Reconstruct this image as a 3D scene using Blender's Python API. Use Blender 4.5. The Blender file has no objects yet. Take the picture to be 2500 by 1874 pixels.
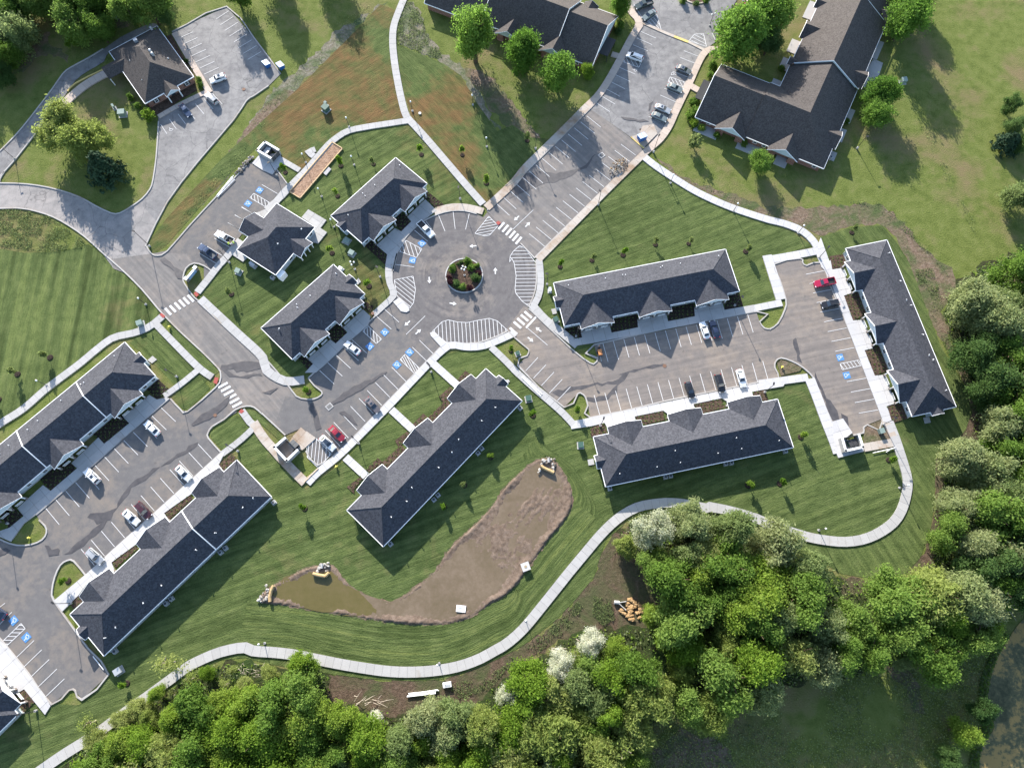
import bpy, bmesh, math, random
import numpy as np
from mathutils import Vector, Matrix
random.seed(7); RNG = np.random.default_rng(7)
R = math.radians
SC = bpy.context.scene
COL = SC.collection
# ---------------------------------------------------------------- camera, world, sun, exposure
CAM_H, TILT, FOC = 171.0, R(16.7), 1700.0
cd = bpy.data.cameras.new('camera'); cam = bpy.data.objects.new('camera', cd); COL.objects.link(cam)
cam.location = (0, 0, CAM_H); cam.rotation_euler = (TILT, 0, 0)
cd.sensor_width = 36; cd.lens = FOC/2500*36; cd.clip_end = 6000; cd.clip_start = 1
SC.camera = cam
SUN_EL, SUN_AZ = R(23), R(-19)          # azimuth from +Y towards +X
w = bpy.data.worlds.new('World'); SC.world = w; w.use_nodes = True
wn = w.node_tree; bg = wn.nodes['Background']
sky = wn.nodes.new('ShaderNodeTexSky'); sky.sky_type = 'NISHITA'; sky.sun_disc = False
sky.sun_elevation = SUN_EL; sky.sun_rotation = SUN_AZ; sky.air_density = 1.0; sky.dust_density = 0.8; sky.ozone_density = 1.0
wn.links.new(sky.outputs[0], bg.inputs[0]); bg.inputs[1].default_value = 0.14
sl = bpy.data.lights.new('sun', 'SUN'); sl.energy = 5.0; sl.angle = R(0.5); sl.color = (1, 0.93, 0.84)
so = bpy.data.objects.new('sun', sl); COL.objects.link(so)
sd = Vector((-math.sin(SUN_AZ)*math.cos(SUN_EL), -math.cos(SUN_AZ)*math.cos(SUN_EL), -math.sin(SUN_EL)))
so.rotation_euler = sd.to_track_quat('-Z', 'Y').to_euler(); so.location = (-60, 160, 120)
vs = SC.view_settings; vs.view_transform = 'Standard'; vs.look = 'None'; vs.gamma = 1; vs.use_curve_mapping = False
vs.exposure = 1.45
SC.cycles.max_bounces = 6; SC.cycles.diffuse_bounces = 3; SC.cycles.transparent_max_bounces = 4
# ---------------------------------------------------------------- site survey: sheet coordinates -> metres on the ground
SHEETS = {}
for i, k in enumerate('abcdefghijkl'):
    SHEETS[k] = ((0, 620, 1240, 1860)[i % 4], (0, 620, 1234)[i//4], 2.5906)
SHEETS.update(m=(820, 860, 3.3167), n=(1320, 580, 4.2538), q=(1400, 920, 3.8138), bb=(780, 370, 5.5275), b2=(620, 630, 5.9219),
    hh=(2000, 560, 3.3833), ll=(130, 1080, 2.9607), ee=(0, 820, 3.1875), cl=(540, 460, 7.37), ii=(0, 1500, 4.432), o=(230, 40, 6.379),
    p=(1140, 0, 5.53), r=(1660, 0, 3.6037), isl=(1060, 600, 11.844), boc=(560, 330, 7.373), dm=(660, 1040, 10.36), sg=(430, 640, 20.72),
    sz=(500, 540, 11.843), dr=(2030, 1040, 13.012), dz=(1900, 620, 10.36), deb=(1440, 360, 13.825), sl=(0, 1300, 6.377), w1=(760, 1350, 20.725),
    w2=(1290, 1110, 27.64), w3=(620, 1420, 27.64), rip=(1490, 1440, 18.42), tr=(1440, 820, 20.73), bn=(640, 130, 27.64), v=(0, 0, 0.8848))
_c, _s = math.cos(TILT), math.sin(TILT)
def P(k, x, y, z=0.0):
    x0, y0, f = SHEETS[k]; u = (x0 + x/f - 1250)/FOC; v = (937 - y0 - y/f)/FOC
    d = Vector((u, _s + v*_c, -_c + v*_s)); t = (z - CAM_H)/d.z
    return Vector((d.x*t, d.y*t, z))
def project(p):
    z = p.z-CAM_H; d = p.y*_s-z*_c; return (1250+FOC*p.x/d, 937-FOC*(p.y*_c+z*_s)/d)
def PL(s, z=0.0):
    out = []; k = None
    for t in s.split():
        if ',' in t:
            x, y = t.split(','); out.append(P(k, float(x), float(y), z))
        else: k = t
    return out
# ---------------------------------------------------------------- geometry helpers
class MB:
    def __init__(s): s.v = []; s.f = []; s.m = []
    def add(s, vs, fs, mi=0):
        b = len(s.v); s.v += [tuple(q) for q in vs]; s.f += [[b+i for i in f] for f in fs]; s.m += [mi]*len(fs); return s
    def box(s, c, d, rz=0.0, mi=0, M=None):
        hx, hy, hz = d[0]/2, d[1]/2, d[2]/2; vs = []
        ca, sa = math.cos(rz), math.sin(rz)
        for x, y, z in ((-1,-1,-1),(1,-1,-1),(1,1,-1),(-1,1,-1),(-1,-1,1),(1,-1,1),(1,1,1),(-1,1,1)):
            X, Y, Z = x*hx, y*hy, z*hz
            q = Vector((c[0]+X*ca-Y*sa, c[1]+X*sa+Y*ca, c[2]+Z)); vs.append(M @ q if M else q)
        return s.add(vs, [(3,2,1,0),(4,5,6,7),(0,1,5,4),(1,2,6,5),(2,3,7,6),(3,0,4,7)], mi)
    def prism(s, pts, z0, z1, mi=0, top=True, bottom=False):
        n = len(pts); vs = [(q[0], q[1], z0) for q in pts] + [(q[0], q[1], z1) for q in pts]; fs = []
        if z1 > z0:
            for i in range(n): j = (i+1) % n; fs.append((i, j, n+j, n+i))
        if top: fs.append(tuple(range(n, 2*n)))
        if bottom: fs.append(tuple(range(n-1, -1, -1)))
        return s.add(vs, fs, mi)
    def tube(s, pts, rads, n=8, mi=0, caps=True):
        vs = []; fs = []; pts = [Vector(q) for q in pts]
        for i, q in enumerate(pts):
            d = (pts[min(i+1, len(pts)-1)] - pts[max(i-1, 0)]).normalized()
            a = d.cross(Vector((0, 0, 1))) if abs(d.z) < .95 else d.cross(Vector((1, 0, 0))); a.normalize(); b = d.cross(a)
            r = rads[i] if hasattr(rads, '__len__') else rads
            for j in range(n):
                t = 2*math.pi*j/n; vs.append(q + a*math.cos(t)*r + b*math.sin(t)*r)
        for i in range(len(pts)-1):
            for j in range(n): k = (j+1) % n; fs.append((i*n+j, i*n+k, (i+1)*n+k, (i+1)*n+j))
        if caps: fs.append(tuple(range(n-1, -1, -1))); fs.append(tuple(range((len(pts)-1)*n, len(pts)*n)))
        return s.add(vs, fs, mi)
    def ball(s, c, r, seg=10, ring=6, mi=0, jit=0.0):
        r = r if hasattr(r, '__len__') else (r, r, r); vs = [(c[0], c[1], c[2]-r[2])]; fs = []
        for i in range(1, ring):
            t = math.pi*i/ring
            for j in range(seg):
                a = 2*math.pi*j/seg; g = 1 + random.uniform(-jit, jit)
                vs.append((c[0]+r[0]*g*math.sin(t)*math.cos(a), c[1]+r[1]*g*math.sin(t)*math.sin(a), c[2]-r[2]*g*math.cos(t)))
        vs.append((c[0], c[1], c[2]+r[2])); top = len(vs)-1
        for j in range(seg): k = (j+1) % seg; fs.append((0, 1+k, 1+j)); fs.append((top, top-seg+j, top-seg+k))
        for i in range(ring-2):
            for j in range(seg): k = (j+1) % seg; a = 1+i*seg; fs.append((a+j, a+k, a+seg+k, a+seg+j))
        return s.add(vs, fs, mi)
    def mesh(s, name, mats, org=(0,0,0), smooth=False):
        me = bpy.data.meshes.new(name); o = Vector(org)
        me.from_pydata([(q[0]-o[0], q[1]-o[1], q[2]-o[2]) for q in s.v], [], s.f)
        for m in (mats if isinstance(mats, (list, tuple)) else [mats]): me.materials.append(m)
        me.polygons.foreach_set('material_index', s.m)
        bm = bmesh.new(); bm.from_mesh(me); bmesh.ops.recalc_face_normals(bm, faces=bm.faces); bm.to_mesh(me); bm.free()
        if smooth: me.polygons.foreach_set('use_smooth', [True]*len(me.polygons))
        me.update(); return me
    def build(s, name, mats, parent=None, org=(0,0,0), smooth=False, own=False):
        me = s.mesh(name, mats, org, smooth); o = bpy.data.objects.new(name, me); COL.objects.link(o)
        if parent: o.parent = parent
        if own: o.location = org
        return o
def thing(name, label, cat, loc=(0,0,0), rz=0.0, group=None):
    o = bpy.data.objects.new(name, None); COL.objects.link(o); o.empty_display_size = .3
    o.location = loc; o.rotation_euler = (0, 0, rz); return tag(o, label, cat, group)
def tag(o, label, cat, group=None):
    o['label'] = label; o['category'] = cat
    if group: o['group'] = group
    return o
def struct(o, kind='structure'): o['kind'] = kind; return o
def inst(name, me, parent=None, loc=(0,0,0), rot=(0,0,0), sc=(1,1,1)):
    o = bpy.data.objects.new(name, me); COL.objects.link(o); o.parent = parent; o.location = loc; o.rotation_euler = rot; o.scale = sc; return o
def dup(root, loc, rz, label, group=None):
    r = root.copy(); COL.objects.link(r); r.location = loc; r.rotation_euler = (0, 0, rz); r['label'] = label
    if group: r['group'] = group
    for ch in root.children:
        c = ch.copy(); COL.objects.link(c); c.parent = r
        for g in ch.children:
            d = g.copy(); COL.objects.link(d); d.parent = c
    return r
def smooth(pts, n=6, closed=False):
    out = []; m = len(pts); rng = range(m if closed else m-1)
    for i in rng:
        g = (lambda k: pts[k % m]) if closed else (lambda k: pts[max(0, min(m-1, k))])
        p0, p1, p2, p3 = g(i-1), g(i), g(i+1), g(i+2)
        for j in range(n):
            t = j/n; out.append(.5*((2*p1) + (p2-p0)*t + (2*p0-5*p1+4*p2-p3)*t*t + (3*p1-p0-3*p2+p3)*t**3))
    if not closed: out.append(pts[-1].copy())
    return out
def offset(pts, d):
    out = []
    for i in range(len(pts)):
        a = pts[max(i-1, 0)]; b = pts[min(i+1, len(pts)-1)]; t = (b-a); t.z = 0
        if t.length < 1e-6: t = Vector((1, 0, 0))
        t.normalize(); nrm = Vector((-t.y, t.x, 0)); k = 1.0
        if 0 < i < len(pts)-1:
            t1 = (pts[i]-a).normalized(); k = 1/max(.6, abs(t1.dot(t)))
        out.append(pts[i] + nrm*d*k)
    return out
def resample(pts, step):
    out = [pts[0].copy()]; acc = 0
    for a, b in zip(pts, pts[1:]):
        L = (b-a).length
        if L < 1e-9: continue
        t = step-acc
        while t <= L: out.append(a+(b-a)*(t/L)); t += step
        acc = (acc+L) % step
    if (out[-1]-pts[-1]).length > step*.3: out.append(pts[-1].copy())
    return out
def clip(poly, a, nrm):
    out = []
    for i in range(len(poly)):
        p, q = poly[i], poly[(i+1) % len(poly)]; dp = (p[0]-a[0])*nrm[0]+(p[1]-a[1])*nrm[1]; dq = (q[0]-a[0])*nrm[0]+(q[1]-a[1])*nrm[1]
        if dp >= 0: out.append(p)
        if (dp >= 0) != (dq >= 0):
            t = dp/(dp-dq); out.append((p[0]+(q[0]-p[0])*t, p[1]+(q[1]-p[1])*t))
    return out
def area(p): return abs(sum(p[i][0]*p[(i+1) % len(p)][1]-p[(i+1) % len(p)][0]*p[i][1] for i in range(len(p))))/2
def inpoly(x, y, poly):
    c = False; n = len(poly); j = n-1
    for i in range(n):
        if (poly[i][1] > y) != (poly[j][1] > y) and x < (poly[j][0]-poly[i][0])*(y-poly[i][1])/(poly[j][1]-poly[i][1])+poly[i][0]: c = not c
        j = i
    return c
def inpoly_np(X, Y, poly):
    c = np.zeros(X.shape, bool); n = len(poly); j = n-1
    for i in range(n):
        xi, yi, xj, yj = poly[i][0], poly[i][1], poly[j][0], poly[j][1]
        if yi != yj: c ^= ((yi > Y) != (yj > Y)) & (X < (xj-xi)*(Y-yi)/(yj-yi)+xi)
        j = i
    return c
def fast_mesh(name, V, F, mats):
    me = bpy.data.meshes.new(name); n, k = F.shape
    me.vertices.add(len(V)); me.vertices.foreach_set('co', V.astype(np.float32).ravel())
    me.loops.add(n*k); me.loops.foreach_set('vertex_index', F.astype(np.int32).ravel())
    me.polygons.add(n); me.polygons.foreach_set('loop_start', np.arange(0, n*k, k, dtype=np.int32)); me.polygons.foreach_set('loop_total', np.full(n, k, np.int32))
    for m in (mats if isinstance(mats, (list, tuple)) else [mats]): me.materials.append(m)
    me.update(calc_edges=True); return me
def value_noise(X, Y, seed, f):
    r = np.random.default_rng(seed); G = r.random((64, 64)); x = X*f; y = Y*f; xi = np.floor(x).astype(int); yi = np.floor(y).astype(int); tx = x-xi; ty = y-yi
    tx = tx*tx*(3-2*tx); ty = ty*ty*(3-2*ty); g = lambda a, b: G[a % 64, b % 64]
    return (g(xi,yi)*(1-tx)+g(xi+1,yi)*tx)*(1-ty)+(g(xi,yi+1)*(1-tx)+g(xi+1,yi+1)*tx)*ty
# ---------------------------------------------------------------- materials
def lin(h):
    h = h.lstrip('#'); c = [int(h[i:i+2], 16)/255 for i in (0, 2, 4)]
    return tuple(x/12.92 if x <= .04045 else ((x+.055)/1.055)**2.4 for x in c) + (1,)
def C(r, g, b): return (r, g, b, 1)
class NT:
    def __init__(s, name, rough=.9, spec=.25, metal=0.0):
        s.m = bpy.data.materials.new(name); s.m.use_nodes = True; s.t = s.m.node_tree; s.b = s.t.nodes['Principled BSDF']
        s.b.inputs['Roughness'].default_value = rough; s.b.inputs['Specular IOR Level'].default_value = spec; s.b.inputs['Metallic'].default_value = metal; s._p = None
    def n(s, ty): return s.t.nodes.new(ty)
    def l(s, a, b): s.t.links.new(a, b)
    def pos(s):
        if not s._p: s._p = s.n('ShaderNodeNewGeometry').outputs['Position']
        return s._p
    def map(s, rz=0.0, sc=(1,1,1), vec=None):
        # rotate first (so that x runs along the direction rz), then stretch
        m1 = s.n('ShaderNodeMapping'); s.l(vec or s.pos(), m1.inputs[0]); m1.inputs['Rotation'].default_value = (0, 0, -rz)
        m = s.n('ShaderNodeMapping'); s.l(m1.outputs[0], m.inputs[0]); m.inputs['Scale'].default_value = sc; return m.outputs[0]
    def noise(s, scale, detail=3, vec=None, dist=0.0, rough=.55):
        k = s.n('ShaderNodeTexNoise'); k.inputs['Scale'].default_value = scale; k.inputs['Detail'].default_value = detail; k.inputs['Roughness'].default_value = rough
        k.inputs['Distortion'].default_value = dist; s.l(vec or s.pos(), k.inputs['Vector']); return k.outputs['Fac']
    def vor(s, scale, vec=None, out='Distance', feat='F1'):
        k = s.n('ShaderNodeTexVoronoi'); k.feature = feat; k.inputs['Scale'].default_value = scale; s.l(vec or s.pos(), k.inputs['Vector']); return k.outputs[out]
    def ramp(s, fac, *st):
        k = s.n('ShaderNodeValToRGB'); e = k.color_ramp.elements
        while len(e) < len(st): e.new(.5)
        for q, (p, c) in zip(e, st): q.position = p; q.color = c if len(c) == 4 else (*c, 1)
        s.l(fac, k.inputs[0]); return k.outputs[0]
    def g(s, fac, a, b): return s.ramp(fac, (a, (0,0,0,1)), (b, (1,1,1,1)))
    def mix(s, fac, a, b, mode='MIX'):
        k = s.n('ShaderNodeMix'); k.data_type = 'RGBA'; k.blend_type = mode
        for v, i in ((fac, 0), (a, 6), (b, 7)):
            if hasattr(v, 'node'): s.l(v, k.inputs[i])
            else: k.inputs[i].default_value = v
        return k.outputs[2]
    def math(s, op, a, b=0.0):
        k = s.n('ShaderNodeMath'); k.operation = op
        for v, i in ((a, 0), (b, 1)):
            if hasattr(v, 'node'): s.l(v, k.inputs[i])
            else: k.inputs[i].default_value = v
        return k.outputs[0]
    def bump(s, h, dist=.05, strength=1.0):
        k = s.n('ShaderNodeBump'); k.inputs['Distance'].default_value = dist; k.inputs['Strength'].default_value = strength; s.l(h, k.inputs['Height']); s.l(k.outputs[0], s.b.inputs['Normal'])
    def col(s, c):
        if hasattr(c, 'node'): s.l(c, s.b.inputs['Base Color'])
        else: s.b.inputs['Base Color'].default_value = c
        return s
    def rnd(s): return s.n('ShaderNodeObjectInfo').outputs['Random']
def plain(name, c, rough=.6, spec=.3, metal=0.0, var=0.0):
    t = NT(name, rough, spec, metal)
    if var:
        f = t.noise(4, 3); t.col(t.mix(f, tuple(x*(1-var) for x in c[:3])+(1,), tuple(min(1, x*(1+var)) for x in c[:3])+(1,)))
    else: t.col(c)
    return t.m
def grass(name, dark, mid, light, brown, bamt=(.55,.75), ang=None, sw=1.1, samt=.35, bump=.12, tuft=1.0, stretch=.045):
    t = NT(name, .95, .1); big = t.noise(.045, 4, dist=.6); med = t.noise(.35, 4); fine = t.noise(2.6, 3, rough=.7)
    c = t.ramp(t.math('ADD', t.math('MULTIPLY', med, .55), t.math('MULTIPLY', fine, .45)), (.3, dark), (.5, mid), (.72, light))
    c = t.mix(t.g(t.math('ADD', t.math('MULTIPLY', big, .75), t.math('MULTIPLY', med, .25)), *bamt), c, t.mix(fine, tuple(x*.75 for x in brown[:3])+(1,), brown))
    h = fine
    if ang is not None:
        v = t.map(ang, (stretch, 1, 1)); st = t.noise(.9/sw, 2, v, dist=.15, rough=.35); fs = t.noise(3.4, 2, t.map(ang, (.12, 1, 1)), dist=.4)
        c = t.mix(samt, c, t.ramp(st, (.36, (.35,.4,.3,1)), (.5, (1,1,1,1)), (.66, (1.7,1.55,1.5,1))), 'MULTIPLY')
        c = t.mix(.34, c, t.ramp(fs, (.3, (.45,.5,.4,1)), (.7, (1.5,1.45,1.4,1))), 'MULTIPLY'); h = t.math('ADD', fine, t.math('MULTIPLY', fs, .8))
    t.col(c); t.bump(h, bump*tuft); return t.m
G1, G2, G3, GB = C(.038,.058,.018), C(.068,.094,.031), C(.10,.124,.047), C(.135,.112,.055)
FIELD = grass('field_grass', C(.055,.078,.016), C(.105,.13,.033), C(.155,.168,.06), C(.175,.142,.072), (.49,.67), None, bump=.2)
_lawns = {}
def LAWN(ang=.7, brown=0, kind=0):
    k = (round(ang, 2), brown, kind)
    if k not in _lawns:
        b = [(.58,.80), (.45,.60), (.52,.72)][brown]; bc = [GB, C(.14,.09,.04), C(.13,.10,.042)][brown]
        _lawns[k] = grass('lawn_grass', G1, G2, G3, bc, b, ang, sw=[1.1, 1.8][kind], samt=.22 if brown == 1 else [.36, .6][kind], stretch=.2 if brown == 1 else .045)
    return _lawns[k]
def soil(name, a, b, c, bump=.25, sc=1.0, green=None):
    t = NT(name, .95, .15); f = t.noise(1.2*sc, 6, rough=.7); m = t.noise(.16, 4, dist=.8); v = t.noise(5*sc, 4, rough=.75)
    col = t.ramp(f, (.3, a), (.5, b), (.72, c))
    if green: col = t.mix(t.g(t.math('ADD', t.math('MULTIPLY', m, .6), t.math('MULTIPLY', v, .4)), .44, .6), col, green)
    t.col(col); t.bump(t.math('ADD', f, t.math('MULTIPLY', v, .5)), bump); return t.m
DIRT = soil('bare_dirt', C(.085,.056,.038), C(.15,.108,.078), C(.23,.18,.14), green=C(.06,.085,.03))
WEEDY = soil('weedy_gravel', C(.10,.088,.062), C(.17,.15,.115), C(.28,.26,.22), green=C(.055,.088,.03))
EARTH = soil('dark_earth', C(.045,.03,.021), C(.09,.062,.044), C(.15,.11,.082), green=C(.06,.07,.03))
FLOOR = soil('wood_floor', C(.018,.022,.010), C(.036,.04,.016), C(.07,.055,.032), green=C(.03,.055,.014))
MUD = soil('pond_mud', C(.085,.06,.043), C(.14,.103,.078), C(.21,.16,.125), bump=.12, sc=.8)
MULCH = soil('bark_mulch', C(.012,.009,.008), C(.028,.021,.017), C(.075,.052,.038), bump=.15, sc=3)
MULCHB = soil('brown_mulch', C(.03,.02,.015), C(.075,.05,.036), C(.15,.10,.075), bump=.2, sc=2)
def asphalt(name, a, b, dust, damt, cracks=False, ring=None, streak=None):
    t = NT(name, .92, .2); big = t.noise(.07, 5, dist=1.0); med = t.noise(.5, 5, rough=.65); fine = t.noise(9, 2, rough=.8)
    c = t.mix(t.g(med, .3, .7), a, b); c = t.mix(t.g(t.math('ADD', t.math('MULTIPLY', big, .6), t.math('MULTIPLY', med, .4)), *damt), c, dust)
    c = t.mix(.5, c, t.ramp(fine, (.2, (.5,.5,.5,1)), (.8, (1.5,1.5,1.5,1))), 'MULTIPLY')
    ov = t.vor(.3); oil = t.math('MULTIPLY', t.ramp(ov, (.0, (.7,.7,.7,1)), (.16, (0,0,0,1))), t.g(t.noise(1.7, 4, rough=.7), .42, .6)); c = t.mix(oil, c, C(.05,.047,.046))
    if streak is not None:
        sn = t.noise(1.1, 3, t.map(streak, (.06, 1, 1)), dist=.3); c = t.mix(.45, c, t.ramp(sn, (.35, (.72,.72,.74,1)), (.65, (1.3,1.28,1.25,1))), 'MULTIPLY')
    if cracks:
        wv = t.n('ShaderNodeMix'); wv.data_type = 'RGBA'; wv.blend_type = 'LINEAR_LIGHT'; wv.inputs[0].default_value = .9
        nn = t.n('ShaderNodeTexNoise'); nn.inputs['Scale'].default_value = .35; nn.inputs['Detail'].default_value = 3; t.l(t.pos(), nn.inputs['Vector'])
        t.l(t.pos(), wv.inputs[6]); t.l(nn.outputs['Color'], wv.inputs[7])
        k = t.vor(.11, wv.outputs[2], feat='DISTANCE_TO_EDGE'); k2 = t.vor(.4, wv.outputs[2], feat='DISTANCE_TO_EDGE')
        c = t.mix(t.ramp(k, (0, (.5,)*3+(1,)), (.009, (0,0,0,1))), c, C(.035,.035,.037)); c = t.mix(t.math('MULTIPLY', t.ramp(k2, (0, (.55,)*3+(1,)), (.01, (0,0,0,1))), t.g(big, .45, .55)), c, C(.04,.04,.042))
    if ring:
        sp = t.n('ShaderNodeVectorMath'); sp.operation = 'SUBTRACT'; t.l(t.pos(), sp.inputs[0]); sp.inputs[1].default_value = ring
        ln = t.n('ShaderNodeVectorMath'); ln.operation = 'LENGTH'; t.l(sp.outputs[0], ln.inputs[0])
        cb = t.n('ShaderNodeCombineXYZ'); t.l(ln.outputs['Value'], cb.inputs[0]); nm = t.n('ShaderNodeVectorMath'); nm.operation = 'NORMALIZE'; t.l(sp.outputs[0], nm.inputs[0])
        ad = t.n('ShaderNodeVectorMath'); ad.operation = 'MULTIPLY_ADD'; t.l(nm.outputs[0], ad.inputs[0]); ad.inputs[1].default_value = (.9,.9,.9); t.l(cb.outputs[0], ad.inputs[2])
        rn = t.noise(1.1, 4, ad.outputs[0], dist=.8, rough=.7); c = t.mix(t.math('MULTIPLY', t.g(t.noise(.16, 3), .4, .65), .55), c, t.ramp(rn, (.33, (.6,.6,.62,1)), (.67, (1.35,1.33,1.3,1))), 'MULTIPLY')
    t.col(c); t.bump(fine, .012); return t.m
ASPH = asphalt('asphalt', C(.108,.104,.105), C(.135,.13,.129), C(.175,.152,.132), (.46,.64))
ASPHW = asphalt('asphalt_worn', C(.135,.128,.125), C(.165,.155,.148), C(.195,.172,.155), (.48,.66), streak=R(-46))
ASPHE = asphalt('asphalt_dusty', C(.145,.131,.122), C(.175,.155,.142), C(.21,.178,.15), (.46,.62), streak=R(12))
ASPHO = asphalt('asphalt_old', C(.14,.136,.136), C(.19,.186,.187), C(.235,.228,.222), (.45,.62), cracks=True)
ASPHR = asphalt('asphalt_old_road', C(.175,.168,.165), C(.225,.215,.21), C(.28,.26,.25), (.45,.62), cracks=True)
WET = None
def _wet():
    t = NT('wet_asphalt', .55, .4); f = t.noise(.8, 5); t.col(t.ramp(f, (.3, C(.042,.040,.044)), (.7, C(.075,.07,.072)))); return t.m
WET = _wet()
def concrete(name, a, b, stain, samt):
    t = NT(name, .85, .3); f = t.noise(.7, 5, rough=.65); g_ = t.noise(11, 3, rough=.7); bg_ = t.noise(.11, 4, dist=1.2)
    c = t.mix(f, a, b); c = t.mix(t.g(t.math('ADD', t.math('MULTIPLY', bg_, .7), t.math('MULTIPLY', f, .3)), *samt), c, stain)
    c = t.mix(.35, c, t.ramp(g_, (.25, (.7,.7,.7,1)), (.75, (1.25,1.25,1.25,1))), 'MULTIPLY')
    rr = t.rnd(); c = t.mix(.5, c, t.ramp(rr, (0, (.88,.88,.87,1)), (1, (1.1,1.1,1.1,1))), 'MULTIPLY'); t.col(c); return t.m
CONC = concrete('concrete', C(.30,.295,.29), C(.385,.38,.375), C(.25,.225,.20), (.58,.75))
CONCW = concrete('pale_concrete', C(.37,.365,.365), C(.46,.455,.46), C(.31,.295,.28), (.6,.8))
CONCS = concrete('stained_concrete', C(.33,.29,.25), C(.43,.39,.35), C(.27,.19,.13), (.46,.64))
CONCP = concrete('pink_concrete', C(.38,.31,.26), C(.45,.38,.33), C(.35,.29,.24), (.5,.7))
KERB = concrete('kerb_concrete', C(.30,.285,.27), C(.38,.365,.35), C(.24,.20,.165), (.52,.7))
JOINT = plain('joint_filler', C(.12,.11,.10), .95)
def roofing(name, a, b, c, sc=1.0):
    t = NT(name, .9, .2); f = t.noise(3.2*sc, 2, rough=.8); g_ = t.noise(.5, 4); v = t.vor(3.0*sc, out='Color'); sep = t.n('ShaderNodeSeparateColor'); t.l(v, sep.inputs[0])
    col = t.ramp(t.math('ADD', t.math('MULTIPLY', f, .6), t.math('MULTIPLY', sep.outputs[0], .4)), (.28, a), (.5, b), (.75, c))
    col = t.mix(.3, col, t.ramp(g_, (.3, (.8,.8,.8,1)), (.7, (1.2,1.2,1.2,1))), 'MULTIPLY'); t.col(col); t.bump(f, .02); return t.m
ROOF = roofing('charcoal_shingle', C(.036,.038,.046), C(.051,.053,.063), C(.070,.073,.085))
ROOFO = roofing('brown_shingle', C(.045,.040,.038), C(.064,.057,.054), C(.085,.077,.073), 1.3)
SIDING = plain('blue_grey_siding', C(.40,.46,.50), .7, .3, var=.05)
GABLE = plain('pale_gable_siding', C(.48,.55,.58), .7, .3, var=.05)
TRIM = plain('white_trim', C(.80,.80,.80), .5, .4)
CREAM = plain('cream_panel', C(.62,.60,.56), .7)
STONE = soil('stone_base', C(.10,.085,.07), C(.2,.17,.15), C(.3,.27,.24), bump=.04, sc=2)
def brick():
    t = NT('red_brick', .9, .2); k = t.n('ShaderNodeTexBrick'); k.inputs['Scale'].default_value = 4; k.inputs['Color1'].default_value = C(.17,.062,.04); k.inputs['Color2'].default_value = C(.24,.10,.065); k.inputs['Mortar'].default_value = C(.3,.27,.24)
    cb = t.n('ShaderNodeCombineXYZ'); sp = t.n('ShaderNodeSeparateXYZ'); t.l(t.pos(), sp.inputs[0]); t.l(t.math('ADD', sp.outputs[0], sp.outputs[1]), cb.inputs[0]); t.l(sp.outputs[2], cb.inputs[1]); t.l(cb.outputs[0], k.inputs['Vector'])
    t.col(k.outputs['Color']); return t.m
BRICK = brick()
GLASS = plain('window_glass', C(.03,.04,.05), .08, .8)
CARGLASS = plain('car_glass', C(.02,.03,.045), .06, .9)
RUBBER = plain('rubber', C(.02,.02,.02), .8)
RIM = plain('wheel_rim', C(.35,.35,.36), .3, .5, .8)
BLACK = plain('black_metal', C(.022,.022,.024), .5, .4)
DGREY = plain('dark_grey_metal', C(.07,.075,.08), .5, .4)
LGREY = plain('light_grey_metal', C(.45,.46,.47), .45, .4, .3)
GLOBE = plain('white_globe', C(.85,.85,.82), .25, .5)
PAINT = plain('road_paint_white', C(.55,.55,.55), .7, .2, var=.2)
PAINTO = plain('road_paint_faded', C(.56,.56,.56), .8, .2, var=.2)
PBLUE = plain('road_paint_blue', C(.07,.20,.44), .7, .2, var=.2)
YELLOWK = plain('yellow_kerb_paint', C(.55,.42,.16), .8, .2, var=.25)
TACTILE = plain('red_tactile_paver', C(.30,.07,.06), .8, .2, var=.2)
GREENBOX = plain('green_utility_steel', C(.055,.11,.085), .45, .4)
SAGE = plain('sage_utility_steel', C(.20,.26,.23), .45, .4)
BLUEBIN = plain('blue_bin_steel', C(.02,.10,.30), .4, .5)
BLUELID = plain('blue_bin_lid', C(.26,.38,.55), .35, .5)
TIMBER = plain('pale_timber', C(.50,.36,.21), .8, .2, var=.15)
STRAW = soil('straw_wattle', C(.28,.19,.09), C(.40,.28,.14), C(.50,.38,.22), bump=.06, sc=3)
SAND = soil('bocce_court_surface', C(.16,.10,.065), C(.27,.175,.12), C(.40,.28,.20), bump=.18, sc=1.6)
ROCK = soil('pale_rock', C(.2,.19,.17), C(.36,.34,.31), C(.52,.50,.46), bump=.05, sc=2)
DROCK = soil('dark_rock', C(.04,.035,.03), C(.12,.105,.09), C(.4,.38,.33), bump=.05, sc=1.5)
OROCK = soil('tawny_rock', C(.20,.125,.06), C(.34,.215,.105), C(.46,.32,.18), bump=.05, sc=1.2)
BARK = plain('bark', C(.085,.06,.042), .95, .1, var=.3)
DEADW = plain('bleached_wood', C(.36,.31,.25), .9, .1, var=.25)
ORANGE = plain('orange_machine_paint', C(.50,.20,.07), .5, .4, var=.1)
YELLOW = plain('yellow_paint', C(.75,.65,.12), .5, .4)
REDP = plain('red_canvas', C(.6,.03,.05), .7)
NAVY = plain('navy_canvas', C(.02,.03,.2), .7)
SKIN = plain('skin', C(.45,.27,.19), .6)
HIVIS = plain('hi_vis_yellow', C(.62,.85,.12), .7)
DENIM = plain('dark_denim', C(.03,.04,.07), .9)
KHAKI = plain('khaki_cloth', C(.32,.26,.18), .9)
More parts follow.
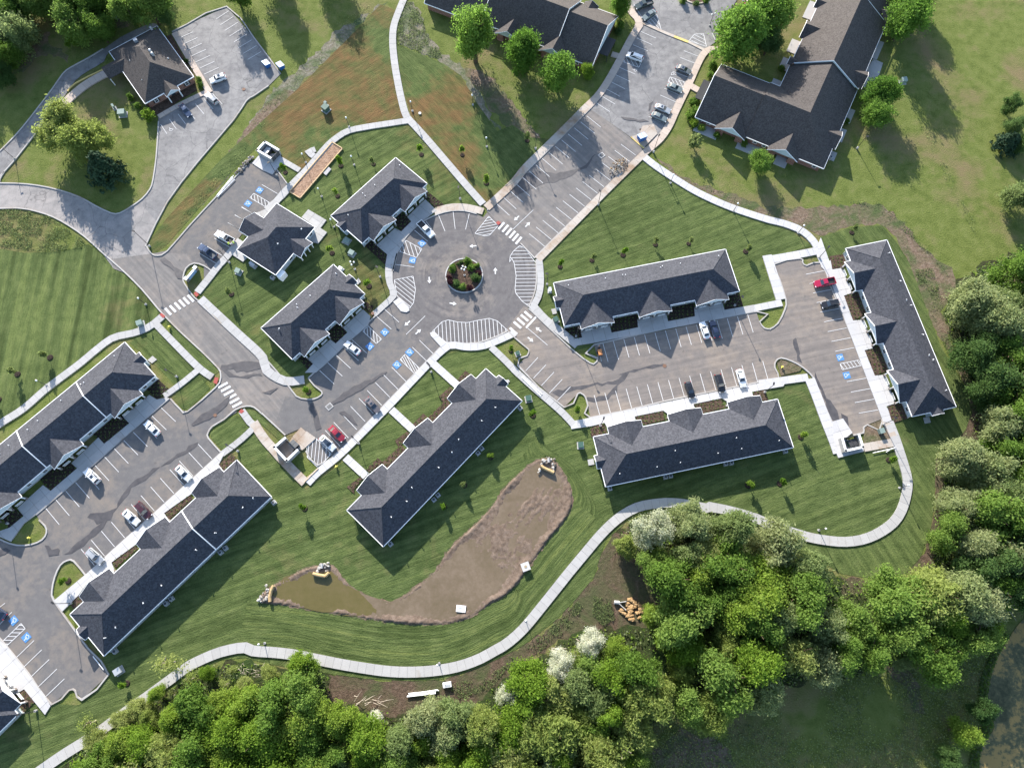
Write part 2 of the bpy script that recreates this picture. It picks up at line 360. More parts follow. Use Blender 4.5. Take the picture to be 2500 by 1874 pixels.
def water(name, a, b, c, algae=False):
    t = NT(name, .7 if algae else .16, .08 if algae else .4); f = t.noise(.11, 5, dist=1.0); g_ = t.noise(.9, 5, rough=.7)
    col = t.ramp(t.math('ADD', t.math('MULTIPLY', f, .6), t.math('MULTIPLY', g_, .4)), *([(.40, a), (.5, b), (.56, c)] if algae else [(.3, a), (.5, b), (.7, c)]))
    t.col(col); t.bump(t.noise(1.4, 2), .01); return t.m
PONDW = water('murky_water', C(.085,.072,.022), C(.102,.084,.03), C(.12,.092,.042))
PONDS = water('silty_water', C(.10,.078,.042), C(.135,.102,.066), C(.18,.138,.098))
ALGAE = water('algae_pond_water', C(.05,.055,.032), C(.10,.10,.055), C(.27,.19,.075), True)
LAKE = water('grey_pond_water', C(.16,.17,.20), C(.19,.20,.23), C(.22,.23,.26))
def leaf(name, a, b, c, trans=.62):
    t = NT(name, .7, .15); r = t.rnd(); f = t.noise(.55, 3); col = t.ramp(t.math('ADD', t.math('MULTIPLY', r, .5), t.math('MULTIPLY', f, .5)), (.28, a), (.5, b), (.75, c))
    t.col(col); tr = t.n('ShaderNodeBsdfTranslucent'); t.l(t.mix(.5, col, C(.6,.8,.2), 'MULTIPLY') if False else col, tr.inputs[0]); ms = t.n('ShaderNodeMixShader'); ms.inputs[0].default_value = trans
    t.l(t.b.outputs[0], ms.inputs[1]); t.l(tr.outputs[0], ms.inputs[2]); t.l(ms.outputs[0], t.t.nodes['Material Output'].inputs[0]); return t.m
LF_MID = leaf('leaf_mid_green', C(.11,.195,.032), C(.15,.25,.045), C(.195,.29,.065))
LF_BRIGHT = leaf('leaf_bright_green', C(.15,.25,.028), C(.20,.31,.04), C(.25,.34,.06))
LF_YEL = leaf('leaf_yellow_green', C(.20,.265,.06), C(.26,.32,.085), C(.31,.35,.12))
LF_OLIVE = leaf('leaf_grey_olive', C(.185,.25,.09), C(.245,.305,.125), C(.31,.345,.17))
LF_DARK = leaf('leaf_dark_green', C(.06,.12,.034), C(.09,.16,.046), C(.12,.195,.062))
LF_LAWN = leaf('leaf_lawn_tree', C(.10,.20,.03), C(.14,.26,.042), C(.185,.30,.06))
LF_CON = leaf('needle_dark_green', C(.016,.038,.018), C(.025,.053,.026), C(.036,.07,.034), .1)
LF_YOUNG = leaf('leaf_young_lime', C(.11,.21,.02), C(.15,.26,.03), C(.20,.29,.05))
LF_PALE = leaf('leaf_young_pale', C(.13,.19,.055), C(.17,.22,.075), C(.20,.25,.09))
LF_BLOS = leaf('white_blossom', C(.36,.40,.24), C(.66,.67,.56), C(.8,.8,.72))
LF_PURP = leaf('leaf_purple', C(.035,.012,.018), C(.055,.02,.028), C(.075,.03,.036))
LF_WEED = leaf('leaf_weed', C(.10,.145,.06), C(.14,.18,.085), C(.18,.21,.12))
from mathutils.geometry import delaunay_2d_cdt
# ---------------------------------------------------------------- ground, lawns, dirt, water
_z = [0.004]; _st = [.002]
def nz(): _z[0] += _st[0]; return _z[0]
def organic(pts, step=1.2, amp=.5):
    out = []
    for i in range(len(pts)):
        a, b = pts[i], pts[(i+1) % len(pts)]; n = max(1, int((b-a).length/step))
        for j in range(n):
            q = a+(b-a)*(j/n); out.append(Vector((q.x+random.gauss(0, amp*.5), q.y+random.gauss(0, amp*.5), 0)))
    return out
def sheet(name, pts, m, z=None, org=0):
    if org: pts = organic(pts, 1.3, org)
    z = nz() if z is None else z
    vs, _, fs, _, _, _ = delaunay_2d_cdt([Vector((q.x, q.y)) for q in pts], [], [list(range(len(pts)))], 1, 1e-4)
    return struct(MB().add([(q.x, q.y, z) for q in vs], [list(f) for f in fs]).build(name, m))
struct(MB().prism([Vector((x, y, 0)) for x, y in ((-2500,-2500),(2500,-2500),(2500,2500),(-2500,2500))], 0, 0).build('ground', FIELD))
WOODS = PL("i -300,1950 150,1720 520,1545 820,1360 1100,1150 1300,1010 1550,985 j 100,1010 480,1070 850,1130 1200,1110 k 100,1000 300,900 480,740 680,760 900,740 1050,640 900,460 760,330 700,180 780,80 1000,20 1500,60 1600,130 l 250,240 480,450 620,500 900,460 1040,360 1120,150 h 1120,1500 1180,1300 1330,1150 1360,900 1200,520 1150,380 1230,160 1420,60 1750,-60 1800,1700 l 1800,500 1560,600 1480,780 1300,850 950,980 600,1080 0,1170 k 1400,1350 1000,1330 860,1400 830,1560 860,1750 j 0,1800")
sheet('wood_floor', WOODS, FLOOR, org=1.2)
sheet('bare_dirt', PL("j 480,1060 700,1095 1000,1110 1200,1100 k -60,950 100,885 300,730 440,590 540,450 590,300 640,210 740,130 800,300 900,450 1080,600 1060,760 750,780 500,760 300,880 100,1000 -100,1150 j 1450,1230 1200,1330 850,1330 480,1230"), EARTH, org=.9)
sheet('bare_dirt', PL("h 1260,820 1400,930 1400,1200 1180,1330 1120,1658 l 1180,0 1150,200 1050,400 920,450 700,560 520,560 500,440 700,470 910,440 1010,330 1090,100 h 1085,1300 1250,1170 1325,1000"), EARTH, org=.8)
sheet('bare_dirt', PL("c 900,960 1050,1090 1250,1180 1500,1260 1658,1330 d 0,1300 200,1320 500,1290 740,1290 900,1400 1000,1560 h 1150,60 1230,150 1150,370 1200,560 1290,720 1350,870 1330,950 1290,830 1130,540 1000,280 890,0 d 850,1500 760,1420 560,1430 370,1490 300,1450 120,1390 c 1658,1370 1400,1290 1050,1110"), DIRT, org=.8)
sheet('bare_dirt', PL("a 1120,1440 1400,1160 1640,880 b 100,730 400,440 640,190 790,30 860,10 740,70 520,200 440,300 250,450 60,650 a 1500,960 1300,1200 1130,1390"), WEEDY, org=.8)
sheet('bare_dirt', PL("a 1180,1400 1400,1170 1640,890 b 80,760 250,590 180,560 0,740 a 1440,980 1270,1200"), DIRT, org=.7)
sheet('bare_dirt', PL("b 945,10 1010,10 1060,100 1090,200 1180,330 1300,400 1400,560 1560,830 1420,720 1330,500 1200,400 1000,310 905,285 900,200"), WEEDY, org=.9)
sheet('bare_dirt', PL("a 40,430 200,300 280,210 320,200 330,290 420,350 430,400 300,330 180,420 80,480"), DIRT, org=1.2)
sheet('bare_dirt', PL("k 900,1560 1100,1420 1350,1480 1450,1640 1300,1720 950,1700"), DIRT, org=1.0)
sheet('bare_dirt', PL("l 740,1000 900,1010 980,1100 1040,1300 980,1340 900,1150"), DIRT, org=.9)
sheet('bare_dirt', PL("a 720,120 850,120 830,170 740,180"), DIRT, org=.8)
sheet('bare_dirt', PL("b 1330,430 1500,700 1650,860 c 80,900 250,900 120,760 0,620 b 1500,480"), DIRT, org=1.0)
sheet('bare_dirt', PL("h 1530,200 1600,120 1680,90 1680,260 1580,220"), DIRT, org=.9)
for s_, a_, b_, k_ in (
    ("a -300,1560 -80,1560 150,1600 400,1590 560,1545 640,1600 e 800,130 1000,350 1040,390 950,460 720,530 500,700 150,980 -80,1150 -300,1300", R(90), 0, 1),
    ("b 800,30 895,65 868,200 890,430 945,745 720,785 560,835 470,895 300,1075 160,1000 75,900 20,930 -200,1150 -560,1560 -640,1610 -700,1580 -560,1390 -200,1000 70,750 280,560 420,420 640,200", R(38), 1, 0),
    ("b 903,285 1050,340 1200,405 1310,480 1400,640 1540,830 c 30,790 140,870 290,880 -20,1200 b 1450,1290 1340,1160 1010,780 960,620 895,400", R(-50), 1, 0),
    ("b 990,790 1455,1300 1140,1330 f 850,0 840,180 880,280 345,785 210,810 e 1650,640 1255,265 sz 400,1320 b 20,1370 180,1230 480,930 600,840", R(35), 2, 0),
    ("b 130,1110 230,1060 285,1085 210,1165", R(35), 0, 0),
    ("c 850,1010 1050,1150 1400,1330 1640,1410 d 200,1470 320,1560 0,1640 h 90,300 -150,345 g 1500,350 300,640 150,330 200,60 c 210,1640", R(24), 0, 0),
    ("d 365,1500 560,1440 760,1425 850,1530 930,1658 h 1130,580 1290,850 1325,1000 1290,1110 1240,1170 1100,1260 l 1090,0 1060,180 1000,330 910,430 700,460 500,430 300,300 200,200 530,250 750,180 890,0 h 930,1500 880,1300 820,1100 780,1050 400,60", R(-62), 0, 0),
    ("h -20,820 280,800 480,1230 640,1240 840,1210 870,1300 925,1480 l 890,0 820,110 640,215 530,230 300,200 0,110 k 1200,0 g 1000,1570 740,1640 600,1750 300,2050 j 1540,900 1150,1040 700,1020 250,930 0,915 i 1350,930 1100,1080 500,1520 230,1680 -300,2000 -300,1500 -80,1300 150,1240 500,1260 700,1080 ll 360,1560 1590,400 1330,110 e 1530,1190 f 20,1120 330,1490 580,1300 860,1000 1190,640 1500,560 g 420,1100 530,1050", R(20), 0, 0),
    ("i 300,1715 700,1440 1100,1150 1300,1020 1400,975 1550,960 1560,900 1100,1060 600,1440 240,1690", R(34), 0, 0),
    ("j -60,915 250,930 700,1030 1150,1050 1540,910 k 100,800 400,400 660,110 735,120 620,215 590,300 545,450 430,590 300,725 100,880 j 1560,960 1400,1030 1200,1095 1000,1108 700,1092 400,1050 100,1000 -60,960", R(40), 0, 0),
    ("e 820,560 1000,440 1350,770 1180,900 1000,720", R(-42), 2, 0), ("e 1040,410 1100,430 1390,740 1340,780 1100,550", R(-42), 2, 0),
    ("e 1085,905 1250,760 1330,850 1190,985 1150,975", R(38), 2, 0), ("e 1330,1130 1440,1055 1500,1015 1590,1095 1410,1245 1335,1165", R(38), 0, 0),
    ("e 1530,990 1580,980 1640,1010 f 60,1030 190,1150 170,1190 40,1070", R(-40), 2, 0)):
    sheet('lawn', PL(s_), LAWN(a_, b_, k_))
# curved mowing stripes that follow the long path round the pond
def stripe_mat():
    t = NT('curved_mown_grass', .95, .1); uv = t.n('ShaderNodeUVMap').outputs[0]; fine = t.noise(2.6, 3, rough=.7); med = t.noise(.3, 4)
    c = t.ramp(t.math('ADD', t.math('MULTIPLY', med, .5), t.math('MULTIPLY', fine, .5)), (.3, G1), (.5, G2), (.72, G3))
    st = t.noise(1.0, 2, t.map(0, (.04, .85, 1), uv), dist=.15); fs = t.noise(3.2, 2, t.map(0, (.1, 1, 1), uv), dist=.4)
    c = t.mix(.5, c, t.ramp(st, (.36, (.35,.4,.3,1)), (.5, (1,1,1,1)), (.66, (1.8,1.55,1.4,1))), 'MULTIPLY'); c = t.mix(.42, c, t.ramp(fs, (.3, (.45,.5,.4,1)), (.7, (1.5,1.45,1.4,1))), 'MULTIPLY')
    t.col(c); t.bump(t.math('ADD', fine, fs), .12); return t.m
CURV = stripe_mat()
def ribbon_lawn(A, B, nv=6):
    A = smooth(A, 6); B = smooth(B, 6); n = 60
    ra = lambda L: [L[min(len(L)-1, int(i*(len(L)-1)/n))] for i in range(n+1)]
    A, B = ra(A), ra(B); z = nz(); vs = []; fs = []; uvs = []; u = 0
    for i in range(n+1):
        if i: u += ((A[i]-A[i-1]).length+(B[i]-B[i-1]).length)/2
        for j in range(nv+1):
            q = A[i]+(B[i]-A[i])*(j/nv); vs.append((q.x, q.y, z)); uvs.append((u, j/nv*(B[i]-A[i]).length))
    for i in range(n):
        for j in range(nv): k = i*(nv+1)+j; fs.append((k, k+1, k+nv+2, k+nv+1))
    o = MB().add(vs, fs).build('lawn', CURV); uvl = o.data.uv_layers.new(name='UVMap')
    for lp in o.data.loops: uvl.data[lp.index].uv = uvs[lp.vertex_index]
    return struct(o)
ribbon_lawn(PL("i 1500,905 j 250,925 500,985 800,1035 1100,1040 1300,1000 1500,905 k 60,800 250,570 420,365 560,190 660,70 g 760,1600"), PL("j -40,600 200,640 500,695 800,745 1100,765 1300,745 1480,660 1650,540 k 60,510 220,290 340,130 405,20 g 420,1560"))
ribbon_lawn(PL("g 200,1130 260,1230 400,1330 480,1440 560,1600 k 560,80"), PL("g 60,1320 150,1290 260,1280 340,1340 400,1450 415,1560"))
# ---- pond basin
POND = smooth(PL("j 25,600 70,530 150,480 290,408 380,378 470,368 530,400 600,490 680,545 760,580 860,602 930,575 1030,500 1150,400 1240,260 1400,110 1500,0 g -20,1470 80,1370 160,1310 230,1288 290,1300 340,1350 390,1450 415,1530 400,1620 k 350,110 250,230 150,370 50,510 -40,590 j 1500,620 1380,705 1250,745 1100,756 900,745 600,700 400,670 200,635 60,615"), 4, True)
def pond():
    px = np.array([(q.x, q.y) for q in POND]); st = .3
    X, Y = np.meshgrid(np.arange(px[:,0].min()-1, px[:,0].max()+1, st), np.arange(px[:,1].min()-1, px[:,1].max()+1, st), indexing='ij')
    ins = inpoly_np(X, Y, px); D = np.full(X.shape, 1e9)
    for i in range(len(px)):
        a, b = px[i], px[(i+1) % len(px)]; ab = b-a; t = np.clip(((X-a[0])*ab[0]+(Y-a[1])*ab[1])/(ab@ab+1e-9), 0, 1)
        D = np.minimum(D, np.hypot(X-a[0]-t*ab[0], Y-a[1]-t*ab[1]))
    Z = .045+.2*np.exp(-((D-.3)/1.5)**2)*(.2+1.6*value_noise(X, Y, 21, .2))
    for k, x, y, rx, ry, dep in (('j',420,540,300,105,.45),('j',620,600,150,60,.3),('j',1000,610,330,110,.4),('j',1350,330,120,150,.35),('j',1500,480,150,130,.22),('g',130,1420,140,110,.28),('j',1250,500,200,110,.3),('g',60,1540,90,90,.12),('g',230,1420,120,60,.22),('j',1530,300,170,170,-.24),('g',200,1570,140,110,-.26),('j',1350,640,120,70,-.10),('j',1020,690,160,40,-.12)):
        c = P(k, x, y); e = P(k, x+rx, y); f = P(k, x, y+ry); Z -= .55*dep*np.exp(-((X-c.x)/(e.x-c.x))**2-((Y-c.y)/(f.y-c.y))**2)
    rid = value_noise(X*.8+Y*.55, Y*.8-X*.55, 3, .9); Z += (value_noise(X, Y, 1, 1.6)-.5)*.08+(value_noise(X, Y, 2, 3.1)-.5)*.06+(value_noise(X, Y, 5, .35)-.5)*.16
    bk = np.exp(-(D/1.8)**2); Z += bk*(np.abs(value_noise(X, Y, 9, 1.3)-.5)*.2+(value_noise(X, Y, 11, 2.7)-.5)*.16)
    c = P('g', 150, 1560); fan = np.exp(-((X-c.x)/16)**2-((Y-c.y)/9)**2); th = np.arctan2(Y-c.y-20, X-c.x-16); Z += fan*(np.sin(th*95+value_noise(X, Y, 6, .5)*7)*.045+.035)
    Z = np.where(D < .35, .06, Z+.05); idx = -np.ones(X.shape, int); k = ins; idx[k] = np.arange(k.sum())
    V = np.stack([X[k], Y[k], Z[k]], 1); q = k[:-1,:-1]&k[1:,:-1]&k[1:,1:]&k[:-1,1:]
    F = np.stack([idx[:-1,:-1][q], idx[1:,:-1][q], idx[1:,1:][q], idx[:-1,1:][q]], 1)
    me = fast_mesh('pond_mud', V, F, MUD); me.polygons.foreach_set('use_smooth', [True]*len(me.polygons)); struct(inst('pond_mud', me))
    sheet('pond_mud_edge', organic(POND, .5, .3), DIRT)
    wz = PL("j 60,600 130,500 300,420 480,395 600,500 700,560 860,610 1000,540 1180,400 1290,230 1500,30 g 60,1400 200,1310 300,1320 370,1440 390,1560 k 320,110 130,370 -60,580 j 1400,680 1250,725 1000,730 700,705 400,660")
    sheet('pond_water', wz, PONDS, .135)
    sheet('pond_water', smooth(PL("j 90,590 130,500 300,425 480,400 590,500 680,560 760,640 740,690 500,680 250,630"), 4, True), PONDW, .14, org=.5)
pond()
struct(MB().prism(smooth(PL("l 1800,600 1640,730 1560,840 1490,960 1445,1100 1430,1250 1470,1400 1400,1500 1370,1660 1390,2000 1900,2000"), 3), .08, .08).build('pond_water', ALGAE))
struct(MB().prism(smooth(PL("a 600,-200 620,30 690,80 730,125 770,110 800,20 820,-200"), 4), .08, .08).build('pond_water', LAKE))
struct(MB().prism(smooth(PL("k 1360,560 1480,570 1620,560 1640,610 1500,630 1380,610"), 4), .08, .08).build('creek_water', water('creek_water', C(.012,.014,.012), C(.02,.024,.02), C(.03,.035,.03))))
# ---------------------------------------------------------------- asphalt
_z[0] = .10; _st[0] = .004
CC = P('isl', 870, 868); CR = (P('isl', 1420, 868)-CC).length
ASPHC = asphalt('asphalt_circle', C(.098,.092,.094), C(.14,.132,.130), C(.175,.155,.14), (.5,.64), ring=tuple(CC))
sheet('old_road', PL("a -80,1160 100,1162 240,1175 380,1205 510,1250 600,1300 705,1350 760,1350 830,1310 900,1260 950,1200 970,1140 975,1120 1130,1160 1050,1285 935,1530 930,1560 960,1605 1000,1650 720,1700 640,1590 540,1500 440,1430 340,1375 230,1338 110,1318 -80,1325"), ASPHR)
sheet('old_car_park', PL("a 970,1140 990,1000 1000,860 1005,770 1000,745 1160,660 1290,585 1345,570 1225,390 1090,205 1180,160 1435,45 1606,240 1776,470 1700,545 1606,610 1560,640 1480,760 1250,1030 1060,1280 990,1400 900,1300"), ASPHO)
sheet('office_drive', smooth(PL("a -80,1020 0,960 100,860 200,740 330,570 400,470 450,430 560,370 660,310 760,240 860,190 960,150 1000,170 900,250 700,320 660,390 560,450 480,510 410,610 330,710 240,830 100,1010 0,1120 -80,1220"), 2), ASPHO)
sheet('main_road', PL("a 700,1640 720,1700 e 800,125 900,225 1000,345 1060,410 1150,500 1270,610 1380,720 1398,760 1395,800 1365,850 1300,1010 1420,1050 1490,985 1560,962 1610,970 1658,1010 f 60,1015 200,1145 300,1100 420,900 330,918 270,900 210,820 100,690 -10,590 e 1400,440 1300,330 1230,275 1170,190 1160,150 1180,90 1230,60 1180,-10 1100,-30 1000,-8 a 960,1605"), ASPHW)
sheet('car_park', PL("e 1365,845 1190,995 1145,985 1080,915 ee 1325,487 1200,590 900,850 600,1120 285,1390 i 250,90 290,130 298,170 270,215 200,245 110,250 30,225 -60,180 -200,150 -200,640 -60,780 0,835 105,960 200,1080 330,1255 440,1165 480,1168 520,1225 690,1065 560,900 450,750 345,600 332,540 350,450 385,375 430,345 470,350 545,440 ll 375,830 800,450 1215,75 e 1400,1255 1320,1165 1318,1130 1345,1090 1420,1045 1500,1000"), ASPH)
sheet('car_park', PL("f 380,918 330,918 200,900 130,1085 200,1145 300,1095 395,1165 330,1245 405,1335 560,1230 820,960 1180,590 1250,480 1100,330 980,370 895,275 590,560 345,785 385,835 430,870 425,895"), ASPH)
sheet('car_park', PL("e 1000,-8 a 1060,1590 1200,1430 1390,1225 1560,1050 1640,990 b 75,1000 145,1075 215,1170 140,1240 55,1340 0,1385 sz 1000,480 740,770 530,990 190,1430 -20,1650 e 1290,75 1230,60 1180,0"), ASPH)
sheet('roundabout', PL("f 895,275 885,230 875,170 875,100 885,40 905,0 bb 990,1620 1010,1520 1050,1370 1120,1230 1220,1100 1330,1000 1450,920 1600,850 1780,805 1960,805 2120,845 2211,890 b 1475,1345 1560,1415 1640,1500 c 90,1545 160,1640 g 180,90 180,180 160,270 130,335 0,490 f 1600,490 1540,520 1420,562 1340,568 1260,560 1215,570 1115,505 1000,600 980,370 880,310"), ASPHC)
sheet('car_park', PL("b 1470,1335 c -40,1240 120,1085 305,905 520,690 720,832 860,938 870,945 575,1230 165,1635 80,1545"), ASPHW)
sheet('old_car_park', PL("c 522,692 600,600 680,470 790,260 850,170 840,130 790,70 765,25 740,-120 1500,-120 1460,-20 1390,100 1310,270 1235,325 1115,540 1040,700 1000,785 960,850 865,935 720,830"), ASPHO)
sheet('car_park', PL("g -10,480 60,545 120,595 133,612 120,645 62,705 355,970 440,885 465,883 490,905 505,960 522,1035 1000,928 1658,795 h 105,790 80,720 85,680 120,658 190,680 260,720 330,790 360,880 440,1060 500,1165 575,1140 640,1130 640,1090 665,1080 765,1040 430,200 375,55 280,75 255,55 240,30 75,65 110,160 150,290 145,350 100,440 50,475 0,465 g 1620,470 1590,430 1570,365 545,575 567,660 550,690 520,690 400,600 130,345 100,330"), ASPHE)
_z[0] = .15
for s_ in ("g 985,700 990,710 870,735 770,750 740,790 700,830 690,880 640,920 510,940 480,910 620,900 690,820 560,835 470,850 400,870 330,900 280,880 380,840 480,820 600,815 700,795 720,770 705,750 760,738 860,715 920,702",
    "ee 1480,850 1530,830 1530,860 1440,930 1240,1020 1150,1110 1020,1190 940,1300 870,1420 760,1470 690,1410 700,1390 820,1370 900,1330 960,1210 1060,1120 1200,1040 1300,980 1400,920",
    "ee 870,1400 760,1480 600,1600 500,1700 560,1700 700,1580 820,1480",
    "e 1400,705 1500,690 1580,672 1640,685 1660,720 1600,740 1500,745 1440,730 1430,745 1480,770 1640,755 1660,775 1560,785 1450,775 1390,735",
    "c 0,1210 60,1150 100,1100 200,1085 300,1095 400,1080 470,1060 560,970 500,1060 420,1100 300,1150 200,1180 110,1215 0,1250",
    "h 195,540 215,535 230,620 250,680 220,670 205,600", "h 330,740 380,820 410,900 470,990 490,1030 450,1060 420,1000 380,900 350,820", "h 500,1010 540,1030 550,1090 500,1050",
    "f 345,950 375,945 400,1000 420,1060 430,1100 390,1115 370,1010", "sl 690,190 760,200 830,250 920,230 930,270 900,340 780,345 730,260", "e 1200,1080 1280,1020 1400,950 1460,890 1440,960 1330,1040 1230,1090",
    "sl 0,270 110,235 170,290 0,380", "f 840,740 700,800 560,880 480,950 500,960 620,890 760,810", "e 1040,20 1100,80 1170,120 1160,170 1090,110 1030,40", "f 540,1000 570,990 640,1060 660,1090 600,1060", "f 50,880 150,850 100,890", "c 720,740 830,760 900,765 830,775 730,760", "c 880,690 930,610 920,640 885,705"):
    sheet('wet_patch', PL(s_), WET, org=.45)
# ---------------------------------------------------------------- kerbs
def kerb(s, h=.30, wd=.34, m=KERB, name='kerb', sm=2):
    pts = PL(s); pts = smooth(pts, sm) if sm > 1 else pts; pts = resample(pts, 3.0) if sm <= 1 else pts
    A, B = offset(pts, wd/2), offset(pts, -wd/2); n = len(pts); vs = []; fs = []
    for a, b in zip(A, B): vs += [(a.x, a.y, .02), (a.x, a.y, h), (b.x, b.y, h), (b.x, b.y, .02)]
    for i in range(n-1):
        k = i*4
        for j in range(3): fs.append((k+j, k+j+1, k+j+5, k+j+4))
    fs += [(0, 1, 2, 3), ((n-1)*4+3, (n-1)*4+2, (n-1)*4+1, (n-1)*4)]
    return struct(MB().add(vs, fs).build(name, m))
for s_ in ("a -80,1160 100,1162 240,1175 380,1205 510,1250 600,1300 705,1350 760,1350 830,1310 900,1260 950,1200 970,1140 990,1000 1000,860 1005,770",
    "a -80,1325 110,1318 230,1338 340,1375 440,1430 540,1500 640,1590 720,1660 e 800,125 900,225 1000,345 1060,410 1150,500 1270,610 1380,720 1398,760 1395,800 1365,845 1190,995 1145,985 1080,915",
    "a 1090,205 1180,160 1435,45 1606,240 1776,470", "a 1700,545 1606,610 1560,640 1480,760 1250,1030 1060,1280 935,1530 930,1560 960,1605 1000,1618 1060,1590 1200,1430 1390,1225 1560,1050",
    "a 0,960 100,860 200,740 330,570 400,470 450,430 560,370 655,312", "a 0,1120 100,1010 240,830", "a 0,1160 5,1130 30,1090",
    "ee 1320,487 1200,590 900,850 600,1120 285,1390", "i 250,90 290,130 298,170 270,215 200,245 110,250 30,225 -60,180", "i -60,780 0,835 105,960 200,1080 330,1255 440,1165 480,1168 520,1225 690,1065 560,900 450,750 345,600 332,540 350,450 385,375 430,345 470,350 545,440", "ll 375,830 800,450 1215,75",
    "e 1400,1255 1320,1165 1318,1130 1345,1090 1420,1045 1490,985 1560,962 1610,970 1655,1008 f 60,1015 200,1145", "f 345,785 385,835 430,870 425,895 380,918 330,918 270,900 210,820 100,690 0,595 e 1400,440 1300,330 1230,275 1170,190 1160,150 1180,90 1230,60 1290,75 1337,106",
    "f 330,1245 405,1335 560,1230 820,960 1180,590", "f 895,275 590,560 345,785", "f 895,275 885,230 875,170 875,100 885,40 905,0 bb 990,1620 1010,1520 1050,1370 1120,1230 1220,1100 1330,1000 1450,920 1600,850 1780,805 1960,805 2120,845",
    "b 75,1000 145,1075 215,1170", "b 1475,1330 c -40,1240 120,1085 305,905 520,690", "c 165,1635 575,1230 870,945 780,870", "c 80,1540 165,1630", "g 178,40 180,180 160,270 130,335",
    "f 1220,570 1260,560 1340,568 1420,562 1540,520 1600,492", "g 0,490 60,545 120,595 133,612 120,645 62,705 355,970 440,885 465,883 490,905 505,960 522,1035 1000,928 1655,797",
    "g 130,345 400,600 520,690 550,690 567,660 545,575 1570,365 1590,430 1620,470 1655,475 h 50,475 100,440 145,350 150,290 110,160 75,65 240,30 255,55 280,75 375,55 430,200 765,1040 665,1080 640,1100 640,1130 575,1145",
    "h 0,815 105,790 80,720 85,680 120,658 190,680 260,720 330,790 360,880 440,1060"): kerb(s_)
for s_ in ("c 520,690 600,600 680,470 790,260 850,170 840,130 790,70 765,25 755,-40", "c 870,945 960,850 1000,785 1040,700 1115,540 1235,325"): kerb(s_, m=CONCS)
kerb("c 855,150 965,200 1050,235", m=CONCS, wd=.9); kerb("c 1050,235 1140,270", m=YELLOWK, wd=.8); kerb("c 1140,270 1235,318", m=CONCS, wd=.8)
kerb("c 780,868 860,940", m=YELLOWK, wd=.6); kerb("a 430,580 480,530 640,450 700,430", m=YELLOWK, wd=.4)
# ---------------------------------------------------------------- paved paths built slab by slab
def slab_obj(root, poly, m, z0, z1, gap=.022):
    c = (sum(q[0] for q in poly)/len(poly), sum(q[1] for q in poly)/len(poly)); r = math.sqrt(area(poly)); k = max(.5, 1-gap*2/r)
    pts = [((q[0]-c[0])*k, (q[1]-c[1])*k) for q in poly]
    o = MB().prism(pts, 0, z1-z0+random.uniform(-.006, .006)).build('slab', m); o.parent = root; o.location = (c[0], c[1], z0); return o
def path(s, wd, m=CONC, step=1.9, name='footpath', z1=.30, sm=5):
    pts = PL(s); pts = smooth(pts, sm) if sm > 1 else pts; pts = resample(pts, step); A, B = offset(pts, wd/2), offset(pts, -wd/2)
    vs = []; fs = []; zb = z1-.03-nz()*.05
    for a, b in zip(A, B): vs += [(a.x, a.y, zb), (b.x, b.y, zb)]
    fs = [(2*i, 2*i+1, 2*i+3, 2*i+2) for i in range(len(pts)-1)]
    root = struct(MB().add(vs, fs).build(name, JOINT)); dz = (nz() % .01)
    for i in range(len(pts)-1): slab_obj(root, [(A[i].x, A[i].y), (B[i].x, B[i].y), (B[i+1].x, B[i+1].y), (A[i+1].x, A[i+1].y)], m, .0, z1+dz)
    return root
def paved(s, ang_from, cell=3.2, m=CONC, name='forecourt', z1=.33):
    poly = [(q.x, q.y) for q in PL(s)]; a, b = PL(ang_from); d = (b-a).normalized(); n = Vector((-d.y, d.x, 0))
    root = struct(MB().prism([Vector((x, y, 0)) for x, y in poly], z1-.04, z1-.04).build(name, JOINT))
    us = [x*d.x+y*d.y for x, y in poly]; vs = [x*n.x+y*n.y for x, y in poly]; u = min(us)
    while u < max(us):
        su = clip(clip(poly, (d.x*u, d.y*u), (d.x, d.y)), (d.x*(u+cell), d.y*(u+cell)), (-d.x, -d.y)); v = min(vs)
        if len(su) > 2:
            while v < max(vs):
                c = clip(clip(su, (n.x*v, n.y*v), (n.x, n.y)), (n.x*(v+cell), n.y*(v+cell)), (-n.x, -n.y))
                if len(c) > 2 and area(c) > .15: slab_obj(root, c, m, 0, z1)
                v += cell
        u += cell
    return root
_z[0] = .2
path("i 220,1700 400,1575 560,1475 680,1390 800,1300 940,1200 1090,1090 1200,1010 1350,940 1450,910 1550,895 j 0,917 120,925 250,940 400,970 550,1000 700,1025 850,1045 1000,1050 1150,1040 1290,1015 1420,970 1540,905 k 0,865 100,775 200,655 300,530 400,405 500,285 580,190 660,110 g 740,1640 820,1600 900,1582 1010,1572 1120,1580 1250,1607 k 1250,5 1400,32 1600,90 l 0,105 150,155 300,200 430,222 530,228 640,212 740,170 830,105 885,20 h 915,1500 918,1420 895,1330 870,1250 840,1160 800,1060", 2.35)
path("b 960,-30 915,80 885,170 878,270 890,400 910,520 935,640 965,740 1010,790 1100,890 1220,1030 1340,1170 1455,1300", 2.1)
path("b 975,766 850,785 720,805 600,830 530,870 470,920 400,1000 330,1080 250,1160 180,1240 80,1330", 1.95)
path("b 170,1010 290,1080", 1.6); path("b 380,990 350,965 395,945", 1.8, step=1.0)
path("b 1470,1318 1640,1160 c 110,1065 290,888 505,672", 2.3, CONCS); path("c 505,672 580,595 660,470 770,265 830,150 785,85 750,20 745,-60", 2.2, CONCP)
path("c 190,1645 590,1240 885,950", 2.0, CONCS); path("c 880,955 965,880 1022,795 1062,705 1137,550 1242,335 1330,318", 2.0, CONCP)
path("c 1135,535 1205,575", 2.0, CONCP); path("c 655,345 720,365", 1.8, CONCP)
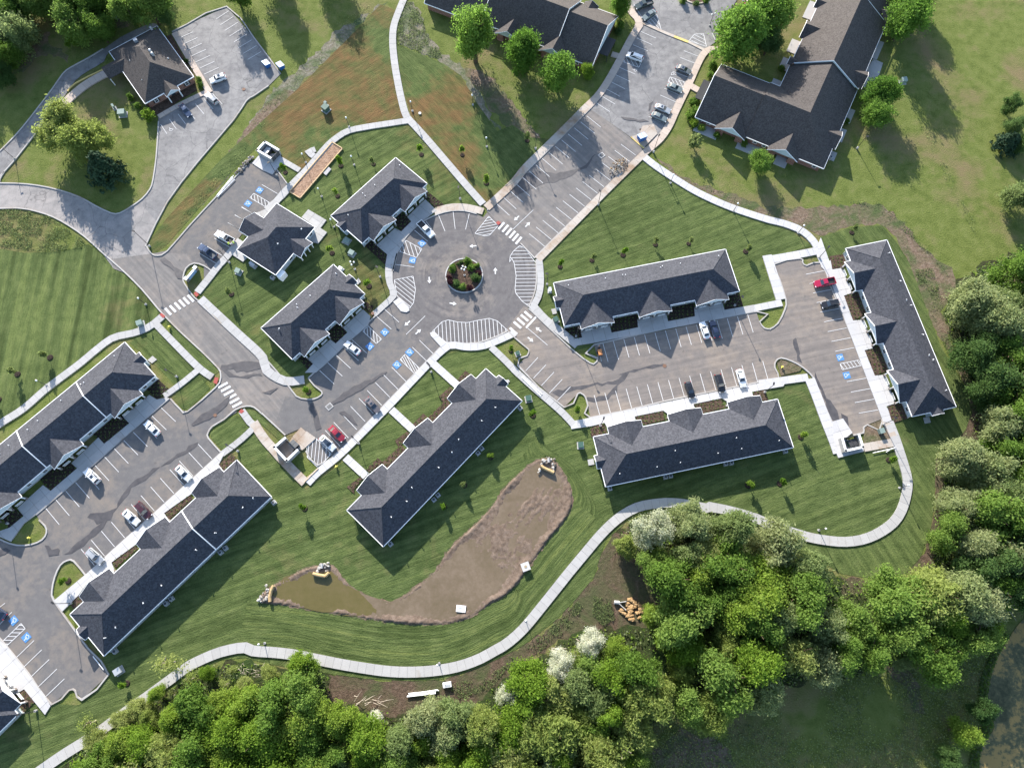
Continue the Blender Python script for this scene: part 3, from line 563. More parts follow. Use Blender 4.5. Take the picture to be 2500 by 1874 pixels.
path("c 855,990 930,1050 1050,1130 1200,1220 1400,1310 1640,1390 d 120,1410 230,1450 300,1500 345,1560 370,1620 400,1690 h 400,60 440,150", 2.1, CONCW)
path("d 365,1585 200,1617 40,1645", 2.2, CONCW); path("h 30,10 65,120 118,290", 2.6, CONCW, sm=1); path("h 125,310 0,335 g 1560,345 1470,362", 1.9, CONCW)
path("h -20,822 105,805 290,780", 2.0, CONCW); path("h 300,790 345,900 400,1050 460,1200 480,1260", 2.6, CONCW, sm=1)
path("h 640,1225 840,1190", 2.1, CONCS); path("h 770,1040 800,1100 840,1180", 1.9, CONCS)
path("e 1270,285 1350,360 1500,500 1660,650 f 80,735 200,805 320,795", 2.3); path("e 1250,245 sz 170,1600 400,1300 560,1130 700,960 800,840 900,720 1000,590", 2.0)
path("cl 600,520 850,420 980,260 1150,60 1300,-80", 2.0, sm=2)
path("e -300,1330 -40,1105 150,980 300,850 500,700 620,600 720,530 850,500 950,460 1030,395", 2.0); path("e 985,440 1100,560 1260,720 1345,780", 1.8); path("e 1260,730 1150,820 1040,900", 1.6)
path("f 0,1065 60,1160 130,1240 220,1340 330,1450", 2.3, CONCS); path("e 1530,990 1600,1085 f 10,1080", 1.8); path("e 1600,1105 1520,1180 1400,1270", 1.6)
path("f 340,1450 410,1378 560,1255 830,985 1010,795 1150,650 1200,605 1250,575 1340,590 1440,585 1540,550 1650,500", 1.9, CONCW)
for s_ in ("f 1135,695 1290,835", "f 870,985 1010,1115", "f 580,1285 710,1405"): path(s_, 2.0, CONCW)
path("f 1500,590 1580,665 1658,745 g 30,725 150,835 330,990 420,1085", 1.8); path("g 150,320 230,410 330,490 440,580", 2.2)
path("c 195,1640 g 200,50 207,180 192,270 160,330", 1.8); path("f 865,-10 850,100 858,180 885,262 830,320 760,385", 1.7); path("b 1140,1340 1250,1312 1350,1315 1450,1340", 2.1, CONCS)
path("a 1105,210 1215,400 1325,585", 1.8, CONCP); path("a 1340,570 1150,660 1000,745", 1.5, CONCP); path("a 760,440 680,465 560,530 470,600 400,670 330,760", 2.8, CONCP)
path("g 395,1085 520,1060 610,1040", 2.0, CONCW)
paved("bb 1430,650 1580,800 1450,905 1330,985 1220,1090 1120,1220 1040,1380 1000,1520 890,1540 900,1480 935,1410 770,1270 1020,1040 1105,1085 1240,950 1185,890", "bb 770,1270 1430,650")
paved("b2 1580,745 1690,845 1655,975 1400,1195 1080,1500 900,1660 740,1660 860,1530 780,1460 1110,1180 1185,1240 1355,1080 1290,1010", "b2 780,1460 1580,745")
paved("ee 1165,460 1225,495 1300,480 1325,490 900,850 600,1120 285,1390 190,1460 90,1600 0,1560 -120,1560 80,1490 190,1400 140,1340 340,1160 400,1205 605,1030 560,990 770,790 815,840 1010,680 960,630", "ee 140,1340 960,630")
paved("ll 1250,60 1200,160 1230,200 1090,300 990,380 805,510 840,560 590,745 425,865 450,930 240,1030 190,1100 70,1220 10,1140 240,950 800,450 1215,75", "ll 240,950 1215,75", m=CONCW)
paved("n 410,965 710,890 735,990 1010,935 1000,850 1300,780 1320,872 1600,820 1590,730 1880,660 1905,755 2212,700 2212,775 1900,840 560,1095 330,1130 290,1060 430,1040", "n 410,1120 1900,840")
paved("q 160,385 340,345 960,215 1640,75 1940,20 1980,40 1950,90 1660,140 1670,190 1440,240 1380,200 1115,255 1130,300 880,350 835,315 570,370 580,415 310,470 290,430 165,460 20,480", "q 160,385 1640,75", m=CONCW)
paved("hh 105,335 190,320 265,530 200,550 275,755 370,750 440,985 370,1000 455,1210 545,1200 620,1440 555,1460 600,1600 522,1590 -18,150 10,70", "hh 0,150 540,1590", m=CONCW)
paved("ii -20,260 80,335 180,465 500,880 555,985 495,1080 270,800 130,880 40,880 -200,900 -200,60", "ii 80,335 500,880", m=CONCW)
paved("cl 1450,530 1570,385 1900,580 1790,720 1910,800 1750,1000 1560,950 1690,690", "cl 1450,530 1570,385"); paved("sz 640,900 960,500 1180,640 800,1000", "sz 640,900 960,500"); paved("cl 200,1200 280,1110 470,1250 400,1330", "cl 200,1200 280,1110", cell=2.5)
paved("boc 415,520 530,380 900,330 980,460 780,720 600,640", "boc 415,520 530,380", m=CONCW); paved("boc 1690,690 1790,580 1840,620 1745,735", "boc 1690,690 1790,580")
paved("f 250,1150 300,1095 395,1165 310,1240 200,1230", "f 250,1150 300,1095", m=CONCS); paved("f 90,1240 200,1180 260,1220 230,1300 150,1310", "f 90,1240 200,1180", m=CONCS)
paved("h 440,1060 510,1040 570,1130 520,1170 640,1200 640,1250 480,1290 460,1240", "h 440,1060 510,1040", m=CONCW)
paved("f 880,305 915,280 980,335 985,360 965,372 930,365", "f 880,305 915,280", m=CONCW); paved("f 1113,500 1140,490 1220,565 1185,592 1120,520", "f 1113,500 1140,490", m=CONCW)
paved("c 860,935 945,850 920,790 850,800 830,850 780,870", "c 860,935 945,850", m=CONCS)
for s_ in ("ee 1150,190 1190,155 1225,185 1185,215", "n 108,745 155,735 170,790 125,800", "q 130,770 185,760 195,815 140,825", "m 1370,225 1400,220 1410,240 1380,250", "b2 1470,340 1510,290 1550,345 1500,390", "hh 855,1555 905,1545 920,1595 870,1605", "bb 315,1190 365,1150 420,1195 365,1240", "r 1590,700 1700,520 1785,560 1730,725"):
    paved(s_, ' '.join(s_.split()[:3]), cell=4, name='stoop', z1=.2)
# ---------------------------------------------------------------- mulch beds
def bed(s, m=MULCH, z1=.22): return struct(MB().prism(PL(s), .1, z1).build('planting_bed', m))
BEDS = ["bb 1430,520 1680,720 1570,760 1430,640", "bb 1080,800 1240,950 1105,1085 1000,940", "bb 600,1260 670,1180 930,1410 890,1530", "b2 1180,930 1355,1080 1185,1240 1060,1090", "b2 1560,590 1730,700 1680,790 1570,700", "b2 640,1450 700,1410 860,1530 780,1610",
  "ee 1140,410 1225,330 1325,420 1225,495", "ee 720,760 930,600 1010,680 815,840", "ee 310,1110 500,960 605,1030 400,1205", "ee 10,1390 100,1330 190,1400 75,1500", "n 245,935 400,900 430,1045 340,1065", "n 750,830 990,780 1012,938 735,990", "n 1340,710 1580,665 1600,820 1320,872", "n 1940,590 2060,570 2100,710 1905,755"]
BEDSB = ["ll 1200,160 1290,80 1330,120 1230,205", "ll 805,510 985,380 1010,405 840,555", "ll 425,860 590,735 612,765 455,905", "ll 120,1160 190,1105 215,1145 150,1200", "m 1050,150 1090,180 990,250 970,235", "m 835,360 925,280 945,300 905,380 925,430 780,575 745,530 870,410", "m 710,495 745,530 640,600 625,580", "m 480,715 580,640 595,660 530,750 565,790 410,940 375,890 510,770", "m 340,855 380,890 270,970 250,945", "m 90,1090 200,1005 215,1025 150,1105 150,1145",
  "q 570,365 830,312 850,400 645,450", "q 1115,255 1375,203 1405,290 1205,340", "q 155,480 285,430 310,525 165,560", "q 1660,140 1780,115 1810,215 1760,225 1740,180 1670,190", "hh 80,225 200,205 240,300 105,330", "hh 200,550 330,515 410,690 275,755", "hh 370,990 515,965 580,1160 455,1210", "hh 555,1460 680,1440 730,1560 600,1600", "ii 100,935 270,800 385,940 270,1050 200,1060"]
for s_ in BEDS: bed(s_)
for s_ in BEDSB: bed(s_, MULCHB)
bed("h 645,1090 665,1085 768,1045 835,1185 640,1222", DIRT); bed("h 95,690 120,670 190,690 250,720 240,740 120,770", DIRT); bed("o 790,1370 1000,1560 1320,1320 1600,1160 1560,960", MULCHB); bed("o 1120,320 1200,290 1560,930 1540,960", MULCHB); bed("c 830,820 870,805 935,855 900,875 850,840", MULCHB)
# roundabout island
ik = MB(); n_ = 48
for i in range(n_):
    a0, a1 = 2*math.pi*i/n_, 2*math.pi*(i+1)/n_; q = lambda a, r, z: (CC.x+math.cos(a)*r, CC.y+math.sin(a)*r, z)
    ik.add([q(a0,CR-.3,.02), q(a0,CR-.3,.36), q(a0,CR,.36), q(a0,CR,.02), q(a1,CR-.3,.02), q(a1,CR-.3,.36), q(a1,CR,.36), q(a1,CR,.02)], [(0,1,5,4),(1,2,6,5),(2,3,7,6)])
struct(ik.build('kerb', CONCW)); struct(MB().prism([Vector((CC.x+math.cos(2*math.pi*i/48)*(CR-.29), CC.y+math.sin(2*math.pi*i/48)*(CR-.29), 0)) for i in range(48)], .1, .27).build('planting_bed', MULCHB))
ci = P('c', 1188, -60); cr_ = (P('c', 1300, -60)-ci).length
ik = MB(); 
for i in range(n_):
    a0, a1 = 2*math.pi*i/n_, 2*math.pi*(i+1)/n_; q = lambda a, r, z: (ci.x+math.cos(a)*r, ci.y+math.sin(a)*r, z)
    ik.add([q(a0,cr_-.4,.02), q(a0,cr_-.4,.36), q(a0,cr_,.36), q(a0,cr_,.02), q(a1,cr_-.4,.02), q(a1,cr_-.4,.36), q(a1,cr_,.36), q(a1,cr_,.02)], [(0,1,5,4),(1,2,6,5),(2,3,7,6)])
struct(ik.build('kerb', CONCS)); struct(MB().prism([Vector((ci.x+math.cos(2*math.pi*i/48)*(cr_-.39), ci.y+math.sin(2*math.pi*i/48)*(cr_-.39), 0)) for i in range(48)], .1, .27).build('planting_bed', MULCHB))
# ---------------------------------------------------------------- painted markings
PZ = .185
def stroke(mb, a, b, wd=.12, z=PZ):
    d = b-a; d.z = 0; n = Vector((-d.y, d.x, 0)).normalized()*wd/2
    mb.add([(a.x+n.x, a.y+n.y, z), (b.x+n.x, b.y+n.y, z), (b.x-n.x, b.y-n.y, z), (a.x-n.x, a.y-n.y, z)], [(0, 1, 2, 3)])
def row(mb, s, n, wd=.13):
    a, b, c, d = PL(s)
    for i in range(n):
        t = i/(n-1) if n > 1 else 0; stroke(mb, a+(c-a)*t, b+(d-b)*t, wd)
mk = MB()
for s_, n_ in (("g 545,893 580,1017 1610,677 1645,800", 17), ("g 600,565 633,682 1515,383 1550,497", 15), ("h 277,130 398,107 462,617 583,593", 9), ("h 536,808 660,785 611,1007 735,985", 4), ("ee 1258,560 1370,667 360,1340 465,1467", 13),
    ("ll 1050,12 1150,120 205,770 300,885", 13), ("f 828,352 918,432 779,398 870,477", 2), ("f 621,543 714,627 416,737 508,822", 5), ("f 1047,546 1140,637 1002,590 1095,680", 2), ("f 872,716 963,807 452,1115 545,1215", 9),
    ("c 135,1480 232,1560 715,915 808,985", 15), ("c 500,737 588,808 -78,1285 10,1365", 15), ("g 190,655 112,740 395,840 313,927", 5), ("ii 375,275 178,465 702,690 503,880", 5), ("i 35,615 -30,665 78,672 0,750", 2)): row(mk, s_, n_)
for s_ in ("a 1530,1310 1615,1362", "a 1443,1410 1528,1460", "a 1487,1360 1572,1412", "boc 590,897 870,1060", "cl 370,345 620,487", "cl 248,485 450,600", "cl 125,625 370,765", "sz 280,500 740,770", "sz 75,735 500,1000", "sz -150,930 330,1225",
    "bb 1605,855 1695,1080", "bb 1803,808 1832,1048", "bb 2022,840 1972,1055", "bb 1440,945 1573,1137", "bb 1282,1065 1462,1217", "bb 1010,1525 1278,1560", "g 125,470 250,577", "f 1083,393 963,510", "c 160,1330 32,1452"): a_, b_ = PL(s_); stroke(mk, a_, b_, .13)
a_, b_ = PL("g 177,400 115,468"); stroke(mk, a_, b_, .5)
def hatch(mb, s, dirs, n, wd=.14, outline=True):
    poly = PL(s); a, b = PL(dirs); d = (b-a).normalized(); nn = Vector((-d.y, d.x, 0))
    vs = [q.dot(nn) for q in poly]; lo, hi = min(vs), max(vs)
    for i in range(n):
        c = lo+(hi-lo)*(i+.5)/n; hits = []
        for j in range(len(poly)):
            p, q = poly[j], poly[(j+1) % len(poly)]; vp, vq = p.dot(nn)-c, q.dot(nn)-c
            if (vp > 0) != (vq > 0): hits.append(p+(q-p)*(vp/(vp-vq)))
        hits.sort(key=lambda q: q.dot(d))
        for j in range(0, len(hits)-1, 2): stroke(mb, hits[j], hits[j+1], wd)
    if outline:
        for j in range(len(poly)): stroke(mb, poly[j], poly[(j+1) % len(poly)], wd, PZ+.003)
hatch(mk, "c 110,1575 75,1555 35,1590 15,1620 10,1660 g 25,30 40,60 52,140 45,220 50,250 90,300 130,330 150,290 175,230 180,140 178,60", "g 20,120 180,118", 17)
hatch(mk, "f 1130,490 1190,430 1230,418 1290,432 1350,435 1420,420 1490,408 1540,425 1605,485 1540,518 1420,560 1340,566 1260,558 1220,562", "f 1300,440 1308,560", 19)
hatch(mk, "b 1398,1478 1485,1370 1545,1430 1490,1490 1460,1495", "b 1400,1470 1530,1445", 7); hatch(mk, "bb 1160,1200 1383,1318 1310,1435 1065,1345", "bb 1165,1210 1225,1400", 6)
hatch(mk, "f 888,165 1007,142 1022,225 1010,310 985,345 905,265", "f 900,180 1000,260", 8); hatch(mk, "f 690,490 722,455 808,540 775,568", "f 715,460 720,520", 6); hatch(mk, "f 925,668 957,635 1048,725 1015,755", "f 950,640 1000,735", 6)
hatch(mk, "dm 1160,310 1545,700 1400,860 1190,1030 940,790 930,540", "dm 1240,390 1210,700", 7); hatch(mk, "h 492,695 610,672 630,705 507,733", "h 520,690 545,725", 6); hatch(mk, "cl 590,95 880,265 805,340 520,175", "cl 590,110 610,230", 6)
hatch(mk, "ii 233,92 278,148 78,335 35,285", "ii 100,180 200,182", 6)
mk2 = MB()
for s_, n_ in (("c 840,203 935,245 790,287 887,327", 3), ("c 705,430 803,472 560,655 645,710", 6), ("c 1112,325 1205,360 1090,368 1185,405", 2), ("c 988,562 1085,605 963,605 1060,648", 2), ("a 1448,73 1368,125 1653,330 1567,380", 8), ("a 1223,205 1130,247 1385,430 1293,473", 7), ("a 1018,790 1058,850 1345,595 1407,662", 7)): row(mk2, s_, n_)
for s_ in ("c 890,740 988,785", "c 1040,455 1160,500", "c 1290,212 1310,255", "c 820,70 850,120"): a_, b_ = PL(s_); stroke(mk2, a_, b_, .13)
hatch(mk2, "c 740,365 842,400 828,430 728,395", "c 745,365 770,410", 5); hatch(mk2, "c 1025,490 1122,525 1112,555 1012,520", "c 1030,490 1055,535", 5); hatch(mk2, "c 882,140 940,95 968,190 965,200", "c 900,130 950,190", 4); hatch(mk2, "c 1143,262 1180,220 1237,218 1255,298", "c 1150,240 1250,290", 4)
struct(mk.build('parking_lines', PAINT)); struct(mk2.build('faded_parking_lines', PAINTO))
# zebra crossings: every bar is a piece of the marking
def zebra(pts, dirs, ln=2.6, wd=.62):
    a, b = PL(dirs); d = (b-a).normalized(); z = MB(); root = None
    for q in PL(pts):
        m_ = MB(); stroke(m_, q-d*ln/2, q+d*ln/2, wd)
        if root is None: root = struct(m_.build('zebra_crossing', PAINT))
        else: m_.build('bar', PAINT, root)
zebra("e 1065,365 1095,348 1125,330 1153,313 1180,297 1208,282", "e 1050,350 1080,383"); zebra("e 1412,830 1430,853 1448,878 1466,903 1485,928 1502,953", "e 1390,843 1436,818")
zebra("b 1565,1430 1590,1447 1612,1467 c 28,1485 48,1503 68,1523", "b 1555,1445 1578,1418"); zebra("g 128,385 105,405 82,428 60,450 35,488", "g 113,372 143,398")
def arrow(s, L=1.9):
    a, b = PL(s); d = (b-a).normalized(); n = Vector((-d.y, d.x, 0)); c = a; pt = lambda u, v: (c.x+d.x*u*L+n.x*v*L, c.y+d.y*u*L+n.y*v*L, PZ)
    struct(MB().add([pt(-.5,-.09), pt(.02,-.09), pt(.02,-.3), pt(.5,0), pt(.02,.3), pt(.02,.09), pt(-.5,.09)], [(0,1,2,3,4,5,6)]).build('lane_arrow', PAINT))
for s_ in ("f 970,440 945,462", "f 1040,492 1065,470", "f 1110,167 1112,195", "f 1260,315 1290,320", "f 1527,108 1527,80", "b 1385,1558 1360,1560", "c 55,1382 35,1400", "c 125,1422 145,1402", "g 193,478 172,462", "g 143,542 165,560"): arrow(s_)
def wheelchair(s, m=PBLUE, sz=1.75, wm=PAINT):
    a, b = PL(s); d = (b-a).normalized(); n = Vector((d.y, -d.x, 0)); c = a; pt = lambda u, v, z: (c.x+n.x*u+d.x*v, c.y+n.y*u+d.y*v, z)
    h = sz/2; root = struct(MB().add([pt(-h,-h,PZ), pt(h,-h,PZ), pt(h,h,PZ), pt(-h,h,PZ)], [(0,1,2,3)]).build('accessible_parking_symbol', m)) if m else None
    g_ = MB(); z = PZ+.004
    def bar(u0, v0, u1, v1, w_):
        du, dv = u1-u0, v1-v0; L = math.hypot(du, dv); pu, pv = -dv/L*w_/2, du/L*w_/2
        g_.add([pt(u0+pu, v0+pv, z), pt(u1+pu, v1+pv, z), pt(u1-pu, v1-pv, z), pt(u0-pu, v0-pv, z)], [(0,1,2,3)])
    for i in range(14):   # wheel: three quarters of a ring
        t0, t1 = R(100+i*19), R(100+(i+1)*19); r0, r1 = .36, .47
        g_.add([pt(-.1+r0*math.cos(t0), -.18+r0*math.sin(t0), z), pt(-.1+r1*math.cos(t0), -.18+r1*math.sin(t0), z), pt(-.1+r1*math.cos(t1), -.18+r1*math.sin(t1), z), pt(-.1+r0*math.cos(t1), -.18+r0*math.sin(t1), z)], [(0,1,2,3)])
    g_.add([pt(-.16+.12*math.cos(R(i*36)), .62+.12*math.sin(R(i*36)), z) for i in range(10)], [tuple(range(10))])
    bar(-.15, .48, -.1, -.05, .14); bar(-.12, .2, .25, .2, .1); bar(-.12, -.02, .3, -.02, .13); bar(.28, .02, .45, -.5, .13); bar(.42, -.5, .62, -.42, .11)
    o = g_.build('wheelchair_emblem', wm, root)
    if not root: struct(o)
for s_ in ("b 1063,1540 1025,1500", "b 1003,1648 960,1640", "f 828,495 790,460", "f 733,585 695,550", "f 985,622 1030,665", "f 905,702 950,745", "h 493,655 555,643", "h 535,768 597,756", "cl 695,40 820,110", "cl 487,278 610,350", "ii 152,62 80,130", "ii 290,243 210,320"): wheelchair(s_)
for s_ in ("c 803,445 760,425", "c 1045,473 1100,495", "a 1083,820 1060,790"): wheelchair(s_, None, 1.6, PAINTO)
for s_ in ("e 1228,252 1243,240 1262,260 1245,275", "e 1012,385 1025,375 1050,395 1035,408", "e 1352,815 1362,780 1385,785 1375,825", "e 1512,1000 1530,980 1548,995 1530,1010", "b 1530,1412 1545,1400 1562,1412 1545,1428"):
    struct(MB().prism(PL(s_), .3, .345).build('tactile_paving', TACTILE))
for k_, x_, y_, r_ in (("g", 990, 708, .5), ("e", 1362, 1020, .45), ("f", 752, 378, .45), ("b", 1050, 720, .4), ("a", 1543, 568, .5)):
    q = P(k_, x_, y_); struct(MB().prism([Vector((q.x+math.cos(i*.3927)*r_, q.y+math.sin(i*.3927)*r_, 0)) for i in range(16)], .1, .352 if k_ in 'fb' else .2).build('manhole_cover', plain('rusty_iron', C(.16,.09,.06), .8) if k_ != 'b' else PAINT))
for s_, rot in (("f 478,965", .75), ("c 592,985", .65)):
    q = PL(s_)[0]; d_ = MB(); fr = d_.box((q.x, q.y, .2), (1.7, 1.5, .06), rot); root = struct(d_.build('drain_inlet', CONC)); b_ = MB()
    for i in range(6): b_.box((q.x+math.cos(rot)*(i-2.5)*.2, q.y+math.sin(rot)*(i-2.5)*.2, .245), (.1, 1.0, .03), rot)
    b_.build('grate', BLACK, root)
# ---------------------------------------------------------------- new single-storey apartment blocks
EAVE, PITCH = 2.95, .5
def solid(mb, pts, th, mi=0):   # a roof plane with thickness
    vs = [tuple(q) for q in pts]+[(q[0], q[1], q[2]-th) for q in pts]; n = len(pts)
    fs = [tuple(range(n)), tuple(range(2*n-1, n-1, -1))]+[(i, (i+1) % n, n+(i+1) % n, n+i) for i in range(n)]
    mb.add(vs, fs, mi)
WIN_F = MB().box((0, 0, 0), (1.25, .1, 1.45)).mesh('window_frame', TRIM); WIN_P = MB().box((0, 0, 0), (1.02, .05, 1.2)).mesh('window_pane', GLASS)
WIN_M = MB().box((0, 0, 0), (1.02, .04, .06)).mesh('window_bar', TRIM)
DOOR = MB().box((0, 0, 0), (1.0, .08, 2.1)).mesh('door', plain('grey_door', C(.22,.25,.28), .5)); KNOB = MB().ball((0, 0, 0), .05).mesh('door_knob', LGREY)
VENT = MB().tube([(0,0,-.4), (0,0,.4)], .07, 8).tube([(0,0,.4), (0,0,.48)], .11, 8).mesh('roof_vent', TRIM)
BENT = MB().tube([(0,0,-.4), (0,0,.25), (.2,0,.28)], .08, 8).box((.25, 0, .28), (.16, .22, .2)).mesh('roof_vent', TRIM)
POST = MB().box((0, 0, 1.7), (.22, .22, 2.3)).mesh('porch_post', TRIM); PBASE = MB().box((0, 0, .5), (.5, .5, .75)).box((0, 0, .9), (.56, .56, .06)).mesh('post_base', STONE)
_r = MB().box((0, 0, .95), (1.9, .09, .09)).box((0, 0, .2), (1.9, .09, .09))
for i in range(13): _r.box((-.9+i*.15, 0, .57), (.05, .05, .7))
RAIL = _r.mesh('porch_railing', TRIM)
def block(corners, label, gables, ends=(), vents='', dividers=(), wins=True, W0=None, brk=None):
    c0 = PL(corners, EAVE); F0, F1, B1, B0 = c0; u = ((F1-F0)+(B1-B0)); u.z = 0; u.normalize(); v = Vector((-u.y, u.x, 0))
    if v.dot((B0+B1)-(F0+F1)) < 0: v = -v
    ctr = (F0+F1+B0+B1)/4; L = ((F1-F0).length+(B1-B0).length)/2; W = ((B0-F0).length+(B1-F1).length)/2; O = ctr-u*L/2-v*W/2; O.z = 0
    org = Vector((ctr.x, ctr.y, 0)); T = lambda x, y, z: O+u*x+v*y+Vector((0, 0, z)); rz = math.atan2(u.y, u.x); hz = EAVE+W/2*PITCH
    fl = 1 if u.cross(v).z > 0 else -1
    root = thing('apartment_building', label, 'building', org)
    rel = lambda q: q-org
    # walls
    i = .5; wl = MB(); wl.prism([T(i, i, 0), T(L-i, i, 0), T(L-i, W-i, 0), T(i, W-i, 0)], 0, EAVE-.12); wl.build('wall', SIDING, root, org)
    ft = MB(); ft.prism([T(i-.08, i-.08, 0), T(L-i+.08, i-.08, 0), T(L-i+.08, W-i+.08, 0), T(i-.08, W-i+.08, 0)], 0, .45); ft.build('foundation', CONC, root, org)
    # hip roof
    r = MB(); A, Bq, Cq, D = T(0,0,EAVE), T(L,0,EAVE), T(L,W,EAVE), T(0,W,EAVE); r1, r2 = T(W/2,W/2,hz), T(L-W/2,W/2,hz)
    r.add([A, Bq, Cq, D, r1, r2], [(0,1,5,4), (1,2,5), (2,3,4,5), (3,0,4), (3,2,1,0)]); roof = r.build('roof', ROOF, root, org)
    cap = MB()
    for a, b in ((r1, r2), (A, r1), (D, r1), (Bq, r2), (Cq, r2)): cap.tube([a+Vector((0,0,.0)), b+Vector((0,0,.0))], .07, 5)
    cap.build('ridge_cap', ROOF, roof, (0,0,0) if False else org)
    fa = MB(); tw = .16
    def edge(x0, y0, x1, y1):
        a, b = T(x0, y0, EAVE-.08), T(x1, y1, EAVE-.08); d = (b-a); fa.box((a+b)/2, (d.length, tw, .24), math.atan2(d.y, d.x))
    gs = [(L*f, w_, p_) for f, w_, p_ in gables]; x = 0
    for xc, w_, p_ in gs: edge(x, 0, xc-w_/2, 0); x = xc+w_/2
    edge(x, 0, L, 0); edge(L, W, 0, W)
    le = [e for e in ends if e[0] == 'L']; re_ = [e for e in ends if e[0] == 'R']
    for side, es, X in (('L', le, 0), ('R', re_, L)):
        y = 0
        for _, f, w_, p_ in es: edge(X, y, X, W*f-w_/2); y = W*f+w_/2
        edge(X, y, X, W)
    # cross gables over the porches
    gr = []; pa, pd = 0, 0
    def gable(S, w_, p_, porch):          # S(x, y, z): x along the eave, y into the building
        k = PITCH; g = MB(); th = .14; hz_ = EAVE+w_/2*k
        e1, e2, a1, a2, v1, v2 = S(-w_/2, -p_, EAVE), S(w_/2, -p_, EAVE), S(0, -p_, hz_), S(0, w_/2, hz_), S(-w_/2, 0, EAVE), S(w_/2, 0, EAVE)
        up = Vector((0, 0, .02)); solid(g, [q+up for q in (e1, a1, a2, v1)], th); solid(g, [q+up for q in (a1, e2, v2, a2)], th); g.build('gable_roof', ROOF, root, org)
        t = MB(); yy = -p_+.22
        t.add([S(-w_/2+.3, yy, EAVE-.12), S(w_/2-.3, yy, EAVE-.12), S(0, yy, hz_-.2), S(-w_/2+.3, yy+.12, EAVE-.12), S(w_/2-.3, yy+.12, EAVE-.12), S(0, yy+.12, hz_-.2)], [(0,1,2), (5,4,3), (0,3,4,1), (1,4,5,2), (2,5,3,0)]); t.build('gable_wall', GABLE, root, org)
        for a, b in ((e1, a1), (a1, e2)):
            d = (b-a); fa.tube([a+Vector((0,0,-.06)), b+Vector((0,0,-.06))], .11, 4)
        for a, b in ((e1, v1), (e2, v2)): fa.tube([a+Vector((0,0,-.06)), b+Vector((0,0,-.06))], .09, 4)
        if not porch:
            bx = MB(); bx.prism([S(-w_/2+.35, -p_+.4, 0), S(w_/2-.35, -p_+.4, 0), S(w_/2-.35, .6, 0), S(-w_/2+.35, .6, 0)], 0, EAVE-.1); bx.build('closet_wall', SIDING, root, org)
            q = S(0, -p_+.36, 1.2); d = S(1, 0, 0)-S(0, 0, 0); inst('door', DOOR, root, rel(q), (0, 0, math.atan2(d.y, d.x))); return
        bm_ = MB(); q0, q1 = S(-w_/2+.3, -p_+.3, EAVE-.2), S(w_/2-.3, -p_+.3, EAVE-.2); bm_.box((q0+q1)/2, ((q1-q0).length, .25, .25), rz); bm_.build('porch_beam', TRIM, root, org)
        for X in (-w_/2+.45, -.1*0, w_/2-.45):
            q = S(X, -p_+.35, 0); po = inst('porch_post', POST, root, rel(q), (0, 0, rz)); inst('post_base', PBASE, po)
        for X in (-2.05, 2.05): q = S(X, -p_+.35, .2); inst('porch_railing', RAIL, root, rel(q), (0, 0, rz))
        for X in (-w_/2+1.0, w_/2-1.0):
            q = S(X, .46, 1.35); dr_ = inst('door', DOOR, root, rel(q), (0, 0, rz)); inst('door_knob', KNOB, dr_, (.38, -.09, -.05))
        for X in (-1.35, 1.35):
            q = S(X, .47, 1.65); win(q)
        dv = MB(); q = S(0, -.55, 1.2); dv.box(q, (.22, 2.0, 2.2), rz); dv.build('privacy_wall', CREAM, root, org)
        lt = MB(); lt.ball(S(0, -p_+.12, EAVE-.35), .12); lt.build('porch_light', GLOBE, root, org)
    def win(q, a=None):
        a = rz if a is None else a; f = inst('window', WIN_F, root, rel(q), (0, 0, a)); inst('pane', WIN_P, f, (0, -.05, 0)); inst('pane', WIN_P, f, (0, .05, 0)); inst('glazing_bar', WIN_M, f, (0, -.075, 0))
    for xc, w_, p_ in gs: gable(lambda x, y, z, xc=xc: T(xc+x, y, z), w_, p_, True)
    for e, f, w_, p_ in ends:
        if e == 'L': gable(lambda x, y, z: T(y, W*f+x, z), w_, p_, False)
        else: gable(lambda x, y, z: T(L-y, W*f+x, z), w_, p_, False)
    fb = fa.build('fascia', TRIM, root, org)
    # front windows in the bays between the porches, plain windows behind and at the ends
    xs = [0]+[q for g_ in gs for q in (g_[0]-g_[1]/2, g_[0]+g_[1]/2)]+[L]
    for a, b in zip(xs[::2], xs[1::2]):
        if b-a > 5:
            for t in (.25, .75): win(T(a+(b-a)*t, .46, 1.65))
        elif b-a > 2.5: win(T((a+b)/2+(.3 if a == 0 else -.3), .46, 1.65))
    for k in range(int(L//5.5)): win(T(2.5+k*5.5, W-.46, 1.7))
    for X in (.46, L-.46):
        for f in (.22, .8): win(T(X, W*f, 1.7), rz+math.pi/2)
    for f in dividers:
        dv = MB(); x = L*f
        for a, b in ((T(x, -.05, EAVE+.04), T(x, W/2, hz+.04)), (T(x, W/2, hz+.04), T(x, W+.05, EAVE+.04))): dv.tube([a, b], .14, 4)
        dv.build('roof_divider', TRIM, root, org)
    for q in vents.split():
        if ',' not in q: key = q; continue
        x, y = map(float, q.split(',')); z = 4.5
        for _ in range(6):
            p = P(key, x, y, z)-O; px, py = p.dot(u), p.dot(v); z = EAVE+PITCH*max(0, min(px, L-px, py, W-py))
        p = P(key, x, y, z+.25); inst('roof_vent', VENT if len(vents) % 2 else BENT, root, rel(Vector((p.x, p.y, z+.1))), (0, 0, random.uniform(0, 6)))
    for q in (T(.3, .42, 0), T(L-.3, .42, 0), T(L*.33, W-.42, 0), T(L*.66, W-.42, 0)): MB().tube([q, q+Vector((0, 0, EAVE-.15))], .06, 5).build('downpipe', TRIM, root, org)
    return T, L, W, rz
B_ = {}
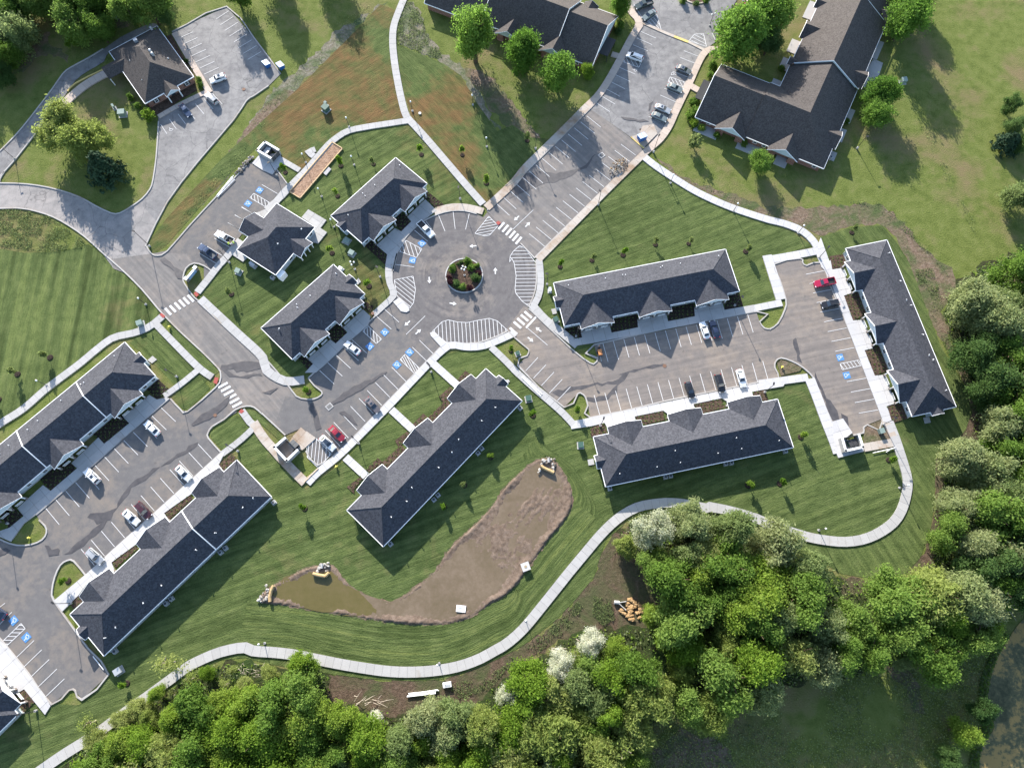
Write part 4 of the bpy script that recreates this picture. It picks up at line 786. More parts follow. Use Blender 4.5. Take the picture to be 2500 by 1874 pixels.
G3 = [(.19, 8.6, 1.7), (.515, 8.6, 1.7), (.835, 8.6, 1.7)]; G3n = [(.18, 8.8, 1.7), (.508, 8.8, 1.7), (.835, 8.8, 1.7)]; G2 = [(.275, 8.6, 1.7), (.755, 8.6, 1.7)]
B_['b'] = block("bb 582,1240 1452,432 1030,82 147,867", 'short grey roofed apartment block with a curved forecourt beside the roundabout', G2, [('L', .62, 3.3, .9)], "bb 1083,188 748,455 585,568 618,602 388,858")
B_['b2'] = block("b2 560,1460 1607,515 1148,92 92,1015", 'short grey roofed apartment block below the clubhouse, one white car parked in front', G2, [('R', .45, 3.3, .9)], "b2 1195,228 806,538 624,676 636,720 358,1025")
B_['e'] = block("ee -270,1550 1215,312 967,45 -520,1275", 'long grey roofed block with two white firewall strips beside the big striped lawn', [(.19, 8.6, 1.7), (.51, 8.6, 1.7), (.83, 8.6, 1.7)], [('R', .5, 3.3, .9)], "ee 893,155 655,362 632,376 478,502 297,658 218,727 70,850 0,915", (.415, .73))
B_['l'] = block("ll 1325,125 120,1240 365,1543 1580,390", 'long grey roofed block with one white firewall strip, below the left car park', [(.17, 8.6, 1.7), (.505, 8.6, 1.7), (.835, 8.6, 1.7)], [('R', .42, 3.3, .9)], "ll 1445,406 1367,472 1177,652 1036,778 779,1028 648,1154 449,1340 378,1409", (.345,))
B_['m'] = block("m 87,1273 1217,131 1507,391 384,1577", 'long grey roofed block standing diagonally above the muddy pond', G3, [('R', .42, 3.3, .9)], "m 1297,443 1187,553 994,710 941,814 828,929 619,1098 569,1202 446,1326")
B_['n'] = block("n 246,922 2066,555 1920,121 131,468", 'long grey roofed block right of the roundabout, with shaded porches facing the car park', G3n, [('L', .56, 3.3, .9)], "n 287,495 671,424 850,388 880,388 1243,312 1262,298 1448,271 1846,191")
B_['q'] = block("q 180,556 1897,205 2053,655 302,1022", 'long grey roofed block between the right car park and the curved path', [(.175, 8.6, 1.7), (.5, 8.6, 1.7), (.825, 8.6, 1.7)], [('L', .5, 3.3, .9)], "q 430,900 777,836 946,686 994,796 1344,709 1516,566 1563,667 1912,592")
B_['hh'] = block("hh 215,155 770,1545 1130,1465 563,88", 'long grey roofed block running down the right side beside the woods', [(.17, 8.6, 1.7), (.49, 8.6, 1.7), (.825, 8.6, 1.7)], [('R', .56, 3.3, .9)], "hh 573,195 668,421 722,587 753,626 852,864 908,1042 940,1080 1042,1331")
B_['ii'] = block("ii -555,150 195,1080 -140,1400 -895,470", 'grey roofed block cut off by the bottom left corner of the picture', [(.2, 8.6, 1.7), (.79, 8.6, 1.7)], [])
# ---------------------------------------------------------------- clubhouse
def clubhouse():
    c = PL("cl 270,1105 1000,265 1685,695 985,1560", EAVE); F0, F1, B1, B0 = c; u = (F1-F0+B1-B0); u.z = 0; u.normalize(); v = Vector((u.y, -u.x, 0)); ctr = sum(c, Vector())/4
    L = ((F1-F0).length+(B1-B0).length)/2; W = ((B0-F0).length+(B1-F1).length)/2; O = ctr-u*L/2-v*W/2; O.z = 0; org = Vector((ctr.x, ctr.y, 0)); T = lambda x, y, z: O+u*x+v*y+Vector((0, 0, z)); rz = math.atan2(u.y, u.x); hz = EAVE+W/2*.52
    root = thing('clubhouse', 'small square grey roofed clubhouse between the short car park and the lawn', 'building', org)
    i = .5; MB().prism([T(i,i,0), T(L-i,i,0), T(L-i,W-i,0), T(i,W-i,0)], 0, EAVE-.1).build('wall', SIDING, root, org)
    A, Bq, Cq, D = T(0,0,EAVE), T(L,0,EAVE), T(L,W,EAVE), T(0,W,EAVE); r1, r2 = T(W/2,W/2,hz), T(L-W/2,W/2,hz)
    MB().add([A, Bq, Cq, D, r1, r2], [(0,1,5,4), (1,2,5), (2,3,4,5), (3,0,4), (3,2,1,0)]).build('roof', ROOF, root, org)
    fa = MB()
    for a, b in ((A, Bq), (Bq, Cq), (Cq, D), (D, A)): d = b-a; fa.box((a+b)/2-Vector((0,0,.08)), (d.length+.1, .16, .24), math.atan2(d.y, d.x))
    # entrance canopy towards the car park
    w_, p_ = 6.6, 3.2; xc = L*.48; hg = EAVE+w_/2*.52; up = Vector((0,0,.02)); g = MB(); S = lambda x, y, z: T(xc+x, y, z)
    e1, e2, a1, a2, v1, v2 = S(-w_/2,-p_,EAVE), S(w_/2,-p_,EAVE), S(0,-p_,hg), S(0,w_/2,hg), S(-w_/2,0,EAVE), S(w_/2,0,EAVE)
    solid(g, [q+up for q in (e1, a1, a2, v1)], .14); solid(g, [q+up for q in (a1, e2, v2, a2)], .14); g.build('entrance_canopy', ROOF, root, org)
    for a, b in ((e1, a1), (a1, e2), (e1, v1), (e2, v2)): fa.tube([a-Vector((0,0,.06)), b-Vector((0,0,.06))], .11, 4)
    MB().add([S(-w_/2+.3,-p_+.2,EAVE-.1), S(w_/2-.3,-p_+.2,EAVE-.1), S(0,-p_+.2,hg-.2)], [(0,1,2)]).add([S(-w_/2+.3,-p_+.3,EAVE-.1), S(w_/2-.3,-p_+.3,EAVE-.1), S(0,-p_+.3,hg-.2)], [(0,1,2)]).build('gable_wall', GABLE, root, org)
    for X in (-w_/2+.4, w_/2-.4): q = S(X, -p_+.4, .2); po = inst('porch_post', POST, root, q-org, (0,0,rz)); inst('post_base', PBASE, po)
    # rear porch gable
    w_, p_ = 5.2, 2.4; xc2 = L*.6; hg = EAVE+w_/2*.52; S2 = lambda x, y, z: T(xc2+x, W-y, z); g = MB()
    e1, e2, a1, a2, v1, v2 = S2(-w_/2,-p_,EAVE), S2(w_/2,-p_,EAVE), S2(0,-p_,hg), S2(0,w_/2,hg), S2(-w_/2,0,EAVE), S2(w_/2,0,EAVE)
    solid(g, [q+up for q in (e1, a1, a2, v1)], .14); solid(g, [q+up for q in (a1, e2, v2, a2)], .14); g.build('gable_roof', ROOF, root, org)
    for a, b in ((e1, a1), (a1, e2), (e1, v1), (e2, v2)): fa.tube([a-Vector((0,0,.06)), b-Vector((0,0,.06))], .11, 4)
    MB().add([S2(-w_/2+.3,-p_+.2,EAVE-.1), S2(w_/2-.3,-p_+.2,EAVE-.1), S2(0,-p_+.2,hg-.2), S2(-w_/2+.3,-p_+.3,EAVE-.1), S2(w_/2-.3,-p_+.3,EAVE-.1), S2(0,-p_+.3,hg-.2)], [(0,1,2),(5,4,3),(0,3,4,1),(1,4,5,2),(2,5,3,0)]).build('gable_wall', GABLE, root, org)
    for X in (-w_/2+.3, -.8, .8, w_/2-.3): inst('porch_post', POST, root, S2(X, -p_+.3, .1)-org, (0,0,rz))
    fa.build('fascia', TRIM, root, org)
    for k in range(4):
        for y in (.46, W-.46): f = inst('window', WIN_F, root, T(2+k*(L-4)/3, y, 1.7)-org, (0,0,rz)); inst('pane', WIN_P, f, (0,-.05,0)); inst('pane', WIN_P, f, (0,.05,0))
    inst('door', DOOR, root, T(xc, .46, 1.3)-org, (0,0,rz)); inst('door', DOOR, root, T(xc2, W-.46, 1.3)-org, (0,0,rz))
    for x, y in ((1435,732), (1010,995)):
        z = 4.6
        for _ in range(6): p = P('cl', x, y, z)-O; px, py = p.dot(u), p.dot(v); z = EAVE+.52*max(0, min(px, L-px, py, W-py))
        p = P('cl', x, y, z+.2); inst('roof_vent', BENT, root, Vector((p.x, p.y, z+.1))-org)
    bx = MB(); q = T(1.2, W+.5, 1.2); bx.box(q, (2.2, 1.4, 2.4), rz); bx.build('utility_closet', TRIM, root, org)
clubhouse()
# ---------------------------------------------------------------- older brown roofed buildings
BW_F = MB().box((0,0,0), (1.1,.1,1.7)).mesh('window_frame', TRIM); BW_P = MB().box((0,0,0), (.85,.05,1.4)).mesh('window_pane', GLASS); SHUT = MB().box((0,0,0), (.42,.06,1.7)).mesh('shutter', BLACK)
def bwin(root, org, q, a, shut=True):
    f = inst('window', BW_F, root, q-org, (0,0,a)); inst('pane', BW_P, f, (0,-.05,0)); inst('pane', BW_P, f, (0,.05,0)); inst('glazing_bar', WIN_M, f, (0,-.075,0))
    if shut:
        for s in (-.8, .8): inst('shutter', SHUT, root, q-org+Vector((math.cos(a)*s, math.sin(a)*s, 0)), (0,0,a))
def facebox(mb, pts, th): solid(mb, pts, th)
def office():
    E = 3.0; c = PL("o 785,1365 1550,940 980,148 235,548", E); F0, F1, B1, B0 = c; u = (F1-F0+B1-B0); u.z = 0; u.normalize(); v = Vector((-u.y, u.x, 0)); ctr = sum(c, Vector())/4
    L = ((F1-F0).length+(B1-B0).length)/2; W = ((B0-F0).length+(B1-F1).length)/2; O = ctr-u*L/2-v*W/2; O.z = 0; org = Vector((ctr.x, ctr.y, 0)); T = lambda x, y, z: O+u*x+v*y+Vector((0,0,z)); rz = math.atan2(u.y, u.x); k = .5; hz = E+L/2*k
    root = thing('brick_office', 'red brick office with a brown hipped roof beside the cracked car park, top left', 'building', org)
    i = .6; MB().prism([T(i,i,0), T(L-i,i,0), T(L-i,W-i,0), T(i,W-i,0)], 0, E-.1).build('wall', BRICK, root, org)
    A, Bq, Cq, D = T(0,0,E), T(L,0,E), T(L,W,E), T(0,W,E); r1, r2 = T(L/2,L/2,hz), T(L/2,W-L/2,hz)
    MB().add([A, Bq, Cq, D, r1, r2], [(0,1,4), (1,2,5,4), (2,3,5), (3,0,4,5), (3,2,1,0)]).build('roof', ROOFO, root, org)
    fa = MB()
    for a, b in ((A, Bq), (Bq, Cq), (Cq, D), (D, A)): d = b-a; fa.box((a+b)/2-Vector((0,0,.08)), (d.length+.1, .15, .24), math.atan2(d.y, d.x))
    w_, p_ = 4.2, 1.7; xc = L*.52; hg = E+w_/2*.7; S = lambda x, y, z: T(xc+x, y, z); up = Vector((0,0,.02)); g = MB(); yb = (hg-E)/k
    e1, e2, a1, a2, v1, v2 = S(-w_/2,-p_,E), S(w_/2,-p_,E), S(0,-p_,hg), S(0,yb,hg), S(-w_/2,0,E), S(w_/2,0,E)
    solid(g, [q+up for q in (e1, a1, a2, v1)], .12); solid(g, [q+up for q in (a1, e2, v2, a2)], .12); g.build('porch_roof', ROOFO, root, org)
    MB().add([S(-w_/2+.2,-p_+.15,E-.1), S(w_/2-.2,-p_+.15,E-.1), S(0,-p_+.15,hg-.15), S(-w_/2+.2,-p_+.25,E-.1), S(w_/2-.2,-p_+.25,E-.1), S(0,-p_+.25,hg-.15)], [(0,1,2),(5,4,3),(0,3,4,1),(1,4,5,2),(2,5,3,0)]).build('gable_wall', GABLE, root, org)
    for a, b in ((e1, a1), (a1, e2), (e1, v1), (e2, v2)): fa.tube([a-Vector((0,0,.05)), b-Vector((0,0,.05))], .1, 4)
    for X in (-w_/2+.3, w_/2-.3): po = MB(); po.tube([S(X,-p_+.3,.1), S(X,-p_+.3,E)], .17, 10); po.build('porch_column', TRIM, root, org)
    MB().box(S(0,.55,1.15), (1.2,.1,2.2), rz).build('door', GLASS, root, org)
    for X in (L*.2, L*.83): bwin(root, org, T(X, .55, 1.7), rz)
    for Y in (W*.2, W*.45, W*.7): bwin(root, org, T(L-.55, Y, 1.7), rz+math.pi/2)
    # drive-through canopy on the left side
    w_, p_ = 5.0, 4.4; yc = W*.72; hg = E+w_/2*.5; S = lambda x, y, z: T(y, yc+x, z); g = MB(); e1, e2, a1, a2, v1, v2 = S(-w_/2,-p_,E), S(w_/2,-p_,E), S(0,-p_,hg), S(0,w_/2,hg), S(-w_/2,0,E), S(w_/2,0,E)
    solid(g, [q+up for q in (e1, a1, a2, v1)], .12); solid(g, [q+up for q in (a1, e2, v2, a2)], .12); g.build('drive_through_roof', ROOFO, root, org)
    for X in (-w_/2+.3, w_/2-.3): po = MB(); po.tube([S(X,-p_+.3,0), S(X,-p_+.3,E)], .14, 8); po.build('canopy_post', TRIM, root, org)
    fa.build('fascia', TRIM, root, org)
    for x, y, d in ((885,560,.5), (920,610,.5), (1155,662,.18), (555,690,.1), (745,992,.1)):
        z = 5
        for _ in range(6): p = P('o', x, y, z)-O; px, py = p.dot(u), p.dot(v); z = E+k*max(0, min(px, L-px, py, W-py))
        p = p+O; t = MB(); t.tube([(p.x, p.y, z-.3), (p.x, p.y, z+d*1.6)], d*.75, 12); t.ball((p.x, p.y, z+d*1.6), d*.85, 10, 6); t.build('roof_vent', LGREY if d > .3 else TRIM, root, org)
    for n_ in range(6):
        p = P('o', 722+n_*30, 462+n_*43, 6.6); t = MB(); t.box((p.x, p.y, 6.3), (.3, .3, .7)); t.build('ridge_vent', BLACK, root, org)
    p = P('o', 640, 370, 6.0); t = MB(); t.box((p.x, p.y, 5.7), (1.1, .8, 1.1), rz); t.build('roof_unit', LGREY, root, org); p = P('o', 880, 180, 4.5); t = MB(); t.box((p.x, p.y, 4.3), (.6, .5, 1.0), rz); t.build('roof_unit', LGREY, root, org)
office()
def gwing(root, org, O, u, v, L, W, E, hz, x0, x1, name, left_gable=True, right_gable=True, ov=.5):
    """gabled wing: u along the ridge, v across"""
    T = lambda x, y, z: O+u*x+v*y+Vector((0,0,z)); g = MB()
    solid(g, [T(x0,0,E), T(x1,0,E), T(x1,W/2,hz), T(x0,W/2,hz)], .16); solid(g, [T(x0,W/2,hz), T(x1,W/2,hz), T(x1,W,E), T(x0,W,E)], .16); g.build(name, ROOFO, root, org)
    wl = MB(); wl.prism([T(x0+ov,.9,0), T(x1-ov,.9,0), T(x1-ov,W-.9,0), T(x0+ov,W-.9,0)], 0, E+.2); wl.build('wall', BRICK, root, org)
    k = (hz-E)/(W/2)
    for flag, X in ((left_gable, x0+ov*.5), (right_gable, x1-ov*.5)):
        if flag:
            t = MB(); a = [T(X,.9,E-.2), T(X,W-.9,E-.2), T(X,W-.9,E+.9*k-.2), T(X,W/2,hz-.2), T(X,.9,E+.9*k-.2)]; b = [q+u*(.1 if X == x0+ov*.5 else -.1) for q in a]
            t.add(a+b, [(0,1,2,3,4),(9,8,7,6,5)]+[(i, (i+1) % 5, 5+(i+1) % 5, 5+i) for i in range(5)]); t.build('gable_wall', GABLE, root, org)
    fa = MB()
    for y in (0, W): a, b = T(x0,y,E-.1), T(x1,y,E-.1); fa.box((a+b)/2, ((b-a).length, .16, .24), math.atan2(u.y, u.x))
    for X in (x0, x1):
        fa.tube([T(X,0,E-.03), T(X,W/2,hz-.03)], .1, 4); fa.tube([T(X,W/2,hz-.03), T(X,W,E-.03)], .1, 4)
    fa.build('fascia', TRIM, root, org); return T
def cross_gable(root, org, S, w_, p_, E, k_main, kg, big=True):
    hg = E+w_/2*kg; yb = (hg-E)/k_main; g = MB(); up = Vector((0,0,.03))
    e1, e2, a1, a2, v1, v2 = S(-w_/2,-p_,E), S(w_/2,-p_,E), S(0,-p_,hg), S(0,yb,hg), S(-w_/2,-.05,E), S(w_/2,-.05,E)
    solid(g, [q+up for q in (e1, a1, a2, v1)], .12); solid(g, [q+up for q in (a1, e2, v2, a2)], .12); g.build('gable_roof', ROOFO, root, org)
    fa = MB()
    for a, b in ((e1, a1), (a1, e2)): fa.tube([a-Vector((0,0,.05)), b-Vector((0,0,.05))], .11, 4)
    fa.build('gable_trim', TRIM, root, org)
    a = [S(-w_/2+.35,-p_+.55,E-.15), S(w_/2-.35,-p_+.55,E-.15), S(0,-p_+.55,hg-.3)]; d = S(0,.12,0)-S(0,0,0); t = MB(); t.add(a+[q+d for q in a], [(0,1,2),(5,4,3),(0,3,4,1),(1,4,5,2),(2,5,3,0)]); t.build('gable_wall', GABLE, root, org)
    if big:
        for s0, s1 in ((-w_/2+.5, -w_/2+2.6), (w_/2-2.6, w_/2-.5)): MB().prism([S(s0,-p_+.9,0), S(s1,-p_+.9,0), S(s1,1.2,0), S(s0,1.2,0)], 0, E).build('bay_wall', BRICK, root, org)
def complex_right():
    E = 3.0; A = P('r',145,1005,E); Bc = P('r',1265,1485,E); u = Vector((math.cos(R(-26.6)), math.sin(R(-26.6)), 0)); v = Vector((-u.y, u.x, 0)); W = 20.4; org = Vector((75, 128, 0)); k = .6; hz = E+W/2*k
    L1 = (Bc-A).dot(u); O1 = Vector((Bc.x, Bc.y, 0))-u*L1; root = thing('apartment_building', 'large brown roofed L-shaped brick block with blue-grey gables, top right', 'building', org)
    # lower wing in two steps, then the wing that runs up the picture
    T1 = gwing(root, org, O1, u, v, L1, W, E-.35, hz-.35, 0, 15.2, 'roof', True, False)
    T = lambda x, y, z: O1+u*x+v*y+Vector((0,0,z)); g = MB()
    solid(g, [T(15.0,0,E), T(L1,0,E), T(L1-W/2,W/2,hz), T(15.0,W/2,hz)], .16); solid(g, [T(15.0,W/2,hz), T(L1-W/2,W/2,hz), T(L1-W,W,E), T(15.0,W,E)], .16)
    ru = v; rv = -u   # right wing axis runs along v from the outer corner
    T2 = lambda x, y, z: Vector((Bc.x, Bc.y, 0))+v*x-u*y+Vector((0,0,z))
    solid(g, [T2(0,0,E), T2(29,0,E), T2(29,W/2,hz), T2(W/2,W/2,hz)], .16); solid(g, [T2(W/2,W/2,hz), T2(29,W/2,hz), T2(29,W,E), T2(W,W,E)], .16); g.build('roof', ROOFO, root, org)
    wl = MB(); wl.prism([T(15,.9,0), T(L1-.9,.9,0), T2(29,.9,0), T2(29,W-.9,0), T2(W-.9,W-.9,0), T(15,W-.9,0)], 0, E+.1); wl.build('wall', BRICK, root, org)
    fa = MB()
    for a, b in ((T(15,0,E-.1), T(L1,0,E-.1)), (T2(0,0,E-.1), T2(29,0,E-.1)), (T(15,W,E-.1), T(L1-W,W,E-.1)), (T2(W,W,E-.1), T2(29,W,E-.1))): d = b-a; fa.box((a+b)/2, (d.length, .16, .24), math.atan2(d.y, d.x))
    fa.build('fascia', TRIM, root, org)
    gwing(root, org, Vector((Bc.x, Bc.y, 0))-u*W, v, u, 75, W, E+.75, hz+.75, 28.8, 55, 'roof', True, False); gwing(root, org, Vector((Bc.x, Bc.y, 0))-u*W, v, u, 75, W, E+.1, hz+.1, 54.7, 85, 'roof', False, True)
    for xc in (10.9, 26.6): cross_gable(root, org, lambda x, y, z, xc=xc: T(xc+x, y, z), 9.0, 1.3, E, k, .62)
    for xc in (10.5, 32.5, 57): cross_gable(root, org, lambda x, y, z, xc=xc: T2(xc+x, y, z), 6.5, .8, E+(.75 if xc > 29 else 0), k, .6, False)
    for xc, w_ in ((29.5, 3), (42, 7), (53, 4)): cross_gable(root, org, lambda x, y, z, xc=xc: T2(xc+x, W-y, z), w_, 1.0, E+(.75 if xc > 29 else 0), k, .6, False)
    rz = math.atan2(u.y, u.x)
    for x in (1.6, 4.2, 7.7, 14.3, 18.3, 21, 23.5, 30.2, 36): bwin(root, org, T(x, .84, 1.7), rz, False)
    for x in (5, 16, 20, 24, 38, 44, 50): bwin(root, org, T2(x, .84, 1.7), rz+math.pi/2, False); bwin(root, org, T2(x+22, W-.84, 1.7), rz+math.pi/2, False)
    pat = lambda *q: MB().prism(list(q), 0, .16).build('patio', CONC, root, org)
    for x0, x1 in ((1, 8), (14, 21), (25.5, 29)): pat(T(x0,.8,0), T(x1,.8,0), T(x1,-2.4,0), T(x0,-2.4,0))
    for x0, x1 in ((6, 9), (13, 17.5), (20, 25), (34, 41), (45, 52)): pat(T2(x0,.8,0), T2(x1,.8,0), T2(x1,-2.2,0), T2(x0,-2.2,0)); pat(T2(x0+16,W-.8,0), T2(x1+16,W-.8,0), T2(x1+16,W+2.6,0), T2(x0+16,W+2.6,0))
    for s_ in (T(3.0,1.3,0), T(8.9,1.3,0)): pass
    for sset, base in ((("350,700","385,712","408,722","472,750","530,776","592,800","616,810"), 6.9), (("736,838","795,868","820,872","858,888","920,918","982,944","1045,970","1105,998"), 7.4), (("1175,980","1195,935","1218,878","1240,828","1258,782","1280,732","1300,686","1318,642","1338,598","1356,562","1375,508"), 7.6), (("1418,425","1430,392","1446,350","1465,305","1482,262","1500,218","1518,185","1535,132","1553,75","1568,45"), 8.2)):
        for q in sset:
            x, y = map(float, q.split(',')); p = P('r', x, y, base+.4); inst('roof_vent', VENT if len(q) % 2 else BENT, root, Vector((p.x, p.y, base+.05))-org, (0,0,random.uniform(0,6)))
    cn = MB(); 
    for y0 in (6.0,): cn.prism([T(-2.6,y0,0), T(.4,y0,0), T(.4,y0+7,0), T(-2.6,y0+7,0)], 2.6, 2.8, bottom=True); cn.tube([T(-2.4,y0+.3,0), T(-2.4,y0+.3,2.6)], .08, 6); cn.tube([T(-2.4,y0+6.7,0), T(-2.4,y0+6.7,2.6)], .08, 6)
    cn.build('entrance_canopy', BLACK, root, org); return T, T2
TR1, TR2 = complex_right()
def complex_top():
    E = 3.0; u = Vector((math.cos(R(-25)), math.sin(R(-25)), 0)); v = Vector((-u.y, u.x, 0)); W = 20.2; Q = P('p', 1690, 905, E); O = Vector((Q.x, Q.y, 0))-u*60; k = .59; hz = E+W/2*k; org = Vector((5, 158, 0))
    root = thing('apartment_building', 'large brown roofed brick block behind three round trees at the top centre', 'building', org)
    x_ = 47.5; T = gwing(root, org, O, u, v, 60, W, E, hz, x_, 60, 'roof', False, True); gwing(root, org, O, u, v, 60, W, E+.8, hz+.8, 24, x_+.3, 'roof', False, True); gwing(root, org, O, u, v, 60, W, E, hz, 5, 24.3, 'roof', True, False)
    rz = math.atan2(u.y, u.x)
    for px, py in ((1165, 570), (560, 305)):
        a = P('p', px, py, E+5.2)-O; xc = a.dot(u); cross_gable(root, org, lambda x, y, z, xc=xc: T(xc+x, y, z), 8.6, 1.4, E+.2, k, .62)
    cross_gable(root, org, lambda x, y, z: T(51+x, W-y, z), 4.5, .8, E, k, .6, False)
    for x in (28, 31, 35.5, 41, 45, 50, 55, 58): bwin(root, org, T(x, .84, 1.7), rz, False)
    for y in (4, 8, 15): bwin(root, org, T(59.4, y, 1.7), rz+math.pi/2, False)
    for sset, b in ((("1010,20","1050,15","1173,65","1220,92","1295,115"), 8.3), (("1400,205","1487,238","1528,258","1567,268","1640,300","1717,335","1800,372","1833,385"), 7.5)):
        for q in sset:
            x, y = map(float, q.split(',')); p = P('p', x, y, b+.4); inst('roof_vent', VENT if len(q) % 2 else BENT, root, Vector((p.x, p.y, b+.05))-org, (0,0,random.uniform(0,6)))
    cn = MB(); cn.prism([T(59.5,5.5,0), T(62.6,5.5,0), T(62.6,12,0), T(59.5,12,0)], 2.7, 2.9, bottom=True)
    for y in (5.8, 11.7): cn.tube([T(62.4,y,0), T(62.4,y,2.7)], .1, 6)
    cn.build('entrance_canopy', BLACK, root, org)
complex_top()
# ---------------------------------------------------------------- vehicles
PAINTS = {}
def paint(n, c, r=.25, metal=.2):
    if n not in PAINTS:
        m = plain('car_paint_'+n, c, r, .5, metal); m.node_tree.nodes['Principled BSDF'].inputs['Coat Weight'].default_value = .6; PAINTS[n] = m
    return PAINTS[n]
CARC = dict(white=C(.74,.74,.73), silver=C(.36,.37,.38), grey=C(.13,.14,.15), greygreen=C(.17,.20,.195), blue=C(.05,.07,.12), navy=C(.025,.035,.07), black=C(.018,.018,.02), red=C(.30,.025,.04), ruby=C(.36,.012,.05), maroon=C(.06,.02,.025), bronze=C(.15,.13,.13), darkgreen=C(.045,.06,.055))
HEADL = plain('headlamp_lens', C(.75,.76,.78), .1, .6); TAILL = plain('tail_lamp_lens', C(.35,.02,.02), .2, .6)
SPEC = {  # length, width, height, stations(x, halfwidth, top), greenhouse: bottom front/rear, top front/rear, bottom/top half widths, belt
 'sedan': dict(L=4.85, H=1.45, st=[(2.42,.60,.60),(2.3,.80,.70),(1.6,.90,.84),(.95,.92,.95),(-1.4,.92,.98),(-2.05,.88,.97),(-2.32,.80,.90),(-2.42,.66,.72)], g=(1.0,-1.85,.2,-1.15,.82,.60), belt=.96, wb=(1.45,-1.4)),
 'hatch': dict(L=4.4, H=1.5, st=[(2.2,.60,.60),(2.08,.80,.70),(1.5,.89,.86),(.95,.91,.97),(-1.6,.91,1.0),(-2.05,.86,.98),(-2.2,.7,.75)], g=(.98,-2.0,.2,-1.6,.81,.60), belt=.98, wb=(1.35,-1.3)),
 'suv': dict(L=4.8, H=1.75, st=[(2.4,.64,.72),(2.28,.84,.86),(1.5,.93,1.02),(1.0,.95,1.10),(-1.9,.95,1.12),(-2.3,.90,1.08),(-2.4,.74,.85)], g=(1.0,-2.25,.35,-2.0,.86,.68), belt=1.1, wb=(1.45,-1.4)),
 'minivan': dict(L=5.1, H=1.75, st=[(2.55,.64,.66),(2.4,.84,.80),(1.8,.94,.98),(1.3,.97,1.08),(-2.1,.97,1.10),(-2.45,.92,1.06),(-2.55,.76,.85)], g=(1.45,-2.45,.55,-2.2,.88,.70), belt=1.08, wb=(1.6,-1.5)),
 'pickup': dict(L=5.8, H=1.82, st=[(2.9,.70,.80),(2.78,.90,.95),(2.0,.97,1.08),(1.35,.98,1.14),(-.72,.98,1.14),(-.75,.98,.72),(-2.8,.96,.72),(-2.88,.92,.70)], g=(1.3,-.72,.65,-.45,.88,.70), belt=1.12, wb=(1.85,-1.75))}
_ring = lambda w_, t: [(-w_*.86, .28), (-w_, .42), (-w_, t-.14), (-w_*.88, t), (w_*.88, t), (w_, t-.14), (w_, .42), (w_*.86, .28)]
WHEEL = MB().tube([(0,-.11,0), (0,.11,0)], .34, 14).mesh('wheel', RUBBER, smooth=False); WRIM = MB().tube([(0,-.118,0), (0,.118,0)], .21, 10).mesh('rim', RIM)
MIRR = {}
